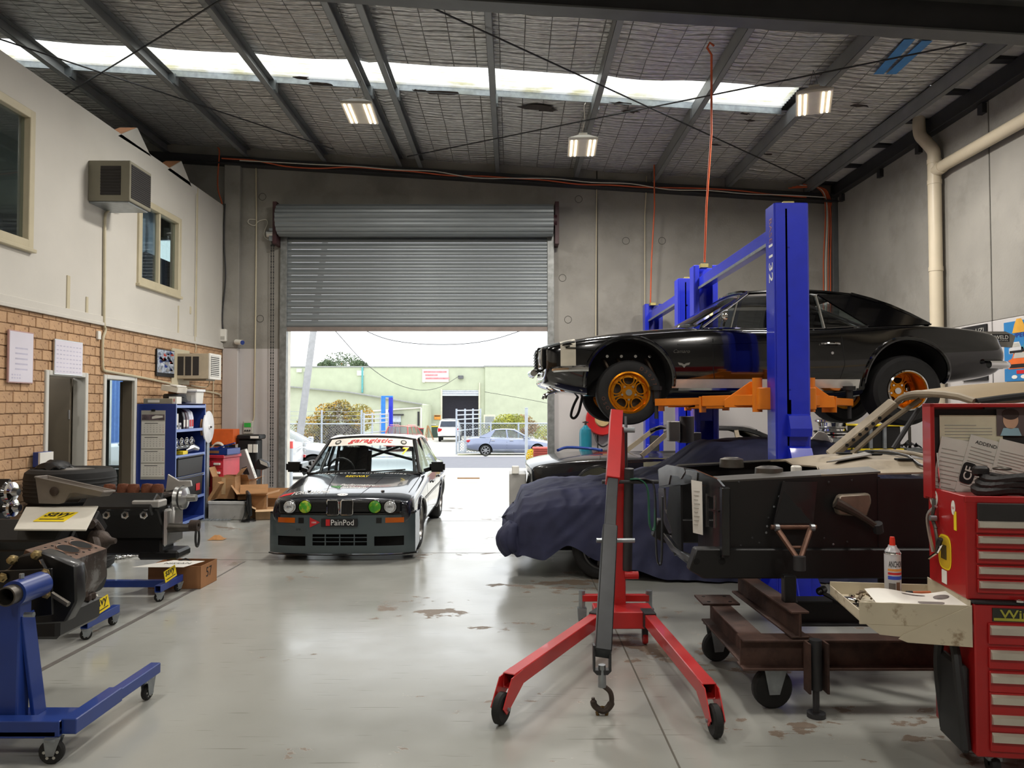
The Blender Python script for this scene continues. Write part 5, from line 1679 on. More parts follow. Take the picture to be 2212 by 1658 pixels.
for s in (1,-1):
 polyglass(CM, [(.60,.76 * s, .87),(.34,.755 * s, .87),(.22,.60 * s, 1.17)], m_glass, 'vent_window', both=False)
 polyglass(CM, [(.33,.755 * s, .87),(-.58,.75 * s, .865),(-.55,.60 * s, 1.22),(.20,.60 * s, 1.22)], glass('tinted_side_glass', (.35,.37,.38),.02,.07), both=False)
 polyglass(CM, [(-.62,.75 * s, .865),(-1.05,.745 * s, .90),(-.60,.60 * s, 1.21)], m_glass, 'quarter_window', both=False)
 # wide rear pillar
 MB().add([V3((-.60,.606 * s, 1.235)), V3((-1.06,.755 * s, .89)), V3((-1.72,.69 * s, .92)), V3((-1.32,.63 * s, 1.115)), V3((-.95,.585 * s, 1.235))], [(0,1,2,3,4)]).build('rear_pillar', pk, CM, solid=.02)
 for a, b_, r_ in (((.34,.758,.87),(.21,.605,1.22),.011),((-.60,.756,.865),(-.575,.605,1.22),.016),((.62,.765,.88),(.12,.60,1.24),.012),((-.62,.756,.87),(-1.05,.752,.895),.006),((.6,.764,.87),(-.6,.758,.866),.008)):
  MB().cyl((a[0], a[1] * s, a[2]),(b_[0], b_[1] * s, b_[2]), r_, n=8).build('window_trim', m_chrome, CM)
 shut(bc, CM, [[(.55,.84),(.55,.45),(.52,.26)], [(-.72,.84),(-.74,.5),(-.68,.27)]], s, .007)
 # bright sill moulding in two steps
 strip(bc, [(.95,.315),(-.90,.315)],.085, mat('satin_sill_trim', (226,224,218),.22,.45), 'sill_moulding', CM, s, .008, n=24)
 strip(bc, [(.96,.262),(-.88,.262)],.022, m_chrome, 'sill_moulding', CM, s, .010, n=24)
 # nose stripe
 vs = []
 for i in range(17):
  z = .44 + (.735 - .44) * i / 16
  a_, b2 = on_side(bc, 2.05, z, s, .002), on_side(bc, 1.90, z, s, .002)
  if a_ and b2: vs.append((a_, b2))
 for i in range(9):
  y = s * (.82 - i * .09)
  a_, b2 = on_top(bc, 2.05, y, .002), on_top(bc, 1.90, y, .002)
  if a_ and b2: vs.append((a_, b2))
 mm = MB()
 for i in range(len(vs) - 1): mm.quad(vs[i][0], vs[i + 1][0], vs[i + 1][1], vs[i][1])
 mm.build('nose_stripe', mat('stripe_ivory', (196,190,172),.4, coat=.4), CM, normals=False)
 # raised wheel arch lips
 for x, z, r_ in ((1.3725,.33,.44),(-1.3725,.33,.43)):
  lip(bc, CM, x, z, r_, pk, s, .024)
 strip(bc, [(2.0,.665),(1.85,.66),(1.72,.64)],.012, pk, 'body_crease', CM, s, .012)
 strip(bc, [(.9,.70),(0,.72),(-.7,.74)],.014, pk, 'body_crease', CM, s, .006)
 # handle, mirror, badges
 h0 = on_side(bc, -.60,.70, s, .02)
 ho = MB().tube([h0 + V3((.09,0,0)), h0 + V3((.05,.015 * s, .004)), h0 + V3((-.06,.015 * s, .004)), h0 + V3((-.09,0,0))],.011,8).build('door_handle', m_chrome, CM)
 MB().cyl(h0 + V3((-.02,-.01 * s, -.09)), h0 + V3((-.02,.0,-.09)),.014, n=12).build('door_lock', m_chrome, CM)
 mo = MB().lathe([(.0,.05),(.04,.045),(.058,.02),(.06,0),(.0,-.004)],(.42,.90 * s, .98),(1,0,.1),16).build('door_mirror', m_chrome, CM)
 MB().tube([(.44,.87 * s, .88),(.43,.89 * s, .94)],.012,6).build('mirror_stem', m_chrome, mo)
 sd = (-1,0,0) if s > 0 else (1,0,0)
 MB().text('Camaro', (.86,2 * s, .63), sd, EZ, width=.16, shear=.3, fn=lambda p: on_side(bc, p.x, p.z, s, .004) or p).build('fender_lettering', m_chrome, CM, normals=False)
 wb_ = on_side(bc, .84,.50, s, .005)
 MB().prism([(-.06,.02),(-.05,-.005),(-.02,-.01),(0,-.035),(.02,-.01),(.05,-.005),(.06,.02),(.02,.012),(0,.0),(-.02,.012)], wb_, (1,0,0), EZ, (0,.004 * s, 0)).build('crossed_flag_badge', m_chrome, CM)
 # bumper ends
 MB().tube(smooth_path([(2.20,.30 * s, .44),(2.17,.68 * s, .445),(2.08,.84 * s, .455),(1.90,.90 * s, .46),(1.78,.905 * s, .46)],4),.034,10).build('front_bumper', m_chrome, CM)
 MB().tube(smooth_path([(-2.44,.3 * s, .50),(-2.43,.7 * s, .50),(-2.34,.86 * s, .50),(-2.16,.90 * s, .50)],4),.038,10).build('rear_bumper', m_chrome, CM)
 # headlamp recess with chrome surround
 hl = MB().box((2.215,.60 * s, .575),(.05,.30,.22)).build('headlamp_recess', m_well, CM, bevel=.03)
 MB().tube([(2.245 - .02 * (k in (1,2)),(.46 + .27 * (k in (1,2))) * s, .475 + .19 * (k in (2,3))) for k in range(4)],.013,8, closed=True).build('lamp_surround', m_chrome, hl)
 MB().lathe([(0,.03),(.06,.02),(.085,0)],(2.235,.60 * s, .575), EX, 24).build('headlamp', m_lens_w, hl)
 MB().bx(2.1,2.17,.52 * s, .74 * s, .36,.42).build('park_lamp', m_lens_o, CM, bevel=.01)
for k in range(7):
 MB().bx(2.26,2.285,-.44,.44,.475 + k * .032,.481 + k * .032).build('grille_bar', m_trim, CM)
MB().bx(2.18,2.265,-.45,.45,.46,.70).build('grille', m_well, CM, bevel=.01)
MB().tube(smooth_path([(2.30,-.34,.44),(2.325,0,.44),(2.30,.34,.44)],5),.036,10).build('front_bumper', m_chrome, CM)
MB().sheet(lambda u, v: V3((2.17 - .25 * u - .30 * (2 * v - 1) ** 2 * .3,-.78 + 1.56 * v, .40 - .16 * u)),4,12).build('front_valance', m_chrome, CM, normals=False, solid=.01)
MB().bx(1.98,2.04,-.62,-.46,.24,.34).bx(1.98,2.04,.46,.62,.24,.34).build('valance_lamp', m_lens_o, CM, bevel=.01)
for y in (-.35,.35): MB().tube([(2.05, y, .26),(2.16, y, .22),(2.18, y, .17)],.015,6).build('tow_eye', m_chrome, CM)
MB().bx(-.95,.95,-.62,.62,.10,.20).build('floor_pan', m_well, CM, bevel=.02)
# hood cowl scoop and chrome knob
MB().lathe([(0,.18),(.035,.17),(.05,.12),(.045,.06),(.05,.02),(.03,0)],(.66,-.25,.96),(-1,0,.12),16).build('wiper_motor', m_chrome, CM)
# wheels
m_gold = mat('gold_anodised', (218,138,22),.25,.8, var=.05)
for s in (1,-1):
 wo = wheel(CM, 1.3725,.77 * s, .225,.32,.20,.205, 'rings', m_gold, s, lip=.045)
 f = s * .102
 for txt, a0 in (('D3077', 62),('MOROSO', -112)):
  for i, ch in enumerate(txt):
   t = R(a0 - i * 11 * 1)
   u = V3((math.cos(t),0, math.sin(t)))
   tv = V3((math.sin(t),0,-math.cos(t))) * (1 if s > 0 else -1)
   if s > 0: u2, tv = V3((math.cos(t) * -1,0, math.sin(t))), V3((-math.sin(t),0,-math.cos(t)))
   else: u2 = u
   if s > 0: MB().text(ch, u2 * .262 + V3((0, f, 0)), tv, u2, height=.035).build('tyre_lettering', mat('brown_tyre_print', (96,64,50),.8), wo)
 wheel(CM, -1.3725,.70 * s, .245,.35,.36,.19, 'rings', m_gold, s, lip=.20)
 MB().lathe([(.192,.17),(.20,.182),(.186,.186),(.178,.15),(.17,.0),(.165,-.02)],(-1.3725,.70 * s, .245),(0, s, 0),36).build('polished_lip', m_chrome, CM)
 # axle and brake bits seen in the well
 MB().cyl((1.3725,.66 * s, .225),(1.3725,.3 * s, .24),.05, n=12).build('front_axle', m_darksteel, CM)
m_head = mat('header_steel', (110,96,84),.35,.9, var=.3, scale=20)
for s in (1,-1):
 for k in range(4):
  x = 1.62 - k * .145
  MB().tube(smooth_path([(x, .42 * s, .58),(x - .02,.56 * s, .575),(x - .06,.60 * s, .50),(x - .12,.58 * s, .38)],4),.026,8).build('exhaust_header', m_head, CM)
 for k in range(5): MB().cyl((1.70 - k * .145,.53 * s, .60),(1.70 - k * .145,.59 * s, .60),.016, n=8).build('header_bolt', m_chrome, CM)
 MB().bx(1.05,1.75,.38 * s, .50 * s, .56,.66).build('engine_head', m_darksteel, CM, bevel=.01)
MB().bx(.9,1.85,-.37,.37,.25,.62).build('engine_block', m_darksteel, CM, bevel=.03)
# hanging belt at the nose
MB().tube(smooth_path([(1.72,-.62,.26),(1.80,-.66,.10),(1.83,-.68,-.02),(1.79,-.68,-.05),(1.74,-.67,.02),(1.70,-.64,.2)],5),.016,6).build('hanging_strap', m_black, CM)
# interior: cage, seats, belts
for y in (.34,-.34): seat(CM, -.25, y, .48, m_int, .62)
cg = MB()
for s in (1,-1):
 cg.tube([(-.45,.60 * s, .5),(-.45,.58 * s, 1.1),(-.45,.5 * s, 1.2),(-.45,0,1.22)],.02,8)
 cg.tube([(-.45,.55 * s, 1.15),(-1.3,.45 * s, .85)],.02,8)
 cg.tube([(-.45,.6 * s, .85),(.5,.66 * s, .62)],.02,8)
cg.build('roll_cage', mat('cage_grey', (120,120,124),.4,.5), CM)
MB().cyl((-.3,.5,1.05),(-.36,.5,.62),.03, n=10).build('fire_bottle', m_chrome, CM)
MB().sheet(lambda u, v: V3((.40 + .2 * u, -.68 + 1.36 * v, .88)),1,4).build('dashboard', m_int, CM, solid=.1)
# rear wing plate with sticker
wp = MB().prism([(-2.30,.76),(-2.30,.92),(-2.95,.92),(-3.06,.87),(-3.02,.74),(-2.75,.76)],(0,-.08,0), EX, EZ, (0,.012,0)).build('tail_plate', mat('brushed_grey_plate', (128,124,116),.45,.4), CM)
plx = MB().box((-2.84,.012,.84),(.20,.003,.085)).build('sticker', m_ink, wp)
MB().text('WELD', (-2.852,.015,.848),(-1,0,0), EZ, width=.15, height=.042, bold=.01).build('lettering', m_paper, plx)
MB().text('RACING', (-2.852,.015,.812),(-1,0,0), EZ, width=.14, height=.012).build('lettering', m_paper, plx)
for i in range(3):
 for j in range(3):
  if (i + j) % 2 == 0: MB().box((-2.74 + i * .016,.014,.84 + j * .018),(.015,.003,.017)).build('checker', m_paper, plx)
# ================================================================ covered car under the raised coupe
m_navy = mat('navy_car_cover', (50,53,80),.75, var=.18, scale=5, bump=.35, bscale=9, spec=.4)
CV = thing('covered_car', 'car under a wrinkled navy cover on the floor beneath the raised coupe', 'car', (0,8.42,0))
NX, NV = 220,96
def prof(x, keys):
 for i in range(len(keys) - 1):
  if x <= keys[i + 1][0]:
   t = (x - keys[i][0]) / (keys[i + 1][0] - keys[i][0])
   t = max(0, min(1, t))
   t = t * t * (3 - 2 * t)
   return keys[i][1] + (keys[i + 1][1] - keys[i][1]) * t
 return keys[-1][1]
TOP = [(.02,.62),(.12,.80),(.5,.88),(1.35,.95),(1.6,1.02),(2.15,1.33),(2.6,1.37),(3.3,1.33),(4.0,.98),(4.6,.92),(4.72,.75)]
SHO = [(.02,.56),(.12,.72),(.5,.79),(1.4,.86),(2.2,.90),(3.5,.9),(4.6,.8),(4.72,.66)]
WID = [(.02,.55),(.10,.78),(.3,.87),(1.2,.90),(4.2,.90),(4.72,.7)]
HEM = [(.02,.24),(.3,.20),(.55,.34),(.85,.20),(1.15,.12),(1.5,.03),(2.2,.015),(4.72,.015)]
TOPW = [(.02,.8),(1.4,.8),(2.2,.62),(3.3,.62),(4.2,.75),(4.72,.8)]
def cover(u, v):
 x = .02 + 4.7 * u
 tz, sz, wd, hz, tw = (prof(x, k) for k in (TOP, SHO, WID, HEM, TOPW))
 fl = .10 * max(0, min(1,(x - 1.0) / 1.0))
 pts = [(-wd - fl, hz),(-wd - fl * .5, hz + (sz - hz) * .35),(-wd - .01, sz - .06),(-wd + .05, sz + .01),(-wd * tw, sz + (tz - sz) * .86),(-wd * .4, tz),(0, tz + .01)]
 pts = pts + [(-a, b_) for a, b_ in pts[-2::-1]]
 t = v * (len(pts) - 1)
 i = min(int(t), len(pts) - 2)
 f = t - i
 y, z = pts[i][0] + (pts[i + 1][0] - pts[i][0]) * f, pts[i][1] + (pts[i + 1][1] - pts[i][1]) * f
 side = max(0, min(1,(sz - z) / .4))
 n1 = noise.noise((x * 2.2 + z * 1.5, y * 1.2, z * 3)) * .03
 n2 = abs(noise.noise((x * 6 - z * 5, y * 5, z * 2.5 + 3))) * -.045
 n3 = noise.noise((x * 13, y * 13, z * 9)) * .010
 fold = .022 * math.sin(x * 17 + z * 6 + 2 * noise.noise((x * 2, z * 2,1))) * side * min(1, max(0, x - 1.0))
 sgn = -1 if y < 0 else 1
 d = n1 + n2 + n3 + fold
 return V3((x - (.05 * side if u < .02 else 0) + n3, y + sgn * d, max(.006, z + d * .6 * (1 - side))))
m = MB().sheet(cover, NX, NV)
ring = [cover(0, j / NV) for j in range(NV + 1)]
k0 = len(m.v)
c = V3((-.04,0,.5))
cap = MB()
for s_ in range(5):
 t = s_ / 4
 cap.v += [c * t + p * (1 - t) + V3((-.06 * math.sin(t * math.pi / 2) + .03 * noise.noise((p.y * 6, p.z * 6, t * 2)),0,0)) for p in ring]
for s_ in range(4):
 for j in range(NV): cap.f.append((s_ * (NV + 1) + j, s_ * (NV + 1) + j + 1,(s_ + 1) * (NV + 1) + j + 1,(s_ + 1) * (NV + 1) + j))
m.add(cap.v, cap.f)
m.build('car_cover', m_navy, CV, normals=False, ang=75)
# bunched cover at the nose corner
m = MB()
for k in range(9):
 a = R(k * 40)
 m.tube(smooth_path([(.02 + .02 * math.cos(a),-.62 + .10 * math.sin(a),.52),(-.03 + .07 * math.cos(a),-.66 + .10 * math.sin(a),.38),(.02 + .07 * math.cos(a),-.66 + .09 * math.sin(a),.24 + .03 * math.sin(k * 2.1))],4), [.05,.06,.065,.07,.07,.065,.06,.05,.03],8)
m.build('bunched_cover', m_navy, CV, ang=80)
wheel(CV, .90,-.72,.30,.30,.20,.20, 'simple', mat('dull_steel_wheel', (92,92,94),.45,.6),-1)
wheel(CV, .90,.72,.30,.30,.20,.20, 'simple', MATS['dull_steel_wheel'],1)
MB().bx(.4,4.2,-.6,.6,.25,.5).build('underbody', m_well, CV)
# ================================================================ bare coupe shell behind it
BS = thing('bare_coupe_shell', 'bare coupe body with black front fender and tan door behind the covered car', 'car body', (2.62,12.02,.10), R(180))
m_fend = mat('semi_gloss_black', (20,20,22),.25, var=.1, coat=.7)
m_tan = mat('primer_tan', (124,120,96),.55, var=.08, scale=3, coat=.1)
m_dust = mat('dusty_tan_steel', (142,130,110),.7,.1, var=.15, scale=5, c2=(104,94,80), c2at=(.5,.7))
st2 = [(2.34,.34,.66,.70,.66,.78,.74,.55),(2.32,.30,.72,.755,.72,.82,.79,.58),(2.15,.28,.775,.81,.76,.86,.83,.62),(1.7,.27,.82,.865,.8,.88,.855,.66),(1.3,.26,.84,.89,.8,.885,.86,.66),(.8,.25,.865,.915,.8,.885,.86,.66),(.68,.25,.87,.79,.8,.885,.86,.74),(-.9,.26,.88,.80,.8,.885,.85,.74),(-1.3,.28,.90,.90,.8,.90,.84,.7),(-2.1,.36,.87,.89,.78,.87,.8,.64),(-2.3,.42,.80,.82,.72,.82,.74,.58)]
bsb = car_body(st2, m_fend, BS, [(1.35,.34,.38,.36),(-1.4,.34,.36,.3)], bow=(.10,-.05))
bb = bvh_of(bsb)
for s in (1,-1):
 MB().sheet(lambda u, v: on_side(bb, .72 - 1.5 * u, .30 + .555 * v, s, .005) or V3((.72 - 1.5 * u, .88 * s, .3 + .55 * v)),14,6).build('door_skin', m_tan, BS, normals=False)
 lip(bb, BS, 1.35,.34,.40, m_fend, s, .018)
 MB().lathe([(.0,0),(.3,0),(.36,.01)],(1.35,.58 * s, .34),(0, s, 0),28).build('inner_fender', m_tan, BS)
 q = [(.72,.72 * s, .88),(.30,.60 * s, 1.22)]
 MB().bar(q[0], q[1],.07,.05, up=(0,1,0)).build('front_pillar', m_dust, BS)
 MB().tube(smooth_path([(.36,.60 * s, 1.20),(.1,.6 * s, 1.27),(-.6,.6 * s, 1.28),(-1.0,.6 * s, 1.22),(-1.6,.70 * s, .92)],4),.035,8).build('roof_rail', m_fend, BS)
 MB().bar((-.75,.74 * s, .87),(-.7,.6 * s, 1.25),.06,.05, up=(0,1,0)).build('rear_pillar', m_dust, BS)
MB().sheet(lambda u, v: V3((.28 - 1.3 * u, -.6 + 1.2 * v, 1.26 + .05 * math.sin(math.pi * v) + .02 * math.sin(math.pi * u))),6,8).build('roof', m_fend, BS, solid=.02)
MB().sheet(lambda u, v: V3((-1.04 - .6 * u, -.62 + 1.24 * v, 1.24 - .32 * u + .03 * math.sin(math.pi * v))),5,8).build('rear_window', mat('dusty_rear_glass', (120,110,70),.25,.3, coat=.4), BS, normals=False)
for x in (1.0,-1.0):
 for s in (1,-1):
  MB().lathe([(.16,-.10),(.14,-.08),(.05,.10),(.05,.22),(.0,.22)],(x, .55 * s, .0), EZ, 4).build('axle_stand', m_red, BS)
# items behind: blue creeper on its bonnet, gas bottle, hose reel, grey drum
o = MB().tube(smooth_path([P(1205,972,11.6), P(1225,966,11.8), P(1270,968,11.9), P(1300,972,11.7)],4),.022,8).build('blue_cloth', m_blue)
tag(o, 'rolled blue cloth lying on the bare shell bonnet', 'cloth')
p = P(1268,966,12.95)
gb = thing('gas_cylinder', 'teal gas cylinder standing against the wall beside the red hose reel', 'gas cylinder', (p.x, 13.2,0))
zt = P(1268,918,13.2).z
MB().lathe([(0,0),(.10,0),(.108,.02),(.108, zt - .14),(.095, zt - .07),(.05, zt - .03),(.03, zt),(0, zt)],(0,0,0), EZ, 28).build('bottle', mat('teal_enamel', (24,120,140),.35, coat=.3), gb)
MB().cyl((0,0, zt),(0,0, zt + .07),.02, n=10).cyl((-.05,0, zt + .05),(.05,0, zt + .05),.012, n=8).build('valve', m_iron, gb)
p = P(1300,905, YF - .12)
hr = thing('hose_reel', 'red round hose reel on the wall behind the raised front wheels', 'hose reel', (p.x, YF - .14, p.z))
MB().lathe([(.10,.09),(.27,.10),(.29,.08),(.29,-.02),(.27,-.04)],(0,0,0),(0,-1,0),32).build('reel_disc', m_red, hr)
MB().lathe([(0,.12),(.12,.12),(.14,.09)],(0,0,0),(0,-1,0),24).build('reel_hub', mat('brass_hub', (196,170,120),.5), hr)
MB().tube(smooth_path([(-.15,-.05,-.25),(-.1,-.12,-.4),(.0,-.1,-.48),(.12,-.08,-.42)],5),.014,6).build('hose', m_darksteel, hr)
MB().bx(-.03,.03,-.02,.13,-.30,.30).build('wall_bracket', m_red, hr)
# grey box with red feet by the jamb
a = G(1117,1121)
gbx = thing('grey_steel_locker', 'pale grey steel box with red feet beside the covered car nose', 'box', (a.x - .02, a.y + .30,0))
hz_ = P(1117,1023, a.y).z
MB().bx(-.10,.16,-.3,.3,.06, hz_).build('box_body', mat('pale_grey_steel', (164,162,158),.5, var=.06), gbx, bevel=.008)
for x in (-.07,.1):
 for y in (-.25,.25): MB().bx(x - .03, x + .05, y - .04, y + .04,0,.06).build('foot', m_red, gbx, bevel=.004)
MB().bx(-.06,.05,-.32,-.26, hz_, hz_ + .12).build('lamp_head', m_paper, gbx, bevel=.01)
# right back corner: rims, stool, bench
wbk = thing('wall_bench', 'grey steel bench in front of the right wall behind the lift', 'bench', (4.95,10.68,0))
ztb = 1.10
MB().bx(-.85,.74,-.33,.33, ztb - .05, ztb).build('bench_top', m_steel, wbk, bevel=.006)
for x in (-.78,.68):
 for y in (-.28,.28): MB().bx(x - .03, x + .03, y - .03, y + .03,0, ztb - .05).build('leg', m_steel, wbk)
p = P(1797,940,10.72)
for k in range(2):
 o = thing('polished_alloy', 'polished chrome wheel rim, %s of the two stacked on the bench' % ('lower' if k == 0 else 'upper'), 'wheel rim', (p.x + .02,10.76, ztb + .215 * k),0, 'chrome rims stacked on the bench')
 MB().lathe([(.21,0),(.24,.01),(.24,.03),(.19,.05),(.17,.10),(.19,.16),(.24,.18),(.24,.20),(.21,.21)],(0,0,0), EZ, 32).build('rim_barrel', m_chrome, o)
 MB().lathe([(.20,.095),(.03,.10),(0,.10)],(0,0,0), EZ, 24).build('rim_centre', m_alu, o)
 MB().lathe([(.242,.03),(.246,.04),(.242,.05)],(0,0,0), EZ, 32).build('rim_band', m_black, o)
p = P(1772,962,10.38)
o = MB().sheet(lambda u, v: V3((p.x - .22 + .44 * u, p.y - .0 + .12 * v, ztb + .01 + .26 * math.sin(math.pi * u) * (1 - .6 * v) + .03 * noise.noise((u * 5, v * 5,0)))),14,8).build('white_tarp', mat('white_tarp', (206,202,196),.8), solid=.006)
tag(o, 'crumpled white tarp with red print on the corner bench', 'tarp')
q = MB().box((p.x - .10, p.y - .012, ztb + .06),(.14,.006,.05), Matrix.Rotation(.3,3, 'Y')).build('red_print', m_redink, o)
p = P(1880,940,12.5)
ys_ = thing('yellow_black_crate', 'black crate with yellow edges on the corner bench', 'crate', (5.05,10.76, ztb))
MB().bx(-.28,.28,-.2,.2,.02,.33).build('crate_body', m_black, ys_, bevel=.01)
for z in (.0,.33): MB().bx(-.31,.31,-.23,.23, z, z + .025).build('crate_edge', m_yellow, ys_, bevel=.004)
for x in (-.14,.05): MB().bx(x - .02, x + .02,-.235,-.20,.03,.33).build('crate_strap', m_galv, ys_)
p = P(1985,960,11.9)
sc_ = thing('steel_tray_stack', 'steel tray with black cloth and upright rod on the corner bench', 'tray', (5.545,10.70, ztb))
MB().bx(-.14,.14,-.15,.15,.0,.03).build('tray', m_galv, sc_)
MB().sheet(lambda u, v: V3((-.12 + .22 * u, -.1 + .2 * v, .035 + .08 * abs(noise.noise((u * 4, v * 4,7))) + .04 * math.sin(3.1 * u))),8,5).build('black_cloth', m_black, sc_, solid=.006)
MB().cyl((-.02,0,.03),(-.02,0,.32),.02, n=10).build('upright_rod', m_dkgalv, sc_)
# ================================================================ red engine hoist
A, B_, Cc, Dd = G(1095,1570), G(1542,1597), G(1260,1366), G(1405,1362)
mast = V3((P(1338,1300,5.72).x, 5.72,0))
EH = thing('engine_hoist', 'red folding engine hoist with black telescopic boom and hook', 'engine hoist', mast)
def rel(p): return V3(p) - mast
zl = .20
la0, la1 = V3((mast.x - .16,5.55, zl)), V3((A.x + .01, A.y + .12, zl))
lb0, lb1 = V3((mast.x + .17,5.55, zl)), V3((B_.x + .01, B_.y + .12, zl))
for a, b_, s in ((la0, la1,-1),(lb0, lb1,1)):
 d = (b_ - a).normalized()
 lg = MB().bar(rel(a), rel(b_),.075,.085, hollow=True).build('leg', m_red, EH, bevel=.004)
 sd = d.cross(EZ).normalized()
 for k in (-1,1):
  q = rel(b_) + sd * .034 * k
  MB().prism([(-.10,.04),(.04,.03),(.14,-.10),(.10,-.14),(.02,-.10),(-.10,-.04)], q, d, EZ, sd * .006 * k).build('wheel_fork', m_red, lg)
 c = rel(b_) + d * .09 + V3((0,0,-.115))
 MB().lathe([(.02,-.022),(.07,-.024),(.083,-.014),(.083,.014),(.07,.024),(.02,.022)], c, sd, 24).build('wheel', m_rubber, lg)
 MB().cyl(c - sd * .05, c + sd * .05,.01, n=8).build('axle', m_galv, lg)
 MB().bar(rel(a) - d * .02, rel(a) + d * .12,.085,.11).build('leg_socket', m_darksteel, EH, bevel=.004)
# base: cross bar and rear castors
MB().bar(rel((Cc.x, 5.95,.235)), rel((Dd.x, 5.95,.235)),.05,.05).build('rear_bar', m_red, EH, bevel=.003)
MB().bx(-.20,.22,-.24,.02,.13,.25).build('base_box', m_red, EH, bevel=.006)
MB().bar(V3((0,-.1,.2)), V3((0,.25,.22)),.10,.08).build('base_tie', m_red, EH, bevel=.004)
for x in (Cc.x, Dd.x):
 c = rel((x, 5.95,0))
 MB().cyl(c + V3((0,0,.12)), c + V3((0,0,.29)),.025, n=12).build('castor_stem', m_galv, EH)
 MB().prism([(-.03,.07),(.03,.07),(.035,.16),(-.035,.16)], c + V3((0,-.03,0)), EX, EZ, (0,.06,0)).build('castor_fork', m_galv, EH)
 MB().lathe([(.01,-.018),(.05,-.02),(.058,0),(.05,.02),(.01,.018)], c + V3((0,.02,.06)), EX, 18).build('castor_wheel', m_rubber, EH)
for x in (-.15,.16):
 c = V3((x, -.16,0))
 MB().lathe([(.01,-.016),(.035,-.018),(.04,0),(.035,.018),(.01,.016)], c + V3((0,0,.042)), EX, 16).build('castor_wheel', m_red, EH)
 MB().prism([(-.02,.05),(.02,.05),(.02,.13),(-.02,.13)], c + V3((-.02,0,0)), EY, EZ, (.04,0,0)).build('castor_fork', m_darksteel, EH)
# mast
zm = P(1330,893,5.72).z
MB().bar((0,0,.2),(.0,.02, zm - .1),.085,.075, up=(0,1,0)).build('mast', m_red, EH, bevel=.004)
for s in (-1,1): MB().prism([(-.06,.60),(.05,.60),(.05, zm - .02),(-.06, zm - .02)],(s * .05,0,0), EY, EZ, (.006 * s, 0,0)).build('mast_cheek', m_darksteel if s > 0 else m_red, EH)
MB().cyl((.03,-.06,.47),(.13,-.06,.47),.028, n=12).build('handle_socket', m_red, EH)
# boom folded down towards the viewer
bt, be = V3((-.02,-.02, zm - .0)), rel(P(1302,1412,4.28))
d = be - bt
dn = d.normalized()
upv = V3((0,-1,.6)).normalized()
MB().bar(bt, bt + d * .345,.09,.09, up=upv).build('boom_outer', m_red, EH, bevel=.004)
MB().bar(bt + d * .28, bt + d * .62,.07,.07, up=upv).build('boom_middle', mat('worn_black_tube', (40,42,44),.4,.3, var=.3, scale=8), EH, bevel=.004)
MB().bar(bt + d * .55, be, .092,.088, up=upv).build('boom_inner', MATS['worn_black_tube'], EH, bevel=.006)
q = bt + d * .60
MB().cyl(q - V3((.08,0,0)), q + V3((.16,0,0)),.014, n=10).build('boom_pin', m_galv, EH)
MB().cyl((.03,-.05, zm - .12),(.11,-.05, zm - .12),.02, n=10).build('boom_pin', m_galv, EH)
# ram beside the boom and its handle bar
MB().cyl((.055,-.03,.50),(.06,-.10,1.25),.035, n=16).build('hydraulic_ram', m_darksteel, EH)
MB().cyl((-.14,-.12,1.155),(.27,-.12,1.155),.014, n=10).build('handle_bar', m_darksteel, EH)
# hook
hk = be + dn * .02
ho = MB().prism([(-.05,.06),(-.05,-.08),(-.03,-.10),(.03,-.10),(.05,-.08),(.05,.06),(.038,.06),(.038,-.075),(-.038,-.075),(-.038,.06)], hk + V3((0,.01,0)), EX, EZ, (0,.05,0)).build('hook_yoke', m_darksteel, EH)
MB().cyl(hk + V3((0,.03,-.05)), hk + V3((0,.03,-.17)),.02,.024, n=12).build('swivel', m_galv, EH)
MB().tube(smooth_path([hk + V3((.0,.03,-.16)), hk + V3((.045,.03,-.20)), hk + V3((.05,.03,-.26)), hk + V3((.01,.03,-.30)), hk + V3((-.04,.03,-.275)), hk + V3((-.05,.03,-.23))],5), [.014] * 10 + [.02] * 8 + [.018] * 6 + [.01] * 2,8).build('hook', m_iron, EH)
MB().tube(arc(hk + V3((0,.03,-.31)),.028,0,360,16, EX, EZ)[:-1],.009,6, closed=True).build('shackle', mat('brass_shackle', (120,96,60),.4,.8), EH)
# green sling on the handle bar
m_green = mat('green_webbing', (28,92,66),.8, var=.15)
gs = thing('green_sling', 'dark green webbing sling hung over the hoist handle bar', 'sling', mast)
for i, (x, l_, mm) in enumerate(((.14,.30, m_green),(.19,.52, m_black))):
 pts = smooth_path([(x - .08,-.125,1.18),(x, -.13,1.175),(x + .05,-.15,1.10),(x + .06,-.16,1.16 - l_),(x + .09,-.15,1.13 - l_),(x + .10,-.14,1.05)],5)
 mb = MB()
 for k in range(len(pts) - 1): mb.quad(pts[k] + V3((0,-.025,0)), pts[k + 1] + V3((0,-.025,0)), pts[k + 1] + V3((0,.025,0)), pts[k] + V3((0,.025,0)))
 mb.build('webbing', mm, gs, normals=False, solid=.008)
# ================================================================ body shell on a dolly
NY, FY = 4.72,5.93
SH = thing('bare_front_shell', 'black painted car front shell with open radiator support on a rusty dolly', 'car body', (1.2, NY, 0))
o_ = V3((1.2, NY, 0))
def sp(px, py, d): return P(px, py, d) - o_
def sheetq(a, b_, c, d, name, m, th=.006, par=None): return MB().add([a, b_, c, d], [(0,1,2,3)]).build(name, m, par or SH, solid=th, smooth=False)
m_blk = mat('shell_black', (9,9,10),.5, var=.2, scale=8)
m_blks = mat('shell_black_gloss', (20,20,22),.28, var=.3, scale=10, coat=.4)
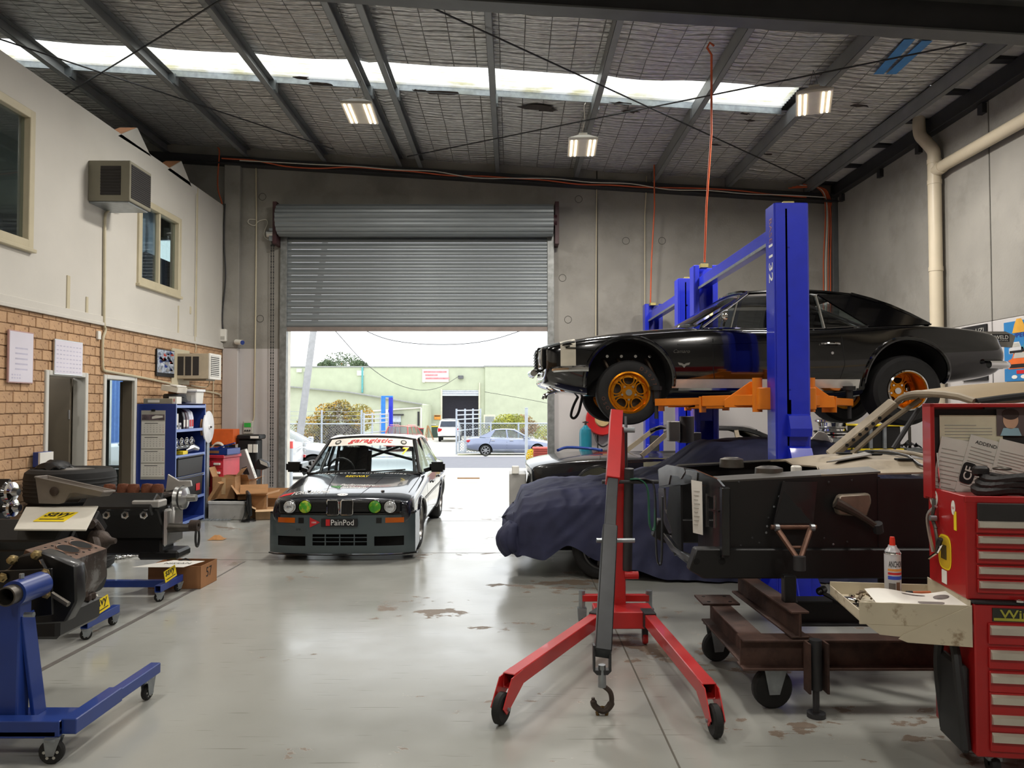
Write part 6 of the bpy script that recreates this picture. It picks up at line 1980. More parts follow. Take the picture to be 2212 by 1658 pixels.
# inner fender panels, near and far, with flanged tops
for Yd, nm in ((NY, 0),(FY, 1)):
 a, b_, c, d = P(1560,1042, NY), P(1895,1022, NY), P(1895,1218, NY), P(1480,1222, NY)
 pts = [V3((q.x, Yd, q.z)) - o_ for q in (a, b_, c, d)]
 pts[3] = V3((P(1560,1160, NY).x, Yd, P(1560,1200, NY).z)) - o_
 sheetq(*pts, 'fender_apron', m_blk)
 s = -1 if nm == 0 else 1
 # top flange
 MB().add([pts[0] + V3((-.03,0,.012)), pts[1] + V3((.02,0,.012)), pts[1] + V3((.02,-s * .16,.03)), pts[0] + V3((-.03,-s * .10,.03))], [(0,1,2,3)]).build('apron_flange', mat('dusty_black_flange', (84,82,78),.6, var=.2), SH, solid=.012)
 # lower rail
 rz0, rz1 = P(1560,1235, NY).z, P(1560,1182, NY).z
 MB().prism([(P(1485,1200, NY).x - o_.x, rz0 + .02),(P(1515,1240, NY).x - o_.x, rz0 - .03),(1.42, rz0 - .03),(1.42, rz1),(P(1500,1180, NY).x - o_.x, rz1)],(0, Yd - o_.y - .05,0), EX, EZ, (0,.10,0)).build('frame_rail', m_blk, SH, bevel=.008)
 for px in (1500,1555):
  q = P(px, 1208, NY) - o_
  if nm == 0: MB().cyl(q + V3((0,-.055,0)), q + V3((0,-.048,0)),.02, n=14).build('rail_hole', m_well, SH)
# spot holes and bolts along the near apron
for px, py in ((1596,1041),(1693,1041),(1683,1072),(1672,1094),(1660,1118),(1657,1136),(1655,1150),(1625,1161),(1790,1041),(1840,1037),(1700,1082),(1718,1082),(1695,1100),(1725,1100),(1572,1180),(1600,1178),(1640,1172),(1780,1162),(1800,1175),(1830,1170)):
 q = P(px, py, NY - .004) - o_
 MB().lathe([(0,.006),(.006,.005),(.008,0)], q, (0,-1,0),8).build('bolt', m_galv if random.random() < .4 else m_darksteel, SH)
# shock tower and its triangular recess
a = [sp(1690,1040, NY - .02), sp(1765,1040, NY - .02), sp(1755,1140, NY - .06), sp(1668,1140, NY - .06)]
sheetq(*a, 'shock_tower', m_blks)
MB().add([sp(1693,1060, NY - .03), sp(1755,1130, NY - .065), sp(1672,1130, NY - .065)], [(0,1,2)]).build('tower_recess', m_well, SH, solid=.004)
for Yd in (NY + .18, FY - .2):
 q = P(1745,1000, Yd) - o_
 MB().lathe([(.02,.0),(.05,.012),(.085,.0),(.09,-.06)], V3((P(1700,1035, NY).x - o_.x - .05, Yd - o_.y, rz1 + .47)), EZ, 20).build('shock_mount', m_dkgalv, SH)
q = P(1720,1013,5.2) - o_
MB().box(q, (.06,.06,.05)).build('white_bracket', m_paper, SH, bevel=.01)
# control arm
arm_m = mat('rusty_arm_steel', (104,76,62),.5,.6, var=.3, scale=14)
k1, k2, k3 = sp(1676,1138, NY - .06), sp(1752,1138, NY - .06), sp(1727,1212, NY - .26)
ca = MB().cyl(k1 - V3((.03,0,0)), k2 + V3((.03,0,0)),.015, n=10).build('control_arm', arm_m, SH)
for k in (k1, k2): MB().tube([k, k3], [.018,.015],8).build('arm_tube', arm_m, ca)
MB().cyl((k1 + k3) / 2 + V3((.01,0,-.02)),(k2 + k3) / 2 + V3((0,0,-.02)),.009, n=8).build('arm_brace', arm_m, ca)
MB().cyl(k3 + V3((0,0,-.05)), k3 + V3((0,0,.03)),.035, n=16).build('ball_joint', m_darksteel, ca)
for k in (k1, k2): MB().cyl(k - V3((.012,.02,0)), k + V3((.012,-.02,0)),.022, n=10).build('arm_bolt', m_galv, ca)
# steering box and shaft
sbm = mat('steering_box_alloy', (128,118,104),.5,.5, var=.25, scale=12)
MB().prism([(-.07,-.06),(.1,-.07),(.13,.02),(.12,.07),(-.06,.06),(-.09,.0)], sp(1828,1088, NY - .03), EX, EZ, (0,-.06,0)).build('steering_box', sbm, SH, bevel=.01)
MB().tube([sp(1805,1085, NY - .08), sp(1850,1108, NY - .10), sp(1895,1138, NY - .08)], [.035,.022,.018],10).build('steering_shaft', m_iron, SH)
MB().cyl(sp(1895,1130, NY - .09), sp(1898,1148, NY - .07),.03, n=10).build('steering_joint', m_darksteel, SH)
# firewall, cowl and kick panel
fx = P(1895,1100, NY).x - o_.x
MB().bx(fx, fx + .02,0, FY - NY, P(1895,1218, NY).z - .05,1.27).build('firewall', m_blk, SH)
MB().bx(fx, fx + .42,-.01,.01, P(1895,1218, NY).z - .12,1.26).build('kick_panel', m_blk, SH)
MB().bx(fx + .40, fx + .44,-.02,.03,.70,1.26).build('hinge_pillar', m_dust, SH, bevel=.006)
MB().bx(fx + .1, fx + 1.4,-.03,.08, P(1950,1235, NY).z, P(1950,1205, NY).z).build('sill', m_blk, SH, bevel=.01)
# dusty cowl top: a stepped grid with the two vent openings
cz = 1.285
def cowl(u, v):
 y = (FY - NY) * v
 x = fx - .32 * (1 - u) * (.35 + .65 * abs(2 * v - 1)) - .02 + .52 * u
 z = cz + .035 * math.sin(math.pi * v) + (.05 * math.sin(u * 2.4) if .15 < v < .85 else .02 * u) - (.03 if (u < .25 and .25 < v < .7) else 0)
 return V3((x, y, z))
MB().sheet(cowl, 12,16).build('cowl_panel', m_dust, SH, normals=False, solid=.01, ang=25)
MB().add([cowl(.15,.22) + V3((0,0,.02)), cowl(.5,.30) + V3((0,0,.02)), cowl(.5,.44) + V3((0,0,.02)), cowl(.1,.42) + V3((0,0,.02))], [(0,1,2,3)]).build('folded_panel', mat('dust_grey_panel', (122,118,112),.7), SH, solid=.008)
for u, v in ((.45,.62),(.6,.45),(.75,.70),(.72,.2),(.5,.85)):
 q = cowl(u, v) + V3((0,0,.008))
 MB().box(q, (.10,.06,.012)).build('cowl_vent', m_well, SH, bevel=.005)
MB().tube([cowl(.95, v / 8) + V3((.0,0,.03)) for v in range(9)],.014,8).build('cowl_lip', m_dust, SH)
MB().tube([cowl(.8, v / 8) + V3((0,0,.02)) for v in range(9)],.010,8).build('cowl_seal', m_black, SH)
# far front pillar, roof
pa, pb_ = sp(1792,984, FY - .08), sp(1932,868, FY - .2)
MB().bar(pa, pb_, .05,.11, up=(0,1,.3)).build('front_pillar', m_dust, SH, bevel=.01)
dn_ = (pb_ - pa)
for k in range(6):
 MB().cyl(pa + dn_ * (.22 + .1 * k) + V3((.0,-.062,-.005)), pa + dn_ * (.22 + .1 * k) + V3((0,-.05,-.005)),.013, n=8).build('pillar_hole', m_well, SH)
MB().tube([pa + V3((.10,-.06,-.02)), pa + dn_ * .55 + V3((.10,-.06,0)), pb_ + V3((.14,-.1,.02))],.018,8).build('pillar_tube', m_dust, SH)
MB().tube([sp(1930,968,5.5), sp(1985,882,5.5)],.018,8).build('cage_tube', m_darksteel, SH)
pn = V3((P(2062,1010, NY).x - o_.x, .02,1.27))
rz_ = 1.80
rx0 = P(1932,870,5.6).x - o_.x
def rooff(u, v):
 x = rx0 + .02 + 1.5 * u + .10 * abs(2 * v - 1) * (1 - u)
 y = .10 + (FY - NY - .22) * v
 k = 1 - (2 * v - 1) ** 2
 return V3((x, y, 1.725 + .09 * math.sin(min(1, u * 1.5 + .18) * math.pi / 2) + .06 * k ** .7))
MB().sheet(rooff, 12,12).build('roof', mat('dusty_tan_roof', (140,122,92),.6, var=.1, scale=3), SH, normals=False, solid=.015)
MB().tube([rooff(u / 8,0) + V3((0,-.01,-.02)) for u in range(9)],.022,8).build('drip_rail', m_black, SH)
MB().tube([rooff(u / 8,.04) + V3((0,0,-.06)) for u in range(9)],.02,8).build('roof_rail', m_dust, SH)
MB().tube([rooff(0, v / 8) + V3((0,0,-.02)) for v in range(9)],.024,8).build('header_rail', m_dust, SH)
MB().bar(rooff(0,0) + V3((.02,0,-.03)), pn, .06,.05).build('front_pillar', m_dust, SH, bevel=.008)
# radiator support: frame standing across the nose with cut outs
rx = P(1545,1100, NY).x - o_.x
W_ = FY - NY
rzA, rzB = P(1560,1215, NY).z, P(1560,1040, NY).z
m_shine = mat('shiny_bare_stamping', (150,146,144),.2,.85, var=.2)
# plane of the support, from its near to its far edge
sA, sB = V3((P(1548,1100, NY).x, NY, 0)), V3((P(1424,1100, FY).x, FY, 0))
sn = (sB - sA).cross(EZ).normalized()
if sn.x > 0: sn = -sn
def fp(px, py, off=0):
 r_ = ray(px, py)
 t = (sA + sn * off - V3((0,0, H))).dot(sn) / r_.dot(sn)
 return V3((0,0, H)) + r_ * t - o_
def plate(pts, m, name, off=0, th=.014):
 q = [fp(a, b_, off) for a, b_ in pts]
 n = len(q)
 return MB().add(q + [p - sn * th for p in q], [tuple(range(n)), tuple(range(2 * n - 1, n - 1,-1))] + [(i, (i + 1) % n, n + (i + 1) % n, n + i) for i in range(n)]).build(name, m, SH, smooth=False)
plate([(1421,1014),(1440,1003),(1500,1014),(1548,1034),(1562,1050),(1545,1056),(1500,1040),(1480,1046),(1450,1050),(1424,1054)], m_blks, 'support_top')
plate([(1423,1012),(1440,1004),(1476,1010),(1480,1018),(1470,1034),(1464,1028),(1448,1026),(1444,1046),(1424,1050)], m_shine, 'corner_stamping', .006)
plate([(1481,1014),(1506,1020),(1504,1046),(1496,1046),(1494,1028),(1482,1024)], m_shine, 'corner_stamping', .006)
plate([(1422,1054),(1434,1054),(1436,1100),(1452,1150),(1445,1152),(1424,1112)], m_shine, 'support_edge', .004)
plate([(1446,1048),(1470,1046),(1472,1190),(1456,1200),(1450,1150),(1440,1105)], m_blk, 'support_post')
plate([(1426,1150),(1446,1156),(1472,1190),(1512,1206),(1514,1226),(1490,1222),(1450,1190)], m_blks, 'support_bottom')
plate([(1426,1150),(1432,1151),(1458,1184),(1512,1218),(1511,1224),(1490,1216),(1448,1186)], m_shine, 'support_lip', .006)
plate([(1506,1046),(1526,1050),(1524,1196),(1508,1186)], m_blks, 'lamp_panel')
plate([(1541,1052),(1562,1056),(1560,1204),(1540,1200)], m_blks, 'lamp_panel')
plate([(1526,1050),(1541,1052),(1541,1074),(1526,1070)], m_blks, 'lamp_panel')
plate([(1525,1136),(1541,1140),(1540,1200),(1524,1196)], m_blks, 'lamp_panel')
plate([(1541,1070),(1545,1070),(1545,1140),(1541,1140)], m_shine, 'opening_rim', .005)
plate([(1524,1066),(1527,1066),(1527,1138),(1524,1138)], m_shine, 'opening_rim', .005)
plate([(1530,1098),(1552,1102),(1552,1106),(1530,1103)], m_blks, 'lamp_tab', .01)
MB().bar(fp(1560,1052) + V3((.02,.01,0)), fp(1560,1200) + V3((.02,.01,0)),.05,.06, up=(0,1,0)).build('support_flange', m_blks, SH, bevel=.006)
pp_ = MB().add([fp(1493,1036,.03), fp(1516,1040,.03), fp(1518,1155,.03), fp(1497,1150,.03)], [(0,1,2,3)]).build('paper_tag', m_paper, SH, solid=.002)
for k in range(9):
 a, b_ = fp(1499,1060 + k * 9,.032), fp(1511 - (k % 3) * 2,1061 + k * 9,.032)
 MB().bar(a, b_, .003,.004).build('print_line', m_paperg, pp_)
# ---------------------------------------------------------------- dolly
DL = thing('shell_dolly', 'rusty brown I beam dolly on castors under the black shell', 'dolly', (1.35,4.4,0))
od = V3((1.35,4.4,0))
def ibeam(a, b_, h, w, name='i_beam', m=m_rust):
 a, b_ = V3(a), V3(b_)
 mm = MB()
 t = .014
 mm.bar(a + V3((0,0, h / 2 - t / 2)), b_ + V3((0,0, h / 2 - t / 2)), w, t)
 mm.bar(a - V3((0,0, h / 2 - t / 2)), b_ - V3((0,0, h / 2 - t / 2)), w, t)
 mm.bar(a, b_, t, h - t)
 return mm.build(name, m, DL, bevel=.003)
zb1 = .325
ibeam(V3((1.28,4.36, zb1)) - od, V3((3.1,4.36, zb1)) - od, .17,.13)
ibeam(V3((1.36,4.42, zb1)) - od, V3((1.36,5.30, zb1)) - od, .168,.13)
ibeam(V3((1.9,5.22, zb1)) - od, V3((3.1,5.22, zb1)) - od, .17,.13, m=m_darksteel)
ibeam(V3((1.60,4.30, zb1 + .165)) - od, V3((1.57,5.36, zb1 + .165)) - od, .15,.10)
MB().box(V3((1.36,5.15, zb1 + .092)) - od, (.24,.24,.012)).build('plate', m_rust, DL)
for x, y in ((1.29,5.08),(1.43,5.08),(1.29,5.22),(1.43,5.22)): MB().cyl(V3((x, y, zb1 + .096)) - od, V3((x, y, zb1 + .10)) - od, .012, n=8).build('bolt_hole', m_well, DL)
for x, y in ((1.615,4.52),(1.575,5.2)):
 MB().bx(x - od.x - .035, x - od.x + .035, y - od.y - .03, y - od.y + .03, zb1 + .24,.72).build('post', m_blackpaint, DL, bevel=.004)
for x in (2.6,):
 for y in (4.52,5.2): MB().bx(x - od.x - .035, x - od.x + .035, y - od.y - .03, y - od.y + .03, zb1 + .08,.64).build('post', m_blackpaint, DL, bevel=.004)
def castor(x, y, r_, a, par=DL, o0=od, top=.24):
 c = V3((x, y, 0)) - o0
 d = V3((math.cos(a), math.sin(a),0))
 sd = V3((-d.y, d.x, 0))
 w_ = MB().lathe([(.02,-.024),(r_ * .6,-.026),(r_ - .012,-.026),(r_, -.014),(r_, .014),(r_ - .012,.026),(r_ * .6,.026),(.02,.024)], c + V3((0,0, r_)), sd, 28).build('castor_wheel', m_rubber, par)
 for k in (-1,1): MB().prism([(-.03,-.03),(.03,-.03),(.06 + .02, top - r_),(-.06, top - r_)], c + V3((0,0, r_)) + sd * (.034 * k), d, EZ, sd * .005 * k).build('castor_fork', m_galv, par)
 MB().box(c + V3((.0,0, top)),(.13,.13,.012), Matrix.Rotation(a, 3, 'Z')).build('castor_plate', m_galv, par)
castor(1.37,5.20,.10,.2)
castor(1.47,4.40,.115,.1)
castor(2.9,4.42,.115,.3)
castor(2.9,5.2,.10,.3)
jx = P(1757,1400,4.30).x
js = V3((jx, 4.27,0)) - od
MB().cyl(js + V3((0,0,.15)), js + V3((0,0,.42)),.034, n=14).build('jack_tube', m_darksteel, DL)
MB().cyl(js + V3((0,0,.025)), js + V3((0,0,.2)),.018, n=10).build('jack_screw', m_darksteel, DL)
MB().cyl(js + V3((0,0,0)), js + V3((0,0,.025)),.05, n=14).build('jack_foot', m_darksteel, DL)
for k in (-1,1): MB().bx(js.x + .05 * k - .006, js.x + .05 * k + .006, js.y - .05, js.y + .03,.14,.41).build('jack_bracket', m_rust, DL)
# leaf springs lying across the dolly
for i, (e0, e1, sag, lab) in enumerate((((1775,1280,4.75),(2060,1372,4.30),.04, 'black leaf spring nearer the viewer across the dolly'),((1822,1282,4.85),(2120,1368,4.42),.05, 'black leaf spring farther back across the dolly'))):
 a, b_ = P(*e0), P(*e1)
 ls = thing('leaf_spring', lab, 'leaf spring', (a + b_) / 2,0, 'leaf springs on the dolly')
 c0 = (a + b_) / 2
 L_ = b_ - a
 for k in range(4):
  t0, t1 = .0 + .10 * k, 1 - .10 * k
  pts = [a + L_ * (t0 + (t1 - t0) * j / 12) - V3((0,0, sag * 4 * (t0 + (t1 - t0) * j / 12) * (1 - (t0 + (t1 - t0) * j / 12)) * 1.1 + .010 * k)) - c0 for j in range(13)]
  sd = L_.cross(EZ).normalized() * .03
  mm = MB()
  for j in range(12): mm.add([pts[j] - sd, pts[j + 1] - sd, pts[j + 1] + sd, pts[j] + sd], [(0,1,2,3)])
  mm.build('leaf', m_blackpaint, ls, normals=False, solid=.008)
 sdv = L_.cross(EZ).normalized()
 for e in (a, b_): MB().lathe([(.014,-.035),(.024,-.035),(.024,.035),(.014,.035)], e - c0 + V3((0,0,.015)), sdv, 18, closed=True).build('spring_eye', m_blackpaint, ls)
 MB().box(L_ * .0 + V3((0,0,-sag * 1.2)),(.06,.075,.06), rotz(math.atan2(L_.y, L_.x))).build('spring_clamp', m_black, ls)
# ================================================================ red tool chest
TC0 = V3((P(2108,1500,3.54).x, 3.54,0))
TR = R(-8)
m_lid = mat('lid_liner_dark', (40,38,38),.8)
m_strip = mat('satin_drawer_pull', (206,200,186),.3,.5)
m_mat = mat('black_rubber_mat', (26,26,27),.8, bump=.2)
TL = thing('roller_cabinet', 'red roller tool cabinet with silver drawer pulls at the right edge', 'tool cabinet', TC0, TR)
Wd, Dp = 1.05,.46
MB().bx(0, Wd, 0, Dp, .11,.80).build('cabinet_body', m_tred, TL, bevel=.006)
for k, z in enumerate((.675,.565,.46,.365,.275,.195)):
 dr = MB().bx(.055, Wd - .05,-.012,.0, z - .052, z + .042).build('drawer', m_tred, TL, bevel=.003)
 MB().prism([(-.012,-.022),(-.030,-.016),(-.026,.012),(-.012,.022)],(.06,0, z + .012), EY, EZ, (Wd - .12,0,0)).build('drawer_pull', m_strip, dr)
MB().bx(-.005, Wd, -.006, Dp, .80,.812).build('top_mat', m_mat, TL, bevel=.003)
pl = MB().bx(.075,.42,-.004,-.0,.725,.785).build('brand_plate', mat('dark_plate', (40,42,36),.5), TL)
MB().text('Winmax', (.235,-.006,.760), EX, EZ, width=.26, height=.038, bold=.012).build('lettering', mat('olive_yellow', (170,168,60),.5), pl)
MB().bx(.08,.30,-.0055,-.004,.729,.741).build('plate_stripe', MATS['olive_yellow'], pl)
hd = MB().tube(smooth_path([(-.02,.06,.12),(-.045,.06,.40),(-.045,.10,.56),(-.045,.18,.62),(-.045,.26,.58),(-.045,.30,.42),(-.02,.30,.12)],4),.022,8).build('side_handle', mat('dark_grey_plastic', (46,48,50),.55), TL)
MB().bx(-.045,-.004,.05,.30,.10,.50).build('handle_panel', MATS['dark_grey_plastic'], TL, bevel=.012)
for x in (.1, Wd - .1):
 for y in (.08, Dp - .08):
  MB().lathe([(.01,-.016),(.045,-.018),(.052,0),(.045,.018),(.01,.016)],(x, y, .052), EX, 18).build('castor_wheel', m_rubber, TL)
  MB().bx(x - .03, x + .03, y - .03, y + .03,.075,.11).build('castor_plate', m_galv, TL)
def side_text(par, st_, y, z, wd, h, m, x=-.002, **k):
 return MB().text(st_, (x, y, z),(0,-1,0), EZ, width=wd, height=h, **k).build('lettering', m, par)
def side_poly(par, pts, m, x=-.001, name='sticker'):
 return MB().prism([(-a, b_) for a, b_ in pts],(x, 0,0),(0,-1,0), EZ, (-.001,0,0)).build(name, m, par)
def oval(cy, cz, a, b_, n=24, sq=1): return [(cy + a * math.copysign(abs(math.cos(2 * math.pi * k / n)) ** sq, math.cos(2 * math.pi * k / n)), cz + b_ * math.copysign(abs(math.sin(2 * math.pi * k / n)) ** sq, math.sin(2 * math.pi * k / n))) for k in range(n)]
s1 = side_poly(TL, [(.14,.64),(.28,.72),(.28,.78),(.10,.78)], m_paper)
side_text(s1, 'MOTIVE', .2,.752,.10,.025, m_ink, x=-.0035)
side_text(TL, 'SUMMIT', .20,.655,.14,.045, m_whiteink, bold=.01)
s2 = side_poly(TL, [(.10,.20),(.24,.14),(.24,.18),(.10,.24)], m_paperg)
# upper chest
TU = thing('top_chest', 'red top tool chest with open lid and papers taped inside', 'tool chest', TC0 + Matrix.Rotation(TR, 3, 'Z') @ V3((-.02,.0,.812)), TR)
h0, h1 = .0,.475
MB().bx(0, Wd, .03, Dp, 0, h1 - .02).build('chest_body', m_tred, TU, bevel=.006)
MB().bx(.05, Wd, .015,.03, h1 - .115, h1 - .03).build('dark_panel', m_lid, TU, bevel=.004)
for k, z in enumerate((.34,.27,.20,.13,.065)):
 dr = MB().bx(.045, Wd - .04,.018,.03, z - .032, z + .03).build('drawer', m_tred, TU, bevel=.003)
 MB().prism([(.018,-.018),(.0,-.012),(.004,.010),(.018,.016)],(.05,0, z + .008), EY, EZ, (Wd - .1,0,0)).build('drawer_pull', m_strip, dr)
MB().bx(0, Wd, .028,.045, h1 - .03, h1).bx(0,.02,.03, Dp, h1 - .03, h1).build('chest_rim', m_tred, TU, bevel=.003)
# open lid standing at the back
lid = MB().bx(-.02, Wd + .02, Dp - .01, Dp + .01, h1 - .06, h1 + .43).build('lid', m_tred, TU, bevel=.004)
MB().bx(-.02,.0, Dp - .10, Dp, h1 - .05, h1 + .43).build('lid_side', m_tred, lid, bevel=.003)
MB().bx(-.02, Wd, Dp - .10, Dp, h1 + .41, h1 + .43).build('lid_edge', m_tred, lid, bevel=.003)
MB().bx(.01, Wd, Dp - .022, Dp - .012, h1 + .0, h1 + .40).build('lid_liner', m_lid, lid)
MB().tube([(.04, Dp - .05, h1 - .02),(.012, Dp - .09, h1 + .18)],.005,6).build('lid_stay', m_chrome, TU)
def sheet_paper(x, z, wd, h, tilt, m, dy, lines=0, title=None, name='paper'):
 c, s = math.cos(tilt), math.sin(tilt)
 u, v = V3((c, 0, s)), V3((-s, 0, c))
 o = MB().prism([(-wd / 2,-h / 2),(wd / 2,-h / 2),(wd / 2, h / 2),(-wd / 2, h / 2)],(x, Dp - .03 - dy, z), u, v, (0,.002,0)).build(name, m, TU)
 b_ = V3((x, Dp - .0315 - dy, z))
 for k in range(lines):
  L_ = wd * (.75 if k % 4 else .5)
  MB().bar(b_ + u * (-wd * .42) + v * (h * (.30 - .72 * k / lines)), b_ + u * (-wd * .42 + L_) + v * (h * (.30 - .72 * k / lines)),.002,.0035, up=v).build('print_line', m_paperg, o)
 if title: MB().text(title, b_ + v * (h * .40), u, v, width=wd * .7, height=.018, bold=.01).build('lettering', m_ink, o)
 return o
sheet_paper(.20, h1 + .24,.30,.26,0, mat('yellowed_paper', (216,210,184),.7),.0,12)
sheet_paper(.10, h1 + .10,.15,.30,-.2, m_paper, .006,10)
ce = sheet_paper(.25, h1 + .10,.20,.30,-.28, m_paper, .010,12, 'ADDENDUM')
lo_ = MB().prism(oval(0,0,.055,.034,20,.5),(.175, Dp - .046, h1 + .075), V3((.3,0,.95)), V3((-.95,0,.3)),(0,.001,0)).build('logo_panel', m_ink, TU)
MB().text('CE', (.175, Dp - .048, h1 + .075), V3((.3,0,.95)), V3((-.95,0,.3)), width=.07, height=.04, bold=.015).build('lettering', m_paper, lo_)
sheet_paper(.40, h1 + .08,.22,.30,-.25, m_paper, .014,14)
ph = sheet_paper(.385, h1 + .34,.13,.15,0, mat('photo_backdrop', (96,84,84),.5),.006,0, None, 'photo_print')
MB().prism(oval(.385, h1 + .345,.036,.045),(0, Dp - .0385,0), EX, EZ, (0,.001,0)).build('photo_face', mat('photo_skin', (206,168,140),.6), ph)
MB().prism(oval(.385, h1 + .375,.040,.028),(0, Dp - .0395,0), EX, EZ, (0,.001,0)).build('photo_hair', mat('photo_hair', (54,42,38),.6), ph)
MB().prism([(.335, h1 + .266),(.435, h1 + .266),(.42, h1 + .305),(.35, h1 + .305)],(0, Dp - .0385,0), EX, EZ, (0,.001,0)).build('photo_shirt', mat('photo_shirt', (150,190,206),.6), ph)
MB().box((.30, Dp - .06, h1 + .41),(.10,.02,.02)).build('clip', m_darksteel, TU)
# stickers and hung tools on the chest side
zc_ = .812
j = side_poly(TU, oval(.385,.425,.05,.045), m_paper)
side_text(j, 'JAZ', .385,.43,.07,.035, m_redink, x=-.003, bold=.015)
ye = side_poly(TU, oval(.26,.175,.075,.085,28,.6), m_yellow)
side_poly(ye, oval(.26,.175,.066,.076,28,.6), mat('sticker_gold', (196,160,30),.5),-.0025, 'inner_panel')
for k in range(4): side_poly(ye, [(.235 + k * .017,.14),(.245 + k * .017,.14),(.245 + k * .017,.21),(.235 + k * .017,.21)], m_ink, -.004, 'black_bar')
side_poly(TU, oval(.155,.405,.022,.035), m_paper)
side_poly(TU, [(.12,.30),(.15,.30),(.15,.39),(.12,.39)], m_yellow)
side_text(TU, 'NGK', .155,.405,.03,.012, m_redink, x=-.0035)
side_poly(TU, [(.24,.02),(.30,.02),(.30,.085),(.24,.085)], m_paper)
# things lying on and hanging from the chest
M3 = Matrix.Rotation(TR, 3, 'Z')
def tw(p): return TC0 + M3 @ (V3(p) + V3((-.02,0,.812)))
pln = thing('locking_pliers', 'steel locking pliers hanging on the side of the top chest', 'pliers', tw((-.012,.33,.28)), TR)
MB().tube([(0,.03,.14),(-.01,.0,.10),(-.012,.02,.05),(-.01,-.02,.0)],.009,6).build('jaw', m_dkgalv, pln)
MB().tube(smooth_path([(0,.0,.11),(-.02,.05,.06),(-.02,.04,-.02),(-.012,.01,-.12)],4),.009,6).build('handle', m_alu, pln)
MB().tube(smooth_path([(-.012,-.02,.0),(-.012,-.04,-.06),(-.012,-.03,-.12)],4),.008,6).build('handle', m_dkgalv, pln)
MB().cyl((-.03,.0,.05),(.0,.0,.05),.014, n=10).build('pivot', m_galv, pln)
tb = thing('t_handle_tool', 'chromed crank tool hanging below the locking pliers', 'tool', tw((-.012,.30,.15)), TR)
MB().tube([(0,-.03,.06),(-.01,-.01,.02),(-.015,.09,-.03)],.007,6).build('crank', m_chrome, tb)
MB().cyl((-.012,-.03,.06),(-.012,-.05,.09),.012, n=10).build('grip', m_black, tb)
bt = thing('tool_belt', 'bundled black leather tool belt on the open top chest', 'tool belt', tw((.26,.22, h1 - .02)), TR)
m_lea = mat('black_leather', (22,20,20),.55, var=.2, bump=.3)
for k in range(3): MB().tube([(.13 * math.cos(R(a)) + .02 * k, .07 * math.sin(R(a)),.03 + .028 * k + .008 * math.sin(R(a * 3))) for a in range(0,360,20)],.024,8, closed=True).build('belt_coil', m_lea, bt)
MB().box((-.10,.02,.12),(.07,.05,.05)).build('pouch', m_lea, bt, bevel=.012)
MB().tube(arc((-.02,-.02,.135),.035,0,360,14, EX, EY)[:-1],.006,6, closed=True).build('buckle', m_dkgalv, bt)
wr_ = thing('open_spanner', 'steel spanner lying on the roller cabinet mat', 'spanner', TC0 + M3 @ V3((.30,.01,.816)), TR + .1)
MB().box((0,0,.004),(.22,.016,.007)).build('shank', m_chrome, wr_, bevel=.002)
for x in (-.11,.11): MB().lathe([(.010,0),(.019,0),(.019,.009),(.010,.009)],(x, 0,0), EZ, 14, closed=True).build('ring_end', m_chrome, wr_)
# ---------------------------------------------------------------- side tray
m_tray = mat('worn_cream_tray', (200,190,166),.5, var=.08, scale=4, c2=(150,132,106), c2at=(.60,.70), c2scale=9)
TY = thing('side_tray', 'worn cream steel tray bracketed to the side of the tool chest', 'tray', TC0 + M3 @ V3((-.035,0,.70)), TR)
x0, x1, y0, y1 = -.46,.03,.02,.52
MB().bx(x0, x1, y0, y1,0,.006).build('tray_floor', m_tray, TY)
for a in ((x0, x1, y0 - .004, y0,-.015,.088),(x0, x1, y1, y1 + .004,0,.07),(x1 - .004, x1, y0, y1,0,.11)):
 MB().bx(*a).build('tray_wall', m_tray, TY, bevel=.0015)
MB().prism([(0,.0),(0,.05),(.5,.05),(.5,0)],(x0, y0,0), EY, EZ, (.004,0,0)).build('tray_wall', m_tray, TY)
MB().prism([(0,-.10),(0,.09),(-.30,-.055),(-.32,-.075),(-.28,-.09)],(x1, y0 - .006,0), EX, EZ, (0,-.003,0)).build('tray_bracket', m_tray, TY)
MB().prism([(x0 + .03,-.015),(x1 - .05,-.015),(x1 - .2,-.075),(x0 + .09,-.06)],(0, y0 - .002,0), EX, EZ, (0,-.002,0)).build('tray_apron', m_tray, TY)
def onT(p): return TC0 + M3 @ (V3(p) + V3((-.035,0,.70)))
# sockets, bits and bolts heaped in the tray
rnd = random.Random(5)
m = MB()
for k in range(150):
 x, y = rnd.uniform(x0 + .06, x1 - .03), rnd.choice((rnd.uniform(.04,.10), rnd.uniform(.33,.46), rnd.uniform(.05,.45)))
 a = rnd.uniform(0,6.28)
 d = V3((math.cos(a), math.sin(a), rnd.uniform(-.2,.5))) * rnd.uniform(.008,.02)
 c = V3((x, y, rnd.uniform(.012,.045)))
 m.cyl(c - d, c + d, rnd.uniform(.004,.009), n=6)
stuff(m.build('loose_bolts', mat('mixed_old_bolts', (118,104,86),.45,.7, var=.5, scale=30), TY))
sd = thing('instruction_sheet', 'white instruction sheet with part drawings lying on the tray', 'paper', onT((-.165,.16,.075)), TR + .06)
pf = lambda u, v: V3((-.205 + .41 * u + .03 * (v - .5),-.12 + .24 * v, .012 * math.sin(u * math.pi * 2 + .6) + .012 * v))
MB().sheet(pf, 12,6).build('sheet', m_paper, sd, normals=False, solid=.001)
m_grey = mat('printed_grey', (110,102,98),.7)
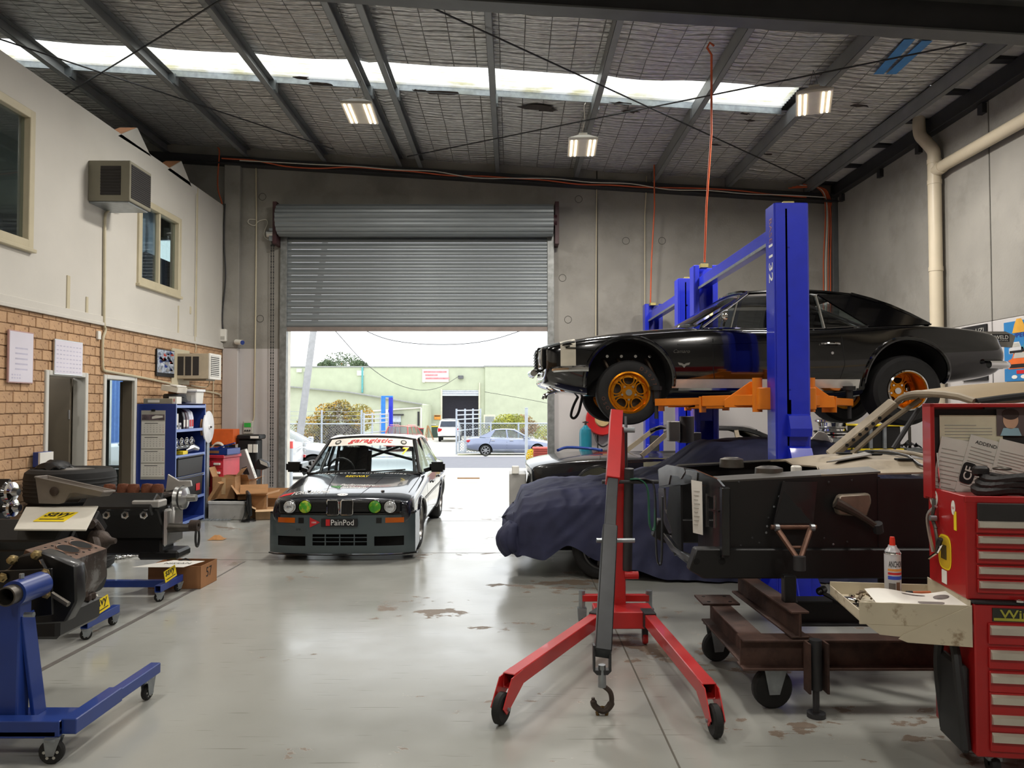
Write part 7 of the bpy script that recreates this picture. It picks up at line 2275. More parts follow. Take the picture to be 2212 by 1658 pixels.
for u0, u1, v0, v1, nm in ((.40,.68,.78,.86, 'bar'),(.50,.80,.18,.42, 'plate'),(.74,.92,.52,.80, 'bracket')):
 MB().add([pf(u0 + (u1 - u0) * (.5 + .5 * math.cos(t)), v0 + (v1 - v0) * (.5 + .5 * math.sin(t))) + V3((0,0,.002)) for t in [k * 6.283 / 14 for k in range(14)]], [tuple(range(14))]).build('part_drawing', m_grey, sd, normals=False)
sc2 = thing('spray_can', 'white spray paint can with red cap standing on the cream tray', 'spray can', onT((-.19,.38,.006)), TR)
sc2.scale = (1.2,1.2,1.2)
MB().lathe([(0,0),(.031,0),(.033,.004),(.033,.205),(.031,.212),(.026,.222),(.018,.232),(.016,.24),(0,.24)],(0,0,0), EZ, 32).build('can_body', mat('can_white', (206,206,210),.3,.2), sc2)
MB().lathe([(0,.275),(.009,.275),(.011,.262),(.012,.24),(0,.24)],(0,0,0), EZ, 18).build('spray_cap', mat('cap_red', (226,52,30),.4), sc2)
MB().lathe([(.0335,.205),(.0345,.209),(.031,.214)],(0,0,0), EZ, 32).build('can_seam', m_chrome, sc2)
def can_wrap(a0, a1, z0, z1, m, name):
 MB().sheet(lambda u, v: V3((.0335 * math.sin(a0 + (a1 - a0) * u),-.0335 * math.cos(a0 + (a1 - a0) * u), z0 + (z1 - z0) * v)),10,1).build(name, m, sc2, normals=False)
can_wrap(-.9,1.3,.135,.145, mat('label_orange', (226,150,70),.5), 'label_stripe')
can_wrap(-.9,1.3,.120,.130, m_redink, 'label_stripe')
can_wrap(-.9,1.3,.100,.115, mat('label_blue', (50,80,190),.5), 'label_stripe')
can_wrap(.1,.6,.03,.09, mat('label_brown', (120,84,66),.6), 'label_photo')
can_wrap(-.8,.0,.05,.085, m_grey, 'label_photo')
can_wrap(.0,.6,.018,.045, m_paper, 'barcode_panel')
for k in range(7): can_wrap(.10 + k * .055,.13 + k * .055,.022,.04, m_ink, 'barcode_line')
MB().text('ANCHOR', (.1,0,.165), EX, EZ, width=1.75, height=.026, bold=.01, fn=lambda p: V3((.0338 * math.sin(p.x),-.0338 * math.cos(p.x), p.z))).build('lettering', m_ink, sc2, normals=False)
for k, (x, y, a) in enumerate(((-.42,.33,.8),(-.39,.38,-.2))):
 so = thing('chrome_socket', 'long chrome socket on the tray corner, %s of the pair' % ('nearer' if k == 0 else 'farther'), 'socket', onT((x, y, .022)), TR + a)
 MB().lathe([(.009,-.04),(.014,-.04),(.016,.0),(.013,.03),(.012,.045),(.006,.045)],(0,0,0), EY, 16).build('socket_body', m_chrome, so)
 MB().lathe([(0,-.030),(.009,-.030),(.009,-.041)],(0,0,0), EY, 12).build('socket_bore', m_well, so)
o = MB().lathe([(.012,0),(.025,.0),(.028,.008),(.025,.016),(.012,.016)], onT((-.40,.24,.008)), EZ, 20).build('bearing_ring', m_chrome)
tag(o, 'small chrome bearing ring lying on the tray beside the sheet', 'bearing')
o = MB().tube([onT((-.09,.40,.05)), onT((.0,.41,.052))],.010,8).build('orange_marker', mat('orange_plastic', (206,112,70),.5))
tag(o, 'orange pen lying among the bolts behind the sheet', 'pen')
MB().cyl(onT((-.12,.398,.05)), onT((-.09,.40,.05)),.011, n=8).build('pen_cap', m_black, o)
# ================================================================ engine stands and engines on the left
def stand_castor(par, x, y, r_, a, top):
 c = V3((x, y, 0))
 d = V3((math.cos(a), math.sin(a),0))
 sd = V3((-d.y, d.x, 0))
 cw = MB().lathe([(.012,-.014),(r_ * .55,-.016),(r_ - .008,-.016),(r_, -.008),(r_, .008),(r_ - .008,.016),(r_ * .55,.016),(.012,.014)], c + V3((0,0, r_)), sd, 24).build('castor_wheel', m_rubber, par)
 for k in range(6):
  t = R(60 * k)
  q = c + V3((0,0, r_)) + (d * math.cos(t) + EZ * math.sin(t)) * r_ * .52
  MB().cyl(q - sd * .0165, q + sd * .0165, r_ * .13, n=8).build('wheel_hole', m_paperg, cw)
 for k in (-1,1): MB().prism([(-.018,-.015),(.018,-.015),(.045, top - r_),(-.03, top - r_)], c + V3((0,0, r_)) + sd * (.022 * k), d, EZ, sd * .003 * k).build('castor_fork', m_galv, par)
 MB().cyl(c + V3((0,0, top - .012)), c + V3((0,0, top)),.035, n=14).build('castor_swivel', m_galv, par)
# --- near stand: cross beam towards the viewer, legs pointing away
c1, c2 = G(120,1642), G(334,1500)
S1 = thing('engine_stand', 'blue engine stand nearest the viewer holding the bare engine block', 'engine stand', (-2.48,3.86,0))
o1 = V3((-2.48,3.86,0))
zb_ = .165
a0, a1 = P(-330,1578,3.76) - o1, P(138,1578,3.76) - o1
MB().bar((a0.x, -.10, zb_ - .005),(a1.x, -.10, zb_ - .005),.08,.075, hollow=True).build('cross_beam', m_blue, S1, bevel=.004)
for s, x in ((1,.36),(-1,-.42)):
 lg = MB().bar((x - .01 * s, -.12, zb_),(x + .02,.72, zb_),.06,.06).build('leg', m_blue, S1, bevel=.004)
 MB().bar((x - .01 * s, -.12, zb_),(x, .30, zb_),.074,.074).build('leg_sleeve', m_blue, lg, bevel=.004)
stand_castor(S1, c1.x - o1.x, c1.y - o1.y - .03,.058,.1, zb_ - .042)
stand_castor(S1,.36,.66,.045,1.4, zb_ - .032)
stand_castor(S1,-.42,.66,.05,1.3, zb_ - .032)
stand_castor(S1,-.50,-.10,.058,.1, zb_ - .042)
pz = P(30,1275,3.86).z
MB().bar((.0,.0, zb_ - .02),(-.005,.02, pz),.105,.10, up=(0,1,0)).build('post', m_blue, S1, bevel=.006)
MB().bar((.085,.08, zb_ - .02),(.045,.03, pz - .12),.02,.10, up=(0,1,0)).build('gusset', m_blue, S1, bevel=.003)
MB().bar((-.085,.08, zb_ - .02),(-.045,.03, pz - .12),.02,.10, up=(0,1,0)).build('gusset', m_blue, S1, bevel=.003)
MB().bx(-.22,.30,-.14,.16, zb_ - .05, zb_ - .015).build('base_plate', m_blue, S1, bevel=.004)
hx, hz_ = P(35,1280,3.8).x - o1.x, P(35,1280,3.8).z
MB().lathe([(.040,-.14),(.047,-.14),(.047,.04),(.040,.04)],(hx, 0, hz_), EY, 28, closed=True).build('head_tube', m_dkgalv, S1)
MB().lathe([(.048,-.08),(.062,-.08),(.062,.14),(.048,.14)],(hx, 0, hz_), EY, 28, closed=True).build('head_sleeve', m_blue, S1)
MB().lathe([(0,-.05),(.04,-.05)],(hx, 0, hz_), EY, 20).build('tube_dark', m_well, S1)
q = P(58,1327,3.83) - o1
MB().cyl(q - V3((.01,0,0)), q + V3((.035,0,0)),.014, n=6).build('clamp_bolt', m_galv, S1)
MB().cyl((hx, -.02, hz_ + .062),(hx, -.02, hz_ + .085),.012, n=6).build('clamp_bolt', m_galv, S1)
# mounting plate and arms belong to the stand
mp0 = [P(a, b_, 4.02) - o1 for a, b_ in ((-60,1236),(110,1228),(112,1328),(-60,1345))]
MB().prism([(p.x, p.z) for p in mp0],(0, mp0[0].y, 0), EX, EZ, (0,.018,0)).build('mount_plate', m_blackpaint, S1, bevel=.002)
for px, py in ((6,1247),(98,1238),(100,1282)):
 c = P(px, py, 4.01) - o1
 MB().lathe([(0,.02),(.014,.018),(.018,.006),(.026,.004),(.026,0)], c, (0,-1,0),6).build('plate_bolt', mat('brass_bolt', (176,156,110),.35,.8), S1)
MB().tube([P(112,1282,4.02) - o1, P(148,1305,4.0) - o1],.014,8).build('mount_arm', m_dkgalv, S1)
# --- bare V6 block on the near stand
m_bl = mat('block_black', (12,12,13),.45, var=.3, scale=12, coat=.15)
m_deck = mat('rusty_deck', (112,88,74),.45,.6, var=.3, scale=16)
EB = thing('bare_engine_block', 'black V6 engine block with three open bores on the nearest stand', 'engine block', P(130,1345,4.35))
oe = P(130,1345,4.35)
def eb(px, py, d): return P(px, py, d) - oe
# bellhousing end plate facing the viewer
pts = [(-20,1270),(40,1200),(88,1190),(163,1222),(165,1300),(140,1345),(20,1352),(-20,1330)]
MB().prism([(P(a, b_, 4.12).x - oe.x, P(a, b_, 4.12).z - oe.z) for a, b_ in pts],(0,4.12 - oe.y, 0), EX, EZ, (0,.10,0)).build('block_rear', m_bl, EB, bevel=.01)
# main casting running away
f_ = [(-2.66,.885),(-2.47,.82),(-2.46,.68),(-2.54,.57),(-2.80,.55),(-2.86,.78),(-2.74,.80)]
MB().loft([[V3((x, y, z)) - oe for x, z in f_] for y in (4.2,4.4,4.62)]).build('block_casting', m_bl, EB, bevel=.01)
# right bank deck with three bores, leaning to the right
dk = [V3((-2.645,4.20,.925)) - oe, V3((-2.43,4.20,.85)) - oe, V3((-2.43,4.64,.85)) - oe, V3((-2.645,4.64,.925)) - oe]
u = (dk[1] - dk[0])
v = (dk[3] - dk[0])
nrm = u.cross(v).normalized()
cut = []
mm = MB().add(dk + [p - nrm * .03 for p in dk], [(0,1,2,3),(7,6,5,4),(0,4,5,1),(1,5,6,2),(2,6,7,3),(3,7,4,0)])
deck = mm.build('cylinder_deck', m_deck, EB, bevel=.003)
dorg = V3((0,0,0))
for k in range(3):
 c = dk[0] + u * .5 + v * (.20 + .30 * k) + dorg
 MB().lathe([(.058,.002),(.064,.006),(.067,.001)], c, nrm, 26).build('bore_rim', m_deck, EB)
 MB().lathe([(0,.0025),(.058,.0025)], c, nrm, 26).build('bore', m_well, EB)
 for kk in range(6):
  a = R(60 * kk + 30)
  un, vn = u.normalized(), v.normalized()
  q = c + un * (.085 * math.cos(a)) + vn * (.07 * math.sin(a))
  MB().cyl(q, q + nrm * .002,.008, n=8).build('stud_hole', m_well, EB)
# outer wall of the bank with ribs
s1_ = [dk[1] + dorg, dk[2] + dorg]
MB().loft([[s1_[0], s1_[0] + V3((.0,0,-.16)), s1_[0] + V3((-.09,0,-.29))], [s1_[1], s1_[1] + V3((.0,0,-.16)), s1_[1] + V3((-.09,0,-.29))]], cap=False, ring_closed=False).build('bank_wall', mat('worn_block_side', (58,46,40),.45,.5, var=.5, scale=8, c2=(120,118,116), c2at=(.52,.62), c2scale=7), EB, solid=.02)
MB().tube(smooth_path([s1_[0] + V3((.03,.12,-.02)), s1_[0] + V3((.045,.12,-.12)), s1_[0] + V3((.0,.10,-.24))],5),.012,8).build('cast_rib', m_dkgalv, EB)
for k in range(7):
 q = s1_[0] + (s1_[1] - s1_[0]) * (.3 + .1 * k) + V3((-.07,0,-.26 + .02 * math.sin(k * 2)))
 MB().box(q, (.05,.045,.04), rotz(k * .7)).build('cast_lug', m_iron, EB, bevel=.006)
for px, py in ((26,1209),(78,1198)):
 MB().lathe([(0,.03),(.016,.026),(.018,.01),(.026,.006),(.026,-.02)], eb(px, py, 4.11),(0,-1,.1),6).build('head_bolt', MATS['brass_bolt'], EB)
MB().bx(-.30,.06,-.12,.32,-.06,.08).build('oil_pan', m_blackpaint, EB, bevel=.02)
MB().bar(eb(88,1208,4.10), eb(100,1232,4.09),.02,.006).build('bracket', m_chrome, EB)
# --- stands 2 and 3, facing right with a short T bar at the toe
def savy(par, o, u, v, wd, h, name='savy_sign'):
 n = V3(u).cross(V3(v)).normalized()
 pl = MB().prism([(-wd / 2,-h / 2),(wd / 2,-h / 2),(wd / 2, h / 2),(-wd / 2, h / 2)], V3(o) - n * .004, u, v, n * .004).build(name, m_yellow, par)
 MB().text('savy', V3(o) + V3(v) * h * .10 + n * .0008, u, v, width=wd * .86, height=h * .62, shear=.25, bold=.02).build('lettering', m_ink, pl)
 MB().bar(V3(o) - V3(v) * h * .30 - V3(u) * wd * .40 + n * .0008, V3(o) - V3(v) * h * .30 + V3(u) * wd * .40 + n * .0008, h * .07,.001, up=n).build('sign_underline', m_ink, pl)
 return pl
def stand_side(lab, y, xt, sign_px, plate=False):
 S = thing('engine_stand', lab, 'engine stand', (xt, y, 0))
 MB().bar((-1.25,0,.115),(.0,0,.115),.06,.06).build('leg', m_blue, S, bevel=.004)
 MB().bar((0,-.22,.115),(0,.24,.115),.055,.06, hollow=True).build('toe_bar', m_blue, S, bevel=.003)
 for yy in (-.19,.19): stand_castor(S, 0, yy, .04,.6 if yy < 0 else 1.2,.085)
 MB().bar((-1.2,-.30,.115),(-1.2,.30,.115),.06,.06).build('heel_bar', m_blue, S, bevel=.003)
 for yy in (-.26,.26): stand_castor(S, -1.2, yy, .04,.9,.085)
 MB().bar((-1.15,0,.1),(-1.05,0,.60),.08,.08, up=(0,1,0)).build('post', m_blue, S, bevel=.004)
 MB().cyl((-1.12,0,.58),(-.84,0,.58),.045, n=20).build('head_tube', m_blue, S)
 MB().bx(-.86,-.84,-.16,.16,.44,.72).build('mount_plate', m_blackpaint, S)
 savy(S, V3((.04,-.06,.215)), V3((.12,1,.16)).normalized(), V3((-.12,-.14,1)).normalized(),.18,.10)
 return S
t2, t3 = (G(190,1380) + G(240,1350)) / 2,(G(348,1296) + G(380,1279)) / 2
S2 = stand_side('blue engine stand with yellow sign in front of the V8 with white board', t2.y, t2.x, None)
MB().prism([(-.09,0),(.09,0),(.07,.15),(-.09,.14)],(.0,-.13,.148), EY, EZ, (.012,0,0)).build('toe_board', m_paper, S2)
S3 = stand_side('blue engine stand with yellow sign beside the cardboard box', t3.y, t3.x, None)
def vblock(par, L_, Wt, hz0, m, heads, ports=True, top=None):
 """V engine along x (front at +x), crank line at z=0"""
 sec = [(-.12,-.12),(.12,-.12),(.16,.0),(Wt, .16),(Wt * .55,.30),(.05,.16),(-.05,.16),(-Wt * .55,.30),(-Wt, .16),(-.16,.0)]
 MB().loft([[V3((x, y, z + hz0)) for y, z in sec] for x in (-L_ / 2, L_ / 2)]).build('engine_block', m, par, bevel=.012)
 MB().bx(-L_ / 2 + .02, L_ / 2 - .02,-.13,.13, hz0 - .26, hz0 - .11).build('sump', m_blackpaint, par, bevel=.02)
 if heads:
  for s in (1,-1):
   n = V3((0, s * .72,.69))
   t_ = V3((0, s * .69,-.72))
   c = V3((0, s * (Wt * .78), hz0 + .24))
   MB().box(c + n * .05,(L_ * .92,.20,.12), Matrix(((1,0,0),(0, t_.y * s, n.y),(0, t_.z * s, n.z)))).build('cylinder_head', m, par, bevel=.012)
# engine 2 (black, board on top)
E2 = thing('black_v8_engine', 'black V8 engine under the white signboard on the middle stand', 'engine', (t2.x - .42, t2.y, 0))
vblock(E2,.62,.27,.80, m_bl, True)
MB().lathe([(.0,.03),(.05,.03),(.06,.01),(.11,.01),(.125,-.02),(.12,-.05),(0,-.05)],(.40,0,.72), EX, 30).build('harmonic_balancer', m_blackpaint, E2)
MB().bx(.30,.35,-.2,.2,.58,.98).build('timing_cover', m_bl, E2, bevel=.02)
wp_ = MB().lathe([(0,.14),(.02,.14),(.03,.10),(.07,.06),(.09,.0),(.08,-.04),(0,-.04)],(.38,.02,.98), EX, 20).build('water_pump', m_iron, E2)
MB().tube(smooth_path([(.40,-.08,1.0),(.44,-.13,.94),(.42,-.17,.86)],4), [.045] * 4 + [.04] * 5,10).build('pump_outlet', m_iron, E2)
MB().tube(smooth_path([(.38,.06,1.04),(.36,.0,1.12),(.38,-.08,1.12)],4),.035,10).build('thermostat_neck', m_iron, E2)
MB().lathe([(.29,-.01),(.31,.0),(.31,.02),(0,.02)],(-.36,0,.84), EX, 40).build('bellhousing_plate', m_blackpaint, E2)
for ch in E2.children: ch.location.z -= .30
bw = [P(a, b_, d) for a, b_, d in ((30,1142,5.40),(186,1143,5.40),(212,1092,5.85),(56,1094,5.85))]
cbd = sum(bw, V3((0,0,0))) / 4
WBd = thing('white_signboard', 'white board with yellow sign lying on the middle engine', 'signboard', cbd)
ub, vb = (bw[1] - bw[0]).normalized(), None
nb_ = (bw[1] - bw[0]).cross(bw[3] - bw[0]).normalized()
vb = nb_.cross(ub).normalized()
MB().add([p - cbd for p in bw] + [p - cbd - nb_ * .012 for p in bw], [(0,1,2,3),(7,6,5,4),(0,4,5,1),(1,5,6,2),(2,6,7,3),(3,7,4,0)]).build('board', mat('signboard_white', (216,212,200),.55, var=.04), WBd, bevel=.002)
savy(WBd, nb_ * .006, ub, vb, .22,.19, 'yellow_sticker')
# oil pan lying on the board
OP = thing('oil_pan', 'bare dark grey oil pan lying on the white signboard', 'oil pan', P(160,1095,5.9))
oo = P(160,1095,5.9)
fl_ = [P(a, b_, d) - oo for a, b_, d in ((76,1030,5.78),(222,1062,5.78),(248,1060,6.05),(102,1028,6.05))]
bt_ = [P(a, b_, d) - oo for a, b_, d in ((84,1078,5.82),(215,1082,5.82),(236,1078,6.02),(104,1074,6.02))]
m_pan = mat('bead_blasted_steel', (124,116,108),.6,.15, var=.12, scale=6)
def panpt(u, k):        # rim parameter 0..1 round, depth k
 q = u * 4
 i = int(q) % 4
 f = q - int(q)
 top = fl_[i] + (fl_[(i + 1) % 4] - fl_[i]) * f
 bot = bt_[i] + (bt_[(i + 1) % 4] - bt_[i]) * f
 tx = (top.x - fl_[0].x) / (fl_[2].x - fl_[0].x)
 deep = 1.0 if tx < .45 else (1.0 - .62 * min(1,(tx - .45) / .12))
 bot = V3((bot.x, bot.y, top.z + (bot.z - .03 - top.z) * deep))
 return top + (bot - top) * k
N_ = 48
MB().loft([[panpt(i / N_, k) for i in range(N_)] for k in (0,.5,.85,1.0)], cap=False).build('pan_body', m_pan, OP, ang=40, solid=.006)
MB().add([panpt(i / N_, 1.0) for i in range(N_)], [tuple(range(N_))]).build('pan_floor', m_pan, OP)
MB().tube([panpt(i / N_, 0) for i in range(N_)],.009,6, closed=True).build('pan_flange', m_pan, OP)
MB().lathe([(.03,0),(.035,.01),(.012,.016),(0,.016)], panpt(.07,.45),(0,-1,0),14).build('drain_boss', m_iron, OP)
# engine 3 with alloy front parts
E3 = thing('v8_engine', 'black V8 with rusty lifters and alloy water pump on the far stand', 'engine', (t3.x - .32, t3.y, 0))
vblock(E3,.66,.26,.90, m_bl, False)
for s in (-1,1):
 n = V3((0, s * .6,.8)).normalized()
 t_ = n.cross(EX)
 c = V3((.0, s * .23,1.10))
 MB().box(c, (.60,.19,.10), Matrix(((1,0,0),(0, t_.y, n.y),(0, t_.z, n.z)))).build('cylinder_head', m_bl, E3, bevel=.012)
for k in range(4):
 for s in (-1,1):
  if s < 0:
   po = MB().lathe([(.018,.005),(.032,.008),(.036,.0)],(-.24 + .16 * k, -.325,1.02),(0,-1,.2),6).build('exhaust_port', m_alu, E3)
   MB().lathe([(0,.003),(.02,.003)],(-.24 + .16 * k, -.325,1.02),(0,-1,.2),10).build('port_hole', m_well, po)
 MB().lathe([(0,.02),(.035,.018),(.045,-.02)],(-.20 + .16 * k, -.20,1.15),(0,-.5,.8),16).build('spring_seat', m_dkgalv, E3)
m_rusty = mat('rust_orange_iron', (112,66,44),.8,.2, var=.3, scale=18, bump=.5)
for k in range(5): MB().lathe([(0,.09),(.045,.085),(.055,.05),(.05,.0),(0,0)],(-.26 + .11 * k, .06 + .03 * (k % 2),1.16),(0,.1,1),12).build('rusty_lifter', m_rusty, E3)
MB().bx(-.34,.30,-.18,.18,1.13,1.17).build('valley_plate', m_iron, E3, bevel=.01)
MB().bx(.33,.37,-.18,.18,.72,1.05).build('timing_cover', m_alu, E3, bevel=.03)
MB().prism([(-.09,-.12),(.1,-.10),(.08,.06),(.03,.12),(-.06,.10)],(.345,0,1.0), EY, EZ, (.05,0,0)).build('pump_body', m_alu, E3, bevel=.01)
MB().lathe([(0,.18),(.03,.18),(.035,.10),(.10,.08),(.105,.05),(.09,.03),(.10,.0),(0,0)],(.38,0,1.13), EX, 28).build('pulley', m_alu, E3)
MB().lathe([(.10,.04),(.112,.05),(.10,.06)],(.38,0,1.13), EX, 28).build('pulley_groove', m_black, E3)
MB().prism([(-.10,.0),(.14,.05),(.13,.10),(.02,.10),(-.08,.16)],(.36,.04,1.18), EX, EZ, (0,.02,0)).build('alloy_bracket', mat('pale_alloy', (196,194,190),.4,.6), E3, bevel=.004)
MB().bx(.12,.36,-.30,-.14,1.08,1.14).build('alloy_plate', MATS['pale_alloy'], E3, bevel=.01)
MB().cyl((.34,-.12,.88),(.58,-.12,.88),.045,.03, n=16).build('pump_shaft', m_dkgalv, E3)
MB().lathe([(.02,-.02),(.05,-.02),(.05,.05),(.02,.05)],(.58,-.12,.90), EX, 24, closed=True).build('balancer', m_iron, E3)
MB().tube(arc((.62,-.12,.80),.085,0,360,24,(0,.45,.0), EZ)[:-1],.010,6, closed=True).build('drive_belt', m_black, E3)
MB().bx(.10,.46,-.14,.14,.60,.68).build('front_sump', m_blackpaint, E3, bevel=.02)
for ch in E3.children: ch.location.z -= .25
# engine 4: polished pulleys at the left edge
p4 = P(16,1092,6.5)
E4 = thing('polished_pulley_engine', 'engine with polished pulleys cut off by the left edge', 'engine', (p4.x - .35,6.6,0))
vblock(E4,.45,.24,.78, m_bl, False)
for z, r_, y in ((P(16,1068,6.4).z, .085,0),(P(14,1096,6.4).z - .03,.075,.02)):
 MB().lathe([(0,.10),(.03,.10),(.04,.06),(r_, .05),(r_ + .004,.03),(r_ - .012,.02),(r_ + .004,.0),(0,0)],(.28, y, z), EX, 28).build('polished_pulley', m_chrome, E4)
 MB().cyl((-.2, y, z),(.28, y, z),.04, n=12).build('pulley_shaft', m_dkgalv, E4)
S4 = thing('parts_stand', 'blue steel parts stand at the left edge below the polished pulleys', 'stand', (p4.x - .35,6.6,0))
MB().bx(-.2,.12,-.2,.2,.0,.5).build('stand_body', m_blue, S4, bevel=.01)
bxs = MB().bx(-.22 + .0,.18,-.30,-.22,.1,.46).build('carton', m_redink, S4)
MB().bx(-.05,.17,-.305,-.30,.12,.36).build('carton_label', m_paper, S4)
# tyre stack
pt = P(104,1050,7.75)
for k in range(3):
 o = thing('wide_tyre', 'wide black tyre, %s of the stack in front of the brick wall' % ('bottom', 'middle', 'top')[k], 'tyre', (pt.x, 8.15,.35 * k),0, 'stack of tyres by the brick wall')
 MB().lathe([(.22,.02),(.26,.0),(.38,.0),(.42,.03),(.43,.08),(.43,.27),(.42,.32),(.38,.35),(.26,.35),(.22,.33)],(0,0,0), EZ, 44, closed=True).build('tyre', m_rubber, o)
 for z in (.08,.12,.16,.20,.24): MB().lathe([(.431, z),(.435, z + .012),(.431, z + .024)],(0,0,0), EZ, 44).build('tread_rib', m_rubber, o)
 MB().lathe([(.0,.31),(.15,.30),(.20,.33),(.22,.34)],(0,0,0), EZ, 30).build('wheel_rim', m_alu, o)
o = MB().sheet(lambda u, v: V3((pt.x - .34 + .30 * u, 8.0 + .3 * v, 1.06 + .08 * math.sin(u * 3) * math.sin(v * 3) + .05 * noise.noise((u * 4, v * 4,2)))),10,8).build('black_jacket', m_black, solid=.01)
tag(o, 'black jacket thrown on top of the tyre stack', 'jacket')
o = thing('navy_binder', 'navy and white binder standing on the tyre stack', 'binder', (P(85,1000,8.35).x, 8.40,1.05))
MB().bx(-.03,.03,-.12,.12,0,.16).build('cover', m_blue, o, bevel=.003)
MB().bx(.03,.05,-.12,.12,0,.155).build('pages', m_paper, o)
# ================================================================ office wall fittings
def acunit(lab, py0, py1, ycen, x_out, y_w, z0, z1, kind):
 pass
y0 = PX(190,390, XL).y
xo = P(281,390, y0).x
y1 = PX(327,390, xo).y
z0, z1 = P(235,433, y0).z, P(235,346, y0).z
m_ac = mat('beige_metal', (134,130,114),.5,.2, var=.06)
m_acd = mat('dark_louvre', (40,36,34),.6)
AC = thing('wall_air_conditioner', 'beige box air conditioner sticking out of the upper board wall', 'air conditioner', (XL, (y0 + y1) / 2, z0))
wx, hy, hz_ = xo - XL, (y1 - y0) / 2, z1 - z0
MB().bx(0, wx, -hy, hy, 0, hz_).build('casing', m_ac, AC, bevel=.008)
MB().bx(wx * .30, wx * .78,-hy - .004,-hy, hz_ * .14, hz_ * .86).build('side_louvre', m_acd, AC)
for k in range(9): MB().bx(wx * .30, wx * .78,-hy - .010,-hy - .004, hz_ * (.16 + .075 * k), hz_ * (.18 + .075 * k)).build('louvre_slat', m_acd, AC)
MB().bx(wx, wx + .004,-hy * .9, hy * .9, hz_ * .08, hz_ * .92).build('front_grille', m_acd, AC)
for k in range(16): MB().bx(wx + .004, wx + .010,-hy * .9, hy * .9, hz_ * (.09 + .052 * k), hz_ * (.10 + .052 * k)).build('grille_bar', m_darksteel, AC)
MB().bx(-.0, wx * .95,-hy * .9, hy * .9,-.02,0).build('drip_tray', m_galv, AC, bevel=.004)
y0 = PX(380,790, XL).y
xo = P(450,790, y0).x
y1 = PX(474,790, xo).y
z0, z1 = P(415,818, y0).z, P(415,763, y0).z
AC2 = thing('wall_air_conditioner', 'cream window air conditioner with white grille above the blue shelf', 'air conditioner', (XL, (y0 + y1) / 2, z0))
wx, hy, hz_ = xo - XL, (y1 - y0) / 2, z1 - z0
MB().bx(0, wx, -hy, hy, 0, hz_).build('casing', mat('cream_metal', (176,164,142),.5,.1), AC2, bevel=.006)
for k in range(3): MB().bx(wx * (.05 + .235 * k), wx * (.24 + .235 * k),-hy - .004,-hy, hz_ * .14, hz_ * .88).build('side_louvre', m_acd, AC2, bevel=.002)
MB().bx(wx, wx + .03,-hy, hy, -.005, hz_ + .005).build('front_frame', m_paper, AC2, bevel=.006)
MB().bx(wx + .03, wx + .032,-hy * .9, hy * .6, hz_ * .12, hz_ * .92).build('front_dark', m_acd, AC2)
for k in range(11): MB().bx(wx + .03, wx + .042,-hy * .9, hy * .6, hz_ * (.12 + .075 * k), hz_ * (.155 + .075 * k)).build('grille_bar', m_paper, AC2)
MB().bx(-.0,.02,-hy - .18, hy + .0,-.08, hz_ + .07).build('backing_board', m_cream, AC2)
MB().bx(.1, wx * .9,-hy * .8, hy * .8,-.02,0).build('drip_tray', m_ac, AC2)
# posters on the brick wall
def poster(lab, pxs, frame, cols, nm='poster'):
 (a, b_),(t0, t1) = pxs
 p0, p1 = PX(a, t1, XL + .015), PX(b_, t1, XL + .015)
 z1_ = PX(a, t0, XL).z
 z0_ = PX(a, t1, XL).z
 o = thing(nm, lab, 'poster', (XL + .012, p0.y, z0_))
 L_ = p1.y - p0.y
 MB().bx(0,.02,0, L_, 0, z1_ - z0_).build('frame', frame, o, bevel=.002)
 MB().bx(.02,.022,.012, L_ - .012,.012, z1_ - z0_ - .012).build('print', cols[0], o)
 return o, L_, z1_ - z0_
mp1 = mat('faded_pink_print', (214,208,218),.35, var=.03, scale=3)
o, L_, hh = poster('tall pale poster with faint drawing, leftmost on the brick wall', ((14,68),(711,826)), mat('rosy_frame', (186,150,146),.5), [mp1])
for k in range(5): MB().bx(.022,.0225, L_ * .25, L_ * .75, hh * (.25 + .1 * k), hh * (.28 + .1 * k)).build('faint_print', mat('faint_print', (190,186,204),.5), o)
for k in range(8): MB().bx(.022,.0225, L_ * (.12 + .1 * (k % 4)), L_ * (.18 + .1 * (k % 4)), hh * (.08 + .06 * (k // 4)), hh * (.11 + .06 * (k // 4))).build('faint_print', MATS['faint_print'], o)
o, L_, hh = poster('square pale chart of rows above the first doorway', ((114,175),(731,808)), m_alu, [mp1])
for r_ in range(7):
 for k in range(8): MB().bx(.022,.0225, L_ * (.06 + .115 * k), L_ * (.13 + .115 * k), hh * (.08 + .12 * r_), hh * (.11 + .12 * r_)).build('faint_print', MATS['faint_print'], o)
o, L_, hh = poster('colourful car collage poster left of the window air conditioner', ((336,374),(752,812)), m_ink, [mat('collage_print', (120,128,140),.35, var=.5, scale=25, c2=(180,190,205), c2at=(.45,.55), c2scale=22)])
rnd = random.Random(3)
for k in range(26):
 cy, cz_ = rnd.uniform(.12,.88) * L_, rnd.uniform(.2,.9) * hh
 c = rnd.choice(((200,206,216),(60,70,110),(30,34,44),(90,100,120),(170,60,50),(40,60,130),(150,150,150)))
 MB().prism([(-.05,-.015),(.05,-.015),(.055,.005),(.02,.012),(.008,.028),(-.03,.028),(-.045,.010)],(.0225, cy, cz_), EY, EZ, (.0006,0,0)).build('car_print', mat('print_%d_%d_%d' % c, c, .4), o)
MB().bx(.022,.0235,.012, L_ - .012,.012, hh * .14).build('caption_band', m_ink, o)
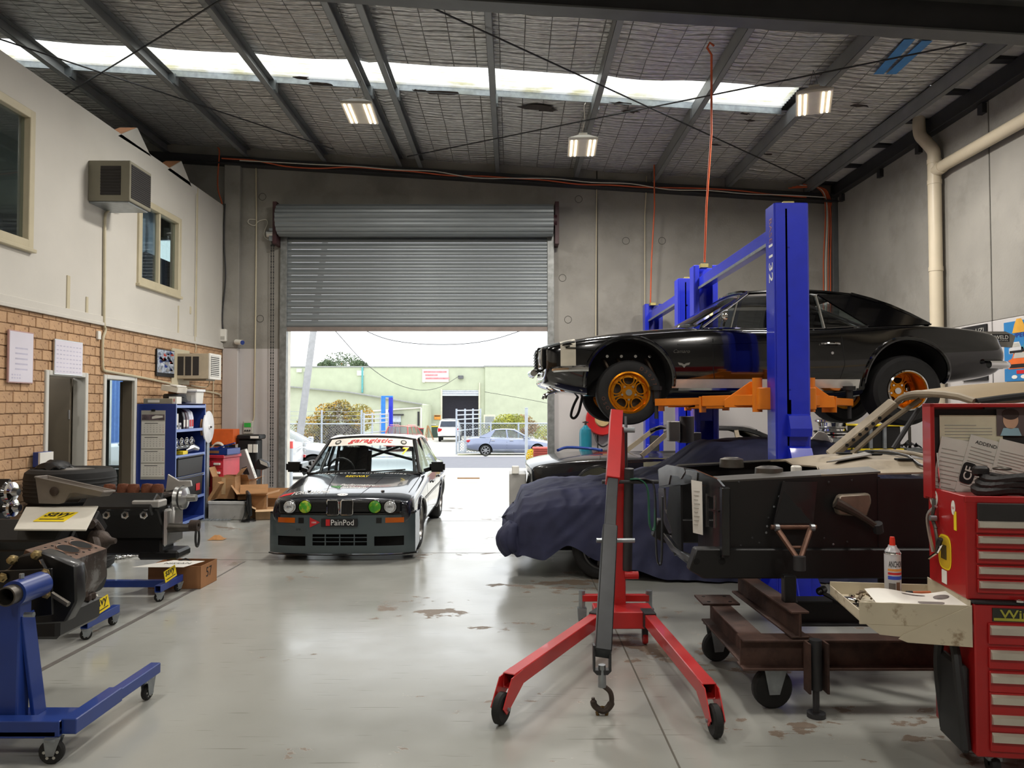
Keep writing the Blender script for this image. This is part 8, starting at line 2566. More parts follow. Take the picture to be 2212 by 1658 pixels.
# conduits
def pipe(lab, pts, r_=.012, m=m_cream, smooth=4, cat='conduit', nm='conduit'):
 o = MB().tube(smooth_path(pts, smooth) if smooth else pts, r_, 8).build(nm, m)
 return tag(o, lab, cat)
X1 = XL + .025
pipe('cream conduit dropping from the upper air conditioner along the wall', [PX(300,436, X1 + .3), PX(292,444, X1 + .2), PX(250,449, X1 + .06), PX(231,458, X1), PX(227,480, X1), PX(226,600, X1), PX(225,695, X1), PX(228,712, X1), PX(222,735, X1), PX(222,790, X1), PX(226,800, X1), PX(240,803, X1), PX(330,820, X1), PX(420,840, X1), PX(470,850, X1), PX(476,856, X1)],.017)
pipe('cream wire running down the board wall beside the far window', [PX(425,418, X1), PX(424,560, X1), PX(421,728, X1), PX(424,745, X1), PX(422,760, X1)],.007, smooth=2)
pipe('orange ended drain hose under the window air conditioner', [PX(412,832, X1), PX(440,836, X1), PX(450,833, X1 + .05), PX(453,822, X1 + .3)],.010)
pipe('thin conduit dropping to the power point near the shelf', [PX(461,820, X1), PX(460,900, X1), PX(459,925, X1)],.010, smooth=1)
o = MB().bx(XL, XL + .03, PX(212,715, XL).y - .05, PX(212,715, XL).y + .02, PX(212,733, XL).z, PX(212,715, XL).z).build('junction_box', m_paper, bevel=.004)
tag(o, 'small white junction box under the cover strip', 'junction box')
# ---------------------------------------------------------------- door wall fittings
Y2 = YF - .03
def wp(px, py, d=None): return P(px, py, d or Y2)
pipe('cream conduit running down the door wall left of the roller door', [wp(553,350), wp(554,480), wp(552,700), wp(549,900), wp(545,915)],.013, smooth=1)
pipe('looped white flex from the conduit to the door motor', [wp(552,474), wp(538,474), wp(537,482), wp(550,487), wp(558,478), wp(574,474), wp(578,482), wp(571,500), wp(572,512), wp(580,518, Y2 - .1)],.008, m_wcable)
bm = thing('door_motor', 'grey chain hoist motor beside the roller door bracket', 'motor', wp(585,505, YF - .16))
MB().cyl((-.06,0,.0),(.1,0,.0),.075, n=18).build('motor_can', m_alu, bm)
MB().bx(-.02,.10,-.06,.12,-.14,.10).build('gear_case', m_galv, bm, bevel=.01)
MB().lathe([(.0,.02),(.05,.02),(.055,0),(.05,-.02),(0,-.02)],(.05,0,-.17), EX, 18).build('chain_wheel', m_darksteel, bm)
for px in (586,591):
 a, b_ = wp(px, 528, YF - .16), wp(px - 2,1052, YF - .16)
 m = MB()
 n = 90
 for k in range(n):
  q = a + (b_ - a) * (k / n)
  r_ = a + (b_ - a) * ((k + .8) / n)
  m.cyl(q, r_, .008 if k % 2 else .012, n=4)
 o = stuff(m.build('hand_chain', m_darksteel, bm))
 o.location = -bm.location
cb = thing('door_control_box', 'grey control box with green panel and three buttons on the wall', 'control box', wp(537,922))
MB().bx(-.085,.085,-.04,.03,-.12,.11).build('box', mat('control_grey', (188,186,176),.5), cb, bevel=.01)
MB().bx(-.065,.055,-.046,-.04,.0,.075).build('green_panel', mat('green_panel', (52,176,72),.4), cb)
for k in range(3): MB().cyl((-.045 + .04 * k, -.04,-.06),(-.045 + .04 * k, -.058,-.06),.014, n=12).build('button', m_darksteel, cb)
cc = thing('security_camera', 'white bullet security camera on the concrete pilaster', 'camera', wp(516,738, YF - .14))
MB().cyl((-.05,.0,0),(.09,-.09,-.02),.045, n=16).build('camera_body', m_paper, cc)
MB().cyl((.09,-.09,-.02),(.10,-.097,-.022),.04, n=16).build('camera_lens', m_blue, cc)
MB().bx(-.08,-.03,-.0,.10,-.03,.03).build('camera_mount', m_paper, cc, bevel=.006)
sb = thing('alarm_box', 'white alarm sounder box at the end of the board wall', 'alarm box', wp(482,724, YF - .15))
MB().bx(-.05,.06,-.04,.04,-.11,.11).build('box', m_paper, sb, bevel=.01)
MB().bx(-.03,.04,-.044,-.04,-.08,-.02).build('grille', m_paperg, sb)
pipe('blue and black cables dropping down the corner of the board wall', [wp(486,440, YF - .14), wp(484,520, YF - .14), wp(487,600, YF - .14), wp(480,680, YF - .14), wp(482,712, YF - .14)],.012, m_darksteel, cat='cable', nm='cable_drop')
pipe('red and black cables looping down beside the pilaster top', [wp(470,318, YF - .2), wp(474,330, YF - .18), wp(470,400, YF - .16), wp(480,440, YF - .16)],.012, m_orangec, cat='cable', nm='cable_drop')
pipe('white conduit on the panel joint right of the roller door', [wp(1289,392), wp(1288,560), wp(1287,735), wp(1287,760)],.010, m_cream, smooth=1)
pipe('thin white conduit farther right on the door wall', [wp(1397,380), wp(1393,470), wp(1393,660)],.010, m_cream, smooth=1)
# cables along the wall girt
def girt(xp):
 x = P(xp, 360, YF - .22).x
 return V3((x, YF - .235, roof(x) - .33))
for lab, m_, pts, off in (('orange cable drooping along the girt above the roller door', m_orangec, range(480,1790,70),0),('white cable drooping along the girt above the roller door', m_wcable, range(520,1790,84),.03)):
 rnd = random.Random(int(off * 100) + 2)
 pipe(lab, [girt(p_) + V3((0,-.01 - off, rnd.uniform(-.03,.05))) for p_ in pts],.012 if off == 0 else .009, m_, 4, 'cable', 'girt_cable')
for lab, a, b_, m_ in (('orange hose hanging from the roof to the lift top', (1537,118),(1522,566), m_orangec),('thin orange cord hanging from the girt behind the lift', (1413,335),(1405,655), m_orangec)):
 p = RP(a[0], a[1],-.2) if a[1] < 200 else P(a[0], a[1],13.3)
 q = P(b_[0], b_[1],9.9 if a[1] < 200 else 13.45)
 o = MB().tube([p + V3((.03,0,.10)), p + V3((-.02,0,.14)), p + V3((-.05,0,.08)), p, p + (q - p) * .35 + V3((.03,0,0)), p + (q - p) * .7, q],.013,7).build('hanging_cord', m_)
 tag(o, lab, 'cord')
rnd = random.Random(9)
for k in range(5):
 dx = k * .028
 a = [wp(1735 - 8 * k, 398 + 2 * k, YF - .18), wp(1765 + 2 * k, 405, YF - .2), wp(1780 + 3 * k, 425, YF - .14), wp(1783 + 4 * k, 470, YF - .1), wp(1779 + 5 * k, 560, YF - .1), wp(1779 + 5 * k, 640, YF - .1), wp(1778 + 5 * k, 900, YF - .1)]
 o = MB().tube(smooth_path(a, 5),.011,6).build('cable_run', m_orangec if k % 2 == 0 or k == 3 else m_wcable)
 tag(o, '%s cable in the bundle dropping down the right corner, %s from the left' % ('orange' if k % 2 == 0 or k == 3 else 'white', ('first', 'second', 'third', 'fourth', 'fifth')[k]), 'cable', 'cable bundle in the right corner')
o = MB().tube(smooth_path([wp(1735,418, YF - .05), wp(1745,420, YF - .2), wp(1756,408, YF - .2)],4),.008,6).build('loose_cable_end', m_darksteel)
tag(o, 'short loose cable end beside the corner cable bundle', 'cable')
# ---------------------------------------------------------------- downpipe on the right wall
r_ = .085
xp = XR - .12
yp = PX(2022,600, xp).y
hb = thing('pvc_downpipe', 'cream PVC downpipe with branch on the right concrete wall', 'pipe', (xp, yp, 0))
zt = PX(1995,250, xp).z
zbr = PX(2030,365, xp).z
MB().cyl((0,0,0),(0,0, zbr + .18), r_, n=22).build('drop_pipe', m_pvc, hb)
MB().tube(smooth_path([(0,0, zbr + .16),(0,.02, zbr + .30),(-.03,.16, zbr + .48),(-.05,.26, zbr + .62),(-.05,.28, zt + .03)],5), r_ * .96,20).build('offset_bend', m_pvc, hb)
MB().tube([(0,.02, zbr),(0,-.30, zbr + .02),(0,-9, zbr + .05)], r_ * .9,20).build('branch_pipe', m_pvc, hb)
for z in (zbr - .14, zbr + .14,3.55): MB().cyl((0,0, z - .03),(0,0, z + .03), r_ * 1.07, n=22).build('collar', m_pvc, hb)
MB().cyl((0,-.12, zbr + .01),(0,-.2, zbr + .013), r_ * 1.0, n=22).build('collar', m_pvc, hb)
MB().bx(-.20,.06,.14,.62, zt, zt + .20).build('rainwater_head', m_steel, hb, bevel=.01)
# posters on the right wall
def rposter(lab, px0, px1, py0, py1, m):
 p0, p1 = PX(px0,(py0 + py1) / 2, XR - .02), PX(px1,(py0 + py1) / 2, XR - .02)
 z0, z1 = PX((px0 + px1) / 2, py1, XR).z, PX((px0 + px1) / 2, py0, XR).z
 o = thing('wall_poster', lab, 'poster', (XR - .02, p1.y, z0))
 L_ = p0.y - p1.y
 MB().bx(-.004,.014,0, L_, 0, z1 - z0).build('sheet', m, o)
 return o, L_, z1 - z0
o, L_, hh = rposter('blue poster of racing cars on the right wall', 2170,2262,690,822, mat('poster_blue', (44,120,178),.4, var=.12, scale=2))
for cy, cz_, sc_, col in ((.62,.30,1.1,(222,104,40)),(.25,.34,1.0,(36,66,150)),(.70,.52,.7,(200,200,200)),(.40,.54,.7,(60,130,150)),(.12,.55,.6,(210,170,60))):
 c = V3((-.006, L_ * cy, hh * cz_))
 cb_ = mat('poster_car_%d' % col[0], col, .4)
 MB().prism([(-.18 * sc_, -.06 * sc_),(.18 * sc_, -.06 * sc_),(.18 * sc_, .03 * sc_),(.12 * sc_, .05 * sc_),(.08 * sc_, .13 * sc_),(-.08 * sc_, .13 * sc_),(-.12 * sc_, .05 * sc_),(-.18 * sc_, .03 * sc_)], c, (0,1,0), EZ, (-.001,0,0)).build('car_print', cb_, o)
 MB().prism([(-.10 * sc_, .05 * sc_),(.10 * sc_, .05 * sc_),(.07 * sc_, .11 * sc_),(-.07 * sc_, .11 * sc_)], c + V3((-.0015,0,0)),(0,1,0), EZ, (-.001,0,0)).build('windscreen_print', m_paperg, o)
 MB().prism([(-.16 * sc_, -.05 * sc_),(.16 * sc_, -.05 * sc_),(.16 * sc_, -.01 * sc_),(-.16 * sc_, -.01 * sc_)], c + V3((-.0015,0,0)),(0,1,0), EZ, (-.001,0,0)).build('grille_print', m_ink, o)
MB().text('SUPER 1000', (-.007, L_ * .48, hh * .76),(0,-1,0), EZ, width=L_ * .8, height=hh * .07, bold=.01).build('lettering', mat('poster_navy', (40,40,130),.5), o)
MB().prism([(-.12,-.04),(.12,-.04),(.08,.06),(.04,.12),(-.04,.12),(-.08,.06)],(-.006, L_ * .62, hh * .86), EY, EZ, (-.001,0,0)).build('emblem_print', mat('emblem_gold', (214,160,60),.5), o)
for k in range(3): MB().prism(oval(.0,0,.05,.022),(-.006, L_ * (.75 - .22 * k), hh * .07), EY, EZ, (-.001,0,0)).build('logo_print', m_paper, o)
MB().prism([(-.2,-.02),(.2,-.02),(.2,.02),(-.2,.02)],(-.006, L_ * .42, hh * .15), EY, EZ, (-.001,0,0)).build('red_band', m_redink, o)
o, L_, hh = rposter('black banner with red lettering behind the raised coupe tail', 2078,2132,704,822, m_ink)
MB().text('S10', (-.006, L_ * .25, hh * .33),(0,-1,0), EZ, width=L_ * .3, height=hh * .10, shear=.2).build('lettering', m_redink, o)
MB().text('UZI', (-.006, L_ * .25, hh * .90),(0,-1,0), EZ, width=L_ * .3, height=hh * .08).build('lettering', m_paperg, o)
MB().prism(oval(0,0,.07,.05),(-.006, L_ * .4, hh * .14), EY, EZ, (-.001,0,0)).build('round_logo', m_paperg, o)
# ================================================================ blue shelf unit
y0 = PX(293,950, XL + .01).y
xs1 = P(379,950, y0).x
y1s = PX(443,950, xs1).y
zt = P(378,872, y0).z
BSU = thing('blue_shelf_unit', 'blue steel shelf unit with a calendar on its side', 'shelf unit', (XL + .02, y0,0))
Dx, Ly = xs1 - XL - .02, y1s - y0
m_sb = mat('shelf_blue', (28,52,128),.45, var=.06, coat=.1)
m_sbe = mat('shelf_edge_pale', (120,142,200),.4, var=.05)
MB().bx(0, Dx, 0,.02,0, zt).build('side_panel', m_sb, BSU, bevel=.003)
MB().bx(0, Dx, Ly - .02, Ly, 0, zt).build('side_panel', m_sb, BSU, bevel=.003)
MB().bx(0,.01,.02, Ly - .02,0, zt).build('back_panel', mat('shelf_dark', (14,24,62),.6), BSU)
zsh = [.08,.40, P(379,1033, y0).z, P(379,985, y0).z, P(379,928, y0).z, zt - .02]
for z in zsh:
 s = MB().bx(.01, Dx - .005,.02, Ly - .02, z - .02, z).build('shelf', m_sb, BSU)
 MB().bx(Dx - .004, Dx + .004,.02, Ly - .02, z - .035, z + .004).build('shelf_edge', m_sbe, s)
for y in (0, Ly - .02): MB().bx(Dx, Dx + .006, y, y + .02,0, zt).build('upright_edge', m_sbe, BSU)
def bs(p): return V3((XL + .02, y0,0)) + V3(p)
# calendar
cz1, cz0 = P(330,886, y0).z, P(330,1035, y0).z
cx0, cx1 = P(305,950, y0).x, P(357,950, y0).x
CA = thing('wall_calendar', 'long grey three month calendar clipped to the blue shelf side', 'calendar', (cx0, y0 - .008, cz0))
W_, Hc = cx1 - cx0, cz1 - cz0
MB().bx(0, W_, 0,.004,0, Hc).build('backing', m_paperg, CA)
MB().bx(0.01, W_ - .01,-.002,0, Hc * .86, Hc * .94).build('picture', mat('calendar_picture', (96,84,90),.5, var=.5, scale=14), CA)
MB().prism([(.45,.2),(.9,.45),(.9,.8),(.6,.85),(.45,.6)],(0,-.003, Hc * .86),(W_, 0,0),(0,0, Hc * .08),(0,-.0005,0)).build('picture_shape', m_paper, CA)
MB().bx(W_ * .42, W_ * .58,-.006,0, Hc * .985, Hc * 1.015).build('clip', m_black, CA)
for b_ in range(4):
 zb0 = Hc * (.04 + .205 * b_)
 MB().bx(.006, W_ - .006,-.002,0, zb0, zb0 + Hc * .185).build('month_page', m_paper, CA)
 MB().bx(W_ * .15, W_ * .7,-.0026,-.002, zb0 + Hc * .155, zb0 + Hc * .163).build('month_title', m_ink, CA)
 for r_ in range(4):
  for c in range(7):
   MB().text(str((r_ * 7 + c) % 28 + 1),(W_ * (.14 + .13 * c),-.0028, zb0 + Hc * (.13 - .032 * r_)), EX, EZ, height=Hc * .013).build('date', m_redink if c == 6 else m_ink, CA)
# things on the shelves
def item(name, lab, cat, p, grp=None): return thing(name, lab, cat, bs(p),0, grp)
o = item('air_filter_box', 'flat beige carton on top of the blue shelf, leftmost', 'carton', (.28,.12, zt))
MB().bx(-.20,.20,-.10,.14,0,.075).build('carton', mat('beige_carton', (146,140,124),.7), o, bevel=.004)
MB().bx(-.14,.02,-.102,-.10,.02,.055).build('label', m_paper, o)
o = item('small_white_carton', 'small white carton on top of the blue shelf', 'carton', (.46,.16, zt))
MB().bx(-.05,.06,-.1,.06,0,.10).build('carton', m_paper, o, bevel=.003)
MB().bx(-.03,.03,-.102,-.10,.03,.07).build('label', m_redink, o)
o = item('grey_filter_stack', 'grey rubber bundle under the tilted white box', 'bundle', (.30,.50, zt))
MB().tube(arc((0,0,.05),.13,0,360,18, EX, EY)[:-1],.045,8, closed=True).tube(arc((0,0,.11),.12,0,360,18, EX, EY)[:-1],.04,8, closed=True).build('rubber_coils', m_darksteel, o)
o = item('tilted_white_box', 'cream box tilted on top of the grey bundle', 'box', (.30,.48, zt + .155))
MB().box((0,0,.06),(.24,.32,.08), Matrix.Rotation(.18,3, 'Y')).build('box', mat('cream_carton', (206,200,186),.6), o, bevel=.004)
MB().box((.06,-.0,.105),(.10,.325,.02), Matrix.Rotation(.18,3, 'Y')).build('box_lid', m_paper, o, bevel=.003)
o = item('white_lidded_tub', 'white lidded plastic tub at the far end of the shelf top', 'tub', (.38,.88, zt))
MB().box((0,0,.09),(.24,.26,.18), tx=1.1, ty=1.1).build('tub', m_paper, o, bevel=.01)
MB().box((0,0,.20),(.30,.32,.04)).build('lid', mat('bright_white_plastic', (232,232,232),.4), o, bevel=.008)
MB().bx(-.06,.06,-.142,-.135,.04,.13).build('label', m_paperg, o)
o = item('brown_carton', 'small brown carton behind the white tub on the shelf top', 'carton', (.20,.72, zt))
MB().bx(-.06,.06,-.08,.08,0,.24).build('carton', m_brown, o, bevel=.003)
z5 = zsh[4]
for k, (y, c, w_) in enumerate(((.16,(210,208,204),.09),(.27,(196,196,198),.06))):
 o = item('parts_carton', 'white parts carton on the top shelf, %s of two' % ('left' if k == 0 else 'right'), 'carton', (Dx - .15, y, z5))
 MB().bx(-.10,.10,-w_ / 2, w_ / 2,0,.22 if k == 0 else .09).build('carton', mat('carton_%d' % c[0], c, .6), o, bevel=.003)
 MB().bx(.1,.102,-w_ * .3, w_ * .3,.03,.06).build('label', m_ink, o)
for k, (y, c) in enumerate(((.40,(26,22,34)),(.50,(60,22,40)),(.60,(188,190,206)),(.68,(206,208,220)))):
 o = item('oil_jug', ('black', 'maroon', 'pale blue grey', 'white')[k] + ' oil jug with handle on the top shelf', 'oil jug', (Dx - .16, y, z5), 'oil jugs on the top shelf')
 mj = mat('jug_%d' % c[0], c, .35)
 MB().prism([(-.11,0),(.11,0),(.11,.16),(.09,.24),(.04,.28),(-.02,.29),(-.02,.25),(.03,.22),(.04,.14),(-.02,.12),(-.06,.2),(-.08,.29),(-.11,.27)],(0,-.035,0), EX, EZ, (0,.07,0)).build('jug', mj, o, bevel=.006)
 MB().cyl((-.075,0,.28),(-.075,0,.32),.02, n=10).build('cap', m_black, o)
 MB().bx(.111,.112,-.03,.03,.03,.13).build('label', m_paper if k < 2 else m_redink, o)
z4 = zsh[3]
o = item('intake_stack', 'row of chrome intake trumpets on a black manifold on the second shelf', 'intake manifold', (Dx - .17,.45, z4))
MB().bx(-.10,.06,-.36,.30,.06,.14).build('manifold', m_blackpaint, o, bevel=.02)
for k in range(4):
 MB().lathe([(.04,-.06),(.042,.03),(.06,.07),(.065,.072),(.05,.04),(.046,-.06)],(.06,-.30 + .17 * k, .17),(1,-.15,.1),20).build('trumpet', m_chrome, o)
 MB().lathe([(0,-.02),(.044,-.02)],(.06,-.30 + .17 * k, .17),(1,-.15,.1),16).build('trumpet_bore', m_well, o)
o = item('yellow_parts_box', 'yellow carton lying on the second shelf', 'carton', (Dx - .08,.42, z4))
MB().bx(-.05,.05,-.10,.06,0,.05).build('carton', m_yellow, o, bevel=.003)
o = item('alloy_casting', 'grey alloy casting at the right of the second shelf', 'casting', (Dx - .12,.82, z4))
MB().tube([(-.06,-.1,.04),(0,0,.08),(.05,.1,.05)], [.05,.07,.04],10).build('casting', m_alu, o)
z3, z2 = zsh[2], zsh[1]
for z, lab, hh in ((z3, 'black storage tub on the third shelf', .26),(z2, 'black storage tub with grey lid on the lower shelf', .30)):
 o = item('storage_tub', lab, 'storage tub', (Dx - .18,.50, z))
 MB().box((0,0, hh / 2),(.36,.84, hh), tx=1.05, ty=1.04).build('tub', m_black, o, bevel=.015)
 MB().box((0,.0, hh + .01),(.40,.88,.02)).build('lid', m_darksteel if z == z3 else m_steel, o, bevel=.005)
 if z == z2: MB().bx(.19,.192,.18,.32,.08,.18).build('sticker', m_redink, o)
# white reel leaning by the shelf end
p = P(452,922, y1s + .12)
o = thing('white_reel', 'large white round reel leaning at the far end of the blue shelf', 'reel', (p.x - .02, y1s + .14, p.z), R(4))
rr = .245
MB().lathe([(0,.03),(.03,.03),(.035,.012),(rr - .01,.012),(rr, .006),(rr, -.01),(0,-.012)],(0,0,0), EX, 40).build('disc', mat('white_plastic_disc', (228,228,230),.4), o)
MB().cyl((.012,0,0),(.05,0,0),.016, n=12).build('hub', m_dkgalv, o)
MB().cyl((-.06,0,0),(-.012,0,0),.2, n=30).build('spool', m_card, o)
MB().bx(-.06,.0,-.06,.06,-p.z, -.15).build('reel_stand', m_galv, o)
# ---------------------------------------------------------------- workbench and clutter at the back left
YC = 12.35
def cl(px, py, d): return P(px, py, d)
tb0 = cl(470,1040,12.6)
TBX = thing('red_toolbox', 'red three drawer toolbox with white pulls under the blue tray', 'toolbox', (cl(468,1030,12.35).x, 12.35,0), R(-10))
zt_ = cl(468,988,12.35).z
mrb = mat('toolbox_pink_red', (196,44,62),.45, coat=.2)
MB().bx(-.25,.20,-.15,.35,.30, zt_).build('toolbox_body', mrb, TBX, bevel=.006)
MB().bx(-.30,.22,-.17,.37, zt_, zt_ + .05).build('toolbox_top', mrb, TBX, bevel=.006)
for k in range(3):
 z = zt_ - .10 - .14 * k
 d_ = MB().bx(.0,.18,-.158,-.15, z - .055, z + .055).build('drawer', mrb, TBX, bevel=.003)
 MB().bx(.05,.16,-.185,-.158, z - .005, z + .03).build('drawer_pull', m_paper, d_, bevel=.004)
MB().bx(-.24,-.02,-.152,-.15, zt_ - .45, zt_ - .12).build('open_bay', m_well, TBX)
MB().bx(-.25,.20,-.12,.33,.0,.30).build('plinth', m_redink, TBX, bevel=.006)
o = thing('blue_parts_tray', 'blue parts tray lying on the red toolbox', 'tray', (cl(470,980,12.3).x, 12.4, zt_ + .05), R(-10))
MB().bx(-.22,.24,-.2,.2,0,.012).build('tray_floor', m_blue, o)
for a in ((-.22,.24,-.2,-.19,0,.10),(-.22,.24,.19,.2,0,.10),(.23,.24,-.2,.2,0,.10),(-.22,-.21,-.2,.2,0,.10)): MB().bx(*a).build('tray_wall', m_blue, o)
MB().bx(-.06,.10,-.204,-.2,.03,.07).build('label', m_brown, o)
o = MB().box(cl(477,965,12.62) + V3((0,.0,.0)),(.48,.05,.02), Matrix.Rotation(-.28,3, 'Y')).build('blue_flat_bar', m_blue)
tag(o, 'blue steel bar leaning across the orange boxes', 'steel bar')
shelf = thing('corner_bench', 'low timber bench holding the orange boxes in the left corner', 'bench', (cl(490,1000,13.1).x + .12,13.1,0))
zb2 = cl(490,985,13.1).z
MB().bx(-.40,.10,-.3,.45, zb2 - .05, zb2).build('bench_top', m_brown, shelf, bevel=.005)
for x in (-.35,.05):
 for y in (-.25,.4): MB().bx(x - .03, x + .03, y - .03, y + .03,0, zb2 - .05).build('leg', m_brown, shelf)
mo_ = mat('orange_carton', (214,98,36),.6)
for k, (px, py0, py1, w_, lab) in enumerate(((470,985,962,.34, 'lower orange carton on the corner bench'),(478,961,928,.36, 'upper orange carton with a lid flap'))):
 p = cl(px, py0,13.0)
 z0 = zb2 if k == 0 else zb2 + .20
 o = thing('orange_carton', lab, 'carton', (cl(478,950,13.0).x - .04 + .06 * k, 13.15, z0))
 h_ = .20 if k == 0 else .26
 MB().bx(-w_ / 2, w_ / 2,-.15,.15,0, h_).build('carton', mo_ if k else m_darksteel, o, bevel=.004)
 MB().bx(-w_ / 2 + .02, w_ / 2 - .1,-.152,-.15,.03, h_ - .03).build('carton_face', mo_, o)
o = thing('cable_coil', 'coil of pale cable hanging against the orange cartons', 'cable coil', (cl(473,955,12.92).x, 12.90, zb2 + .155))
for k in range(3): MB().tube(arc((.0,-.02 * k, -.02 * k),.09 + .01 * k, 0,360,18, EX, EZ)[:-1],.012,6, closed=True).build('coil_turn', m_wcable, o)
o = thing('black_power_tool_case', 'black case with white lettering standing beside the orange cartons', 'tool case', (cl(512,980,12.9).x + .10,13.25,0))
zc1 = cl(512,950,12.9).z
MB().box((0,0, zc1 / 2),(.34,.3, zc1), tx=.96).build('case_body', m_black, o, bevel=.02)
MB().box((.02,0, zc1 + .04),(.40,.34,.08)).build('case_lid', m_black, o, bevel=.02)
for k in range(2): MB().bx(.02 + .09 * k, .09 + .09 * k, -.176,-.15, zc1 - .22, zc1 - .08).build('white_letter', m_paper, o)
MB().bx(.06,.20,-.178,-.17, zc1 + .02, zc1 + .06).build('white_label', m_paper, o)
o = thing('grey_long_carton', 'long grey carton leaning against the wall', 'carton', cl(540,1042,12.9) + V3((0,0,-.0)),0, rot=(R(6), R(-18),0))
MB().bx(-.12,.12,-.06,.06,0,.56).build('carton', mat('silver_grey_carton', (136,134,132),.6), o, bevel=.004)
MB().bx(-.03,.06,-.062,-.06,.14,.28).build('label', m_ink, o)
MB().bx(.12,.125,-.05,.05,.02,.55).build('pale_side', m_paper, o)
MB().text('SWIFT', (.126,0,.14),(0,0,-1),(0,-1,0), width=.18, height=.05).build('lettering', m_ink, o)
ps = G(560,1090)
o = thing('scale_display', 'grey weighing scale display head on a thin pole', 'scale', (cl(563,1080,12.4).x, 12.45,0))
zp = cl(563,1012,12.4).z
MB().cyl((0,0,0),(0,0, zp),.016, n=12).build('pole', m_alu, o)
MB().prism([(-.10,0),(-.09,.10),(-.04,.16),(.10,.10),(.12,.02),(.02,-.02)],(0,-.06, zp), EX, EZ, (0,.13,0)).build('display_head', m_black, o, bevel=.01)
MB().prism([(-.02,.145),(.10,.09),(.115,.03),(.0,.08)],(0,-.064, zp), EX, EZ, (0,.004,0)).build('display_face', m_paperg, o)
MB().box((0,0,.02),(.3,.35,.04)).build('scale_base', m_galv, o, bevel=.01)
# cardboard boxes
def cbox(lab, x, y, z, dims, rz, flaps=(), m=m_card, grp='cardboard boxes in the back left corner', nm='cardboard_box'):
 o = thing(nm, lab, 'cardboard box', (x, y, z), rz, grp)
 a, b_, c = dims[0] / 2, dims[1] / 2, dims[2]
 for q in ((-a, a, -b_, -b_ + .005,0, c),(-a, a, b_ - .005, b_, 0, c),(-a, -a + .005,-b_, b_, 0, c),(a - .005, a, -b_, b_, 0, c),(-a, a, -b_, b_, 0,.005)): MB().bx(*q).build('panel', m, o)
 for sd, ang in flaps:
  if sd in 'fb':
   s = -1 if sd == 'f' else 1
   d = V3((0, s * math.cos(ang), math.sin(ang)))
   MB().add([V3((-a, s * b_, c)), V3((a, s * b_, c)), V3((a, s * b_, c)) + d * b_ * .9, V3((-a, s * b_, c)) + d * b_ * .9], [(0,1,2,3)]).build('flap', m, o, solid=.004)
  else:
   s = -1 if sd == 'l' else 1
   d = V3((s * math.cos(ang),0, math.sin(ang)))
   MB().add([V3((s * a, -b_, c)), V3((s * a, b_, c)), V3((s * a, b_, c)) + d * a * .9, V3((s * a, -b_, c)) + d * a * .9], [(0,1,2,3)]).build('flap', m, o, solid=.004)
 return o
b1 = cbox('upright brown carton beside the red toolbox', cl(487,1060,12.0).x, 12.05,.0,(.34,.30,.62),.05, [('l', 1.2),('r', .9)])
MB().bx(-.03,.03,-.152,-.15,.35,.6).build('tape_strip', mat('tan_tape', (190,160,120),.4), b1)
b2 = cbox('open brown carton with red triangle print in the pile', cl(518,1060,12.3).x, 12.42,.0,(.34,.3,.52),-.05, [('r', .4),('f', .9)])
MB().prism([(-.05,0),(.05,0),(0,.04)],(0,-.1505,.38), EX, EZ, (0,-.001,0)).build('red_triangle', m_redink, b2)
cbox('wide open carton with raised flaps in front of the scale', cl(552,1080,12.1).x, 11.98,.0,(.42,.34,.34),.25, [('l', 1.0),('r', .25),('f', .3),('b', 1.0)])
cbox('long flat carton lying by the left door jamb', cl(592,1070,12.6).x - .05,12.75,.0,(.62,.32,.20),.05, [('b', 1.3),('f', .2)])
cbox('low pale carton lying flat with open flaps near the sedan', cl(580,1090,11.8).x, 11.82,.0,(.38,.3,.15),.3, [('r', .15),('f', -.1),('l', .5)], mat('pale_cardboard', (206,172,132),.8))
wbx = thing('white_chest', 'low white steel chest standing in front of the cartons', 'box', (cl(495,1100,11.7).x, 11.75,0),-.06)
hw = cl(495,1082,11.6).z
MB().bx(-.28,.28,-.15,.15,0, hw).build('chest_body', mat('greyed_white', (176,174,168),.5), wbx, bevel=.01)
MB().bx(-.285,.285,-.155,.155, hw - .05, hw).build('chest_lid', mat('chest_lid_white', (200,200,196),.45), wbx, bevel=.008)
cbx = MB().box(cl(466,1062,11.85) + V3((0,0,0)),(.05,.22,.34), Matrix.Rotation(.55,3, 'Y')).build('loose_cardboard', m_card)
tag(cbx, 'loose cardboard flap leaning on the white chest', 'cardboard')
# monitor on its foot
pm_ = G(537,1125)
mo = thing('computer_monitor', 'black flat computer monitor standing edge on, on the floor', 'monitor', (pm_.x, pm_.y, 0), R(113))
zmn = cl(537,1062, pm_.y).z
MB().lathe([(0,.02),(.10,.016),(.11,.0)],(0,0,0), EZ, 24).build('foot', m_black, mo)
MB().bx(-.03,.03,-.015,.015,.01,.12).build('neck', m_black, mo)
MB().box((0,0,.10 + (zmn - .1) / 2),(.46,.045, zmn - .1), Matrix.Rotation(-.06,3, 'X')).build('screen_case', m_black, mo, bevel=.012)
MB().box((0,-.026,.10 + (zmn - .1) / 2),(.42,.002, zmn - .15), Matrix.Rotation(-.06,3, 'X')).build('screen', mat('dark_screen', (24,24,28),.15), mo)
MB().tube(smooth_path([(-.2,.03,.4),(-.24,.06,.2),(-.2,.1,.05)],4),.006,6).build('monitor_cable', m_black, mo)
pa_ = G(560,1122)
o = thing('power_adapter', 'black power adapter with curled cable on the floor', 'power adapter', (pa_.x, pa_.y + .1,0),.2)
MB().bx(-.07,.07,-.04,.04,0,.045).build('brick', m_black, o, bevel=.008)
MB().tube(arc((.1,0,.03),.05,0,330,14, EX, (0,.4,.6)),.005,6).build('lead', m_black, o)
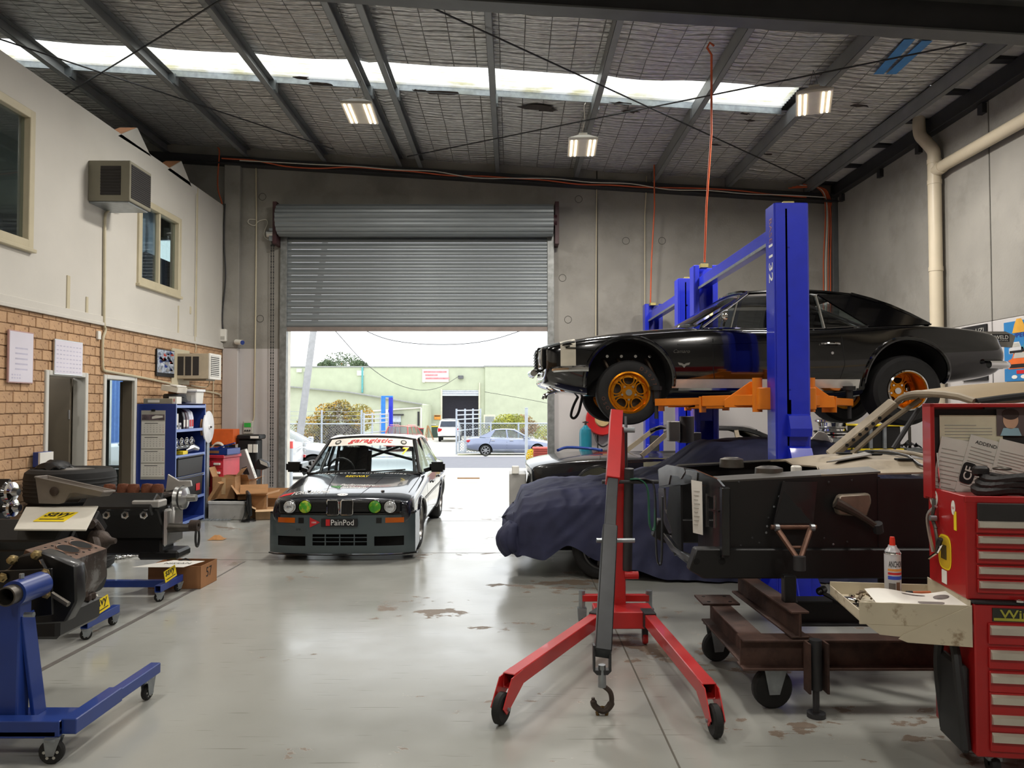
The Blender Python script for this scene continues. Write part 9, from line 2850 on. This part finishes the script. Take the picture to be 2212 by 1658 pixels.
# wire rack on the floor
pr_ = G(462,1122)
o = thing('wire_rack', 'flat chrome wire rack lying on the floor', 'wire rack', (pr_.x + .05, pr_.y, 0),.15)
for k in range(9): MB().cyl((-.35,-.14 + .035 * k, .012),(.22,-.14 + .035 * k, .012),.004, n=5).build('wire', m_galv, o)
for k in range(12): MB().cyl((-.35 + .05 * k, -.15,.018),(-.35 + .05 * k, .15,.018),.004, n=5).build('cross_wire', m_galv, o)
MB().tube([(.18,-.15,.012),(.36,-.02,.10),(.36,.15,.10),(.2,.15,.012)],.005,5).build('handle_wire', m_chrome, o)
# ---------------------------------------------------------------- floor things on the left
g0, g1 = G(332,1262), G(447,1268)
fb = cbox('brown carton on the floor beside the far engine stand', (g0.x + g1.x) / 2 + .0,7.42,0,(.50,.36,.21),-.04, [], m_brown, None)
sh_ = MB().add([V3((-.35,-.30,.225)), V3((.13,-.30,.225)), V3((.20,.02,.218)), V3((-.12,.06,.218))], [(0,1,2,3)]).build('white_card', m_paper)
sh_.location = fb.location
tag(sh_, 'white printed card lying across the floor carton', 'card')
MB().text('NISSAN', (0,-.12,.2265),(1,.05,0),(0,1,0), width=.24, height=.06).build('print', m_ink, sh_)
MB().text('57', (.2515,0,.13), EY, EZ, height=.09).build('lettering', m_ink, fb)
MB().tube([(-.1,.02,.2),(.0,.05,.235),(.1,.02,.2)],.008,6).build('carry_strap', m_black, fb)
p = G(470,1165)
o = MB().sheet(lambda u, v: V3((p.x - .11 + .2 * u, p.y - .06 + .14 * v, .004 + .05 * abs(math.sin(u * 3.14) * math.sin(v * 3.14)) * (1 + .7 * noise.noise((u * 4, v * 4,3))))),10,8).build('brown_rag', mat('tan_leather_rag', (172,124,74),.8, var=.2, scale=20))
tag(o, 'crumpled tan rag on the floor left of the sedan', 'rag')
for k, (px, py) in enumerate(((245,1208),(262,1205),(232,1212))):
 q = G(px, py)
 o = thing('camshaft', 'steel camshaft lying on the floor, %s of three' % ('middle', 'rightmost', 'leftmost')[k], 'camshaft', (q.x, q.y, .02), R(35 + 12 * k))
 MB().cyl((-.22,0,0),(.22,0,0),.011, n=10).build('shaft', m_alu, o)
 for i in range(7): MB().lathe([(0,-.012),(.02,-.012),(.02,.012),(0,.012)],(-.19 + .06 * i, .004 * (-1) ** i, .002), EX, 12).build('cam_lobe', m_chrome, o)
o = thing('added_office_lamp', 'white round ceiling lamp added to brighten the room behind the first office doorway', 'lamp', (XL - .95,(DA[0] + DA[1]) / 2 - .2, ZB - .16))  # lamp added to brighten the room behind the first doorway
MB().lathe([(0,-.06),(.12,-.05),(.15,0)],(0,0,0), EZ, 24).build('added_lamp_bowl', mat('added_lamp_bowl', (255,240,215),.5, emis=2, var=0), o)
ld = bpy.data.lights.new('office_fill_light', 'POINT')
ld.energy = 14
ld.shadow_soft_size = .1
lo = bpy.data.objects.new('office_fill_light', ld)
COL.objects.link(lo)
lo.parent = o
lo.location = (0,0,-.15)
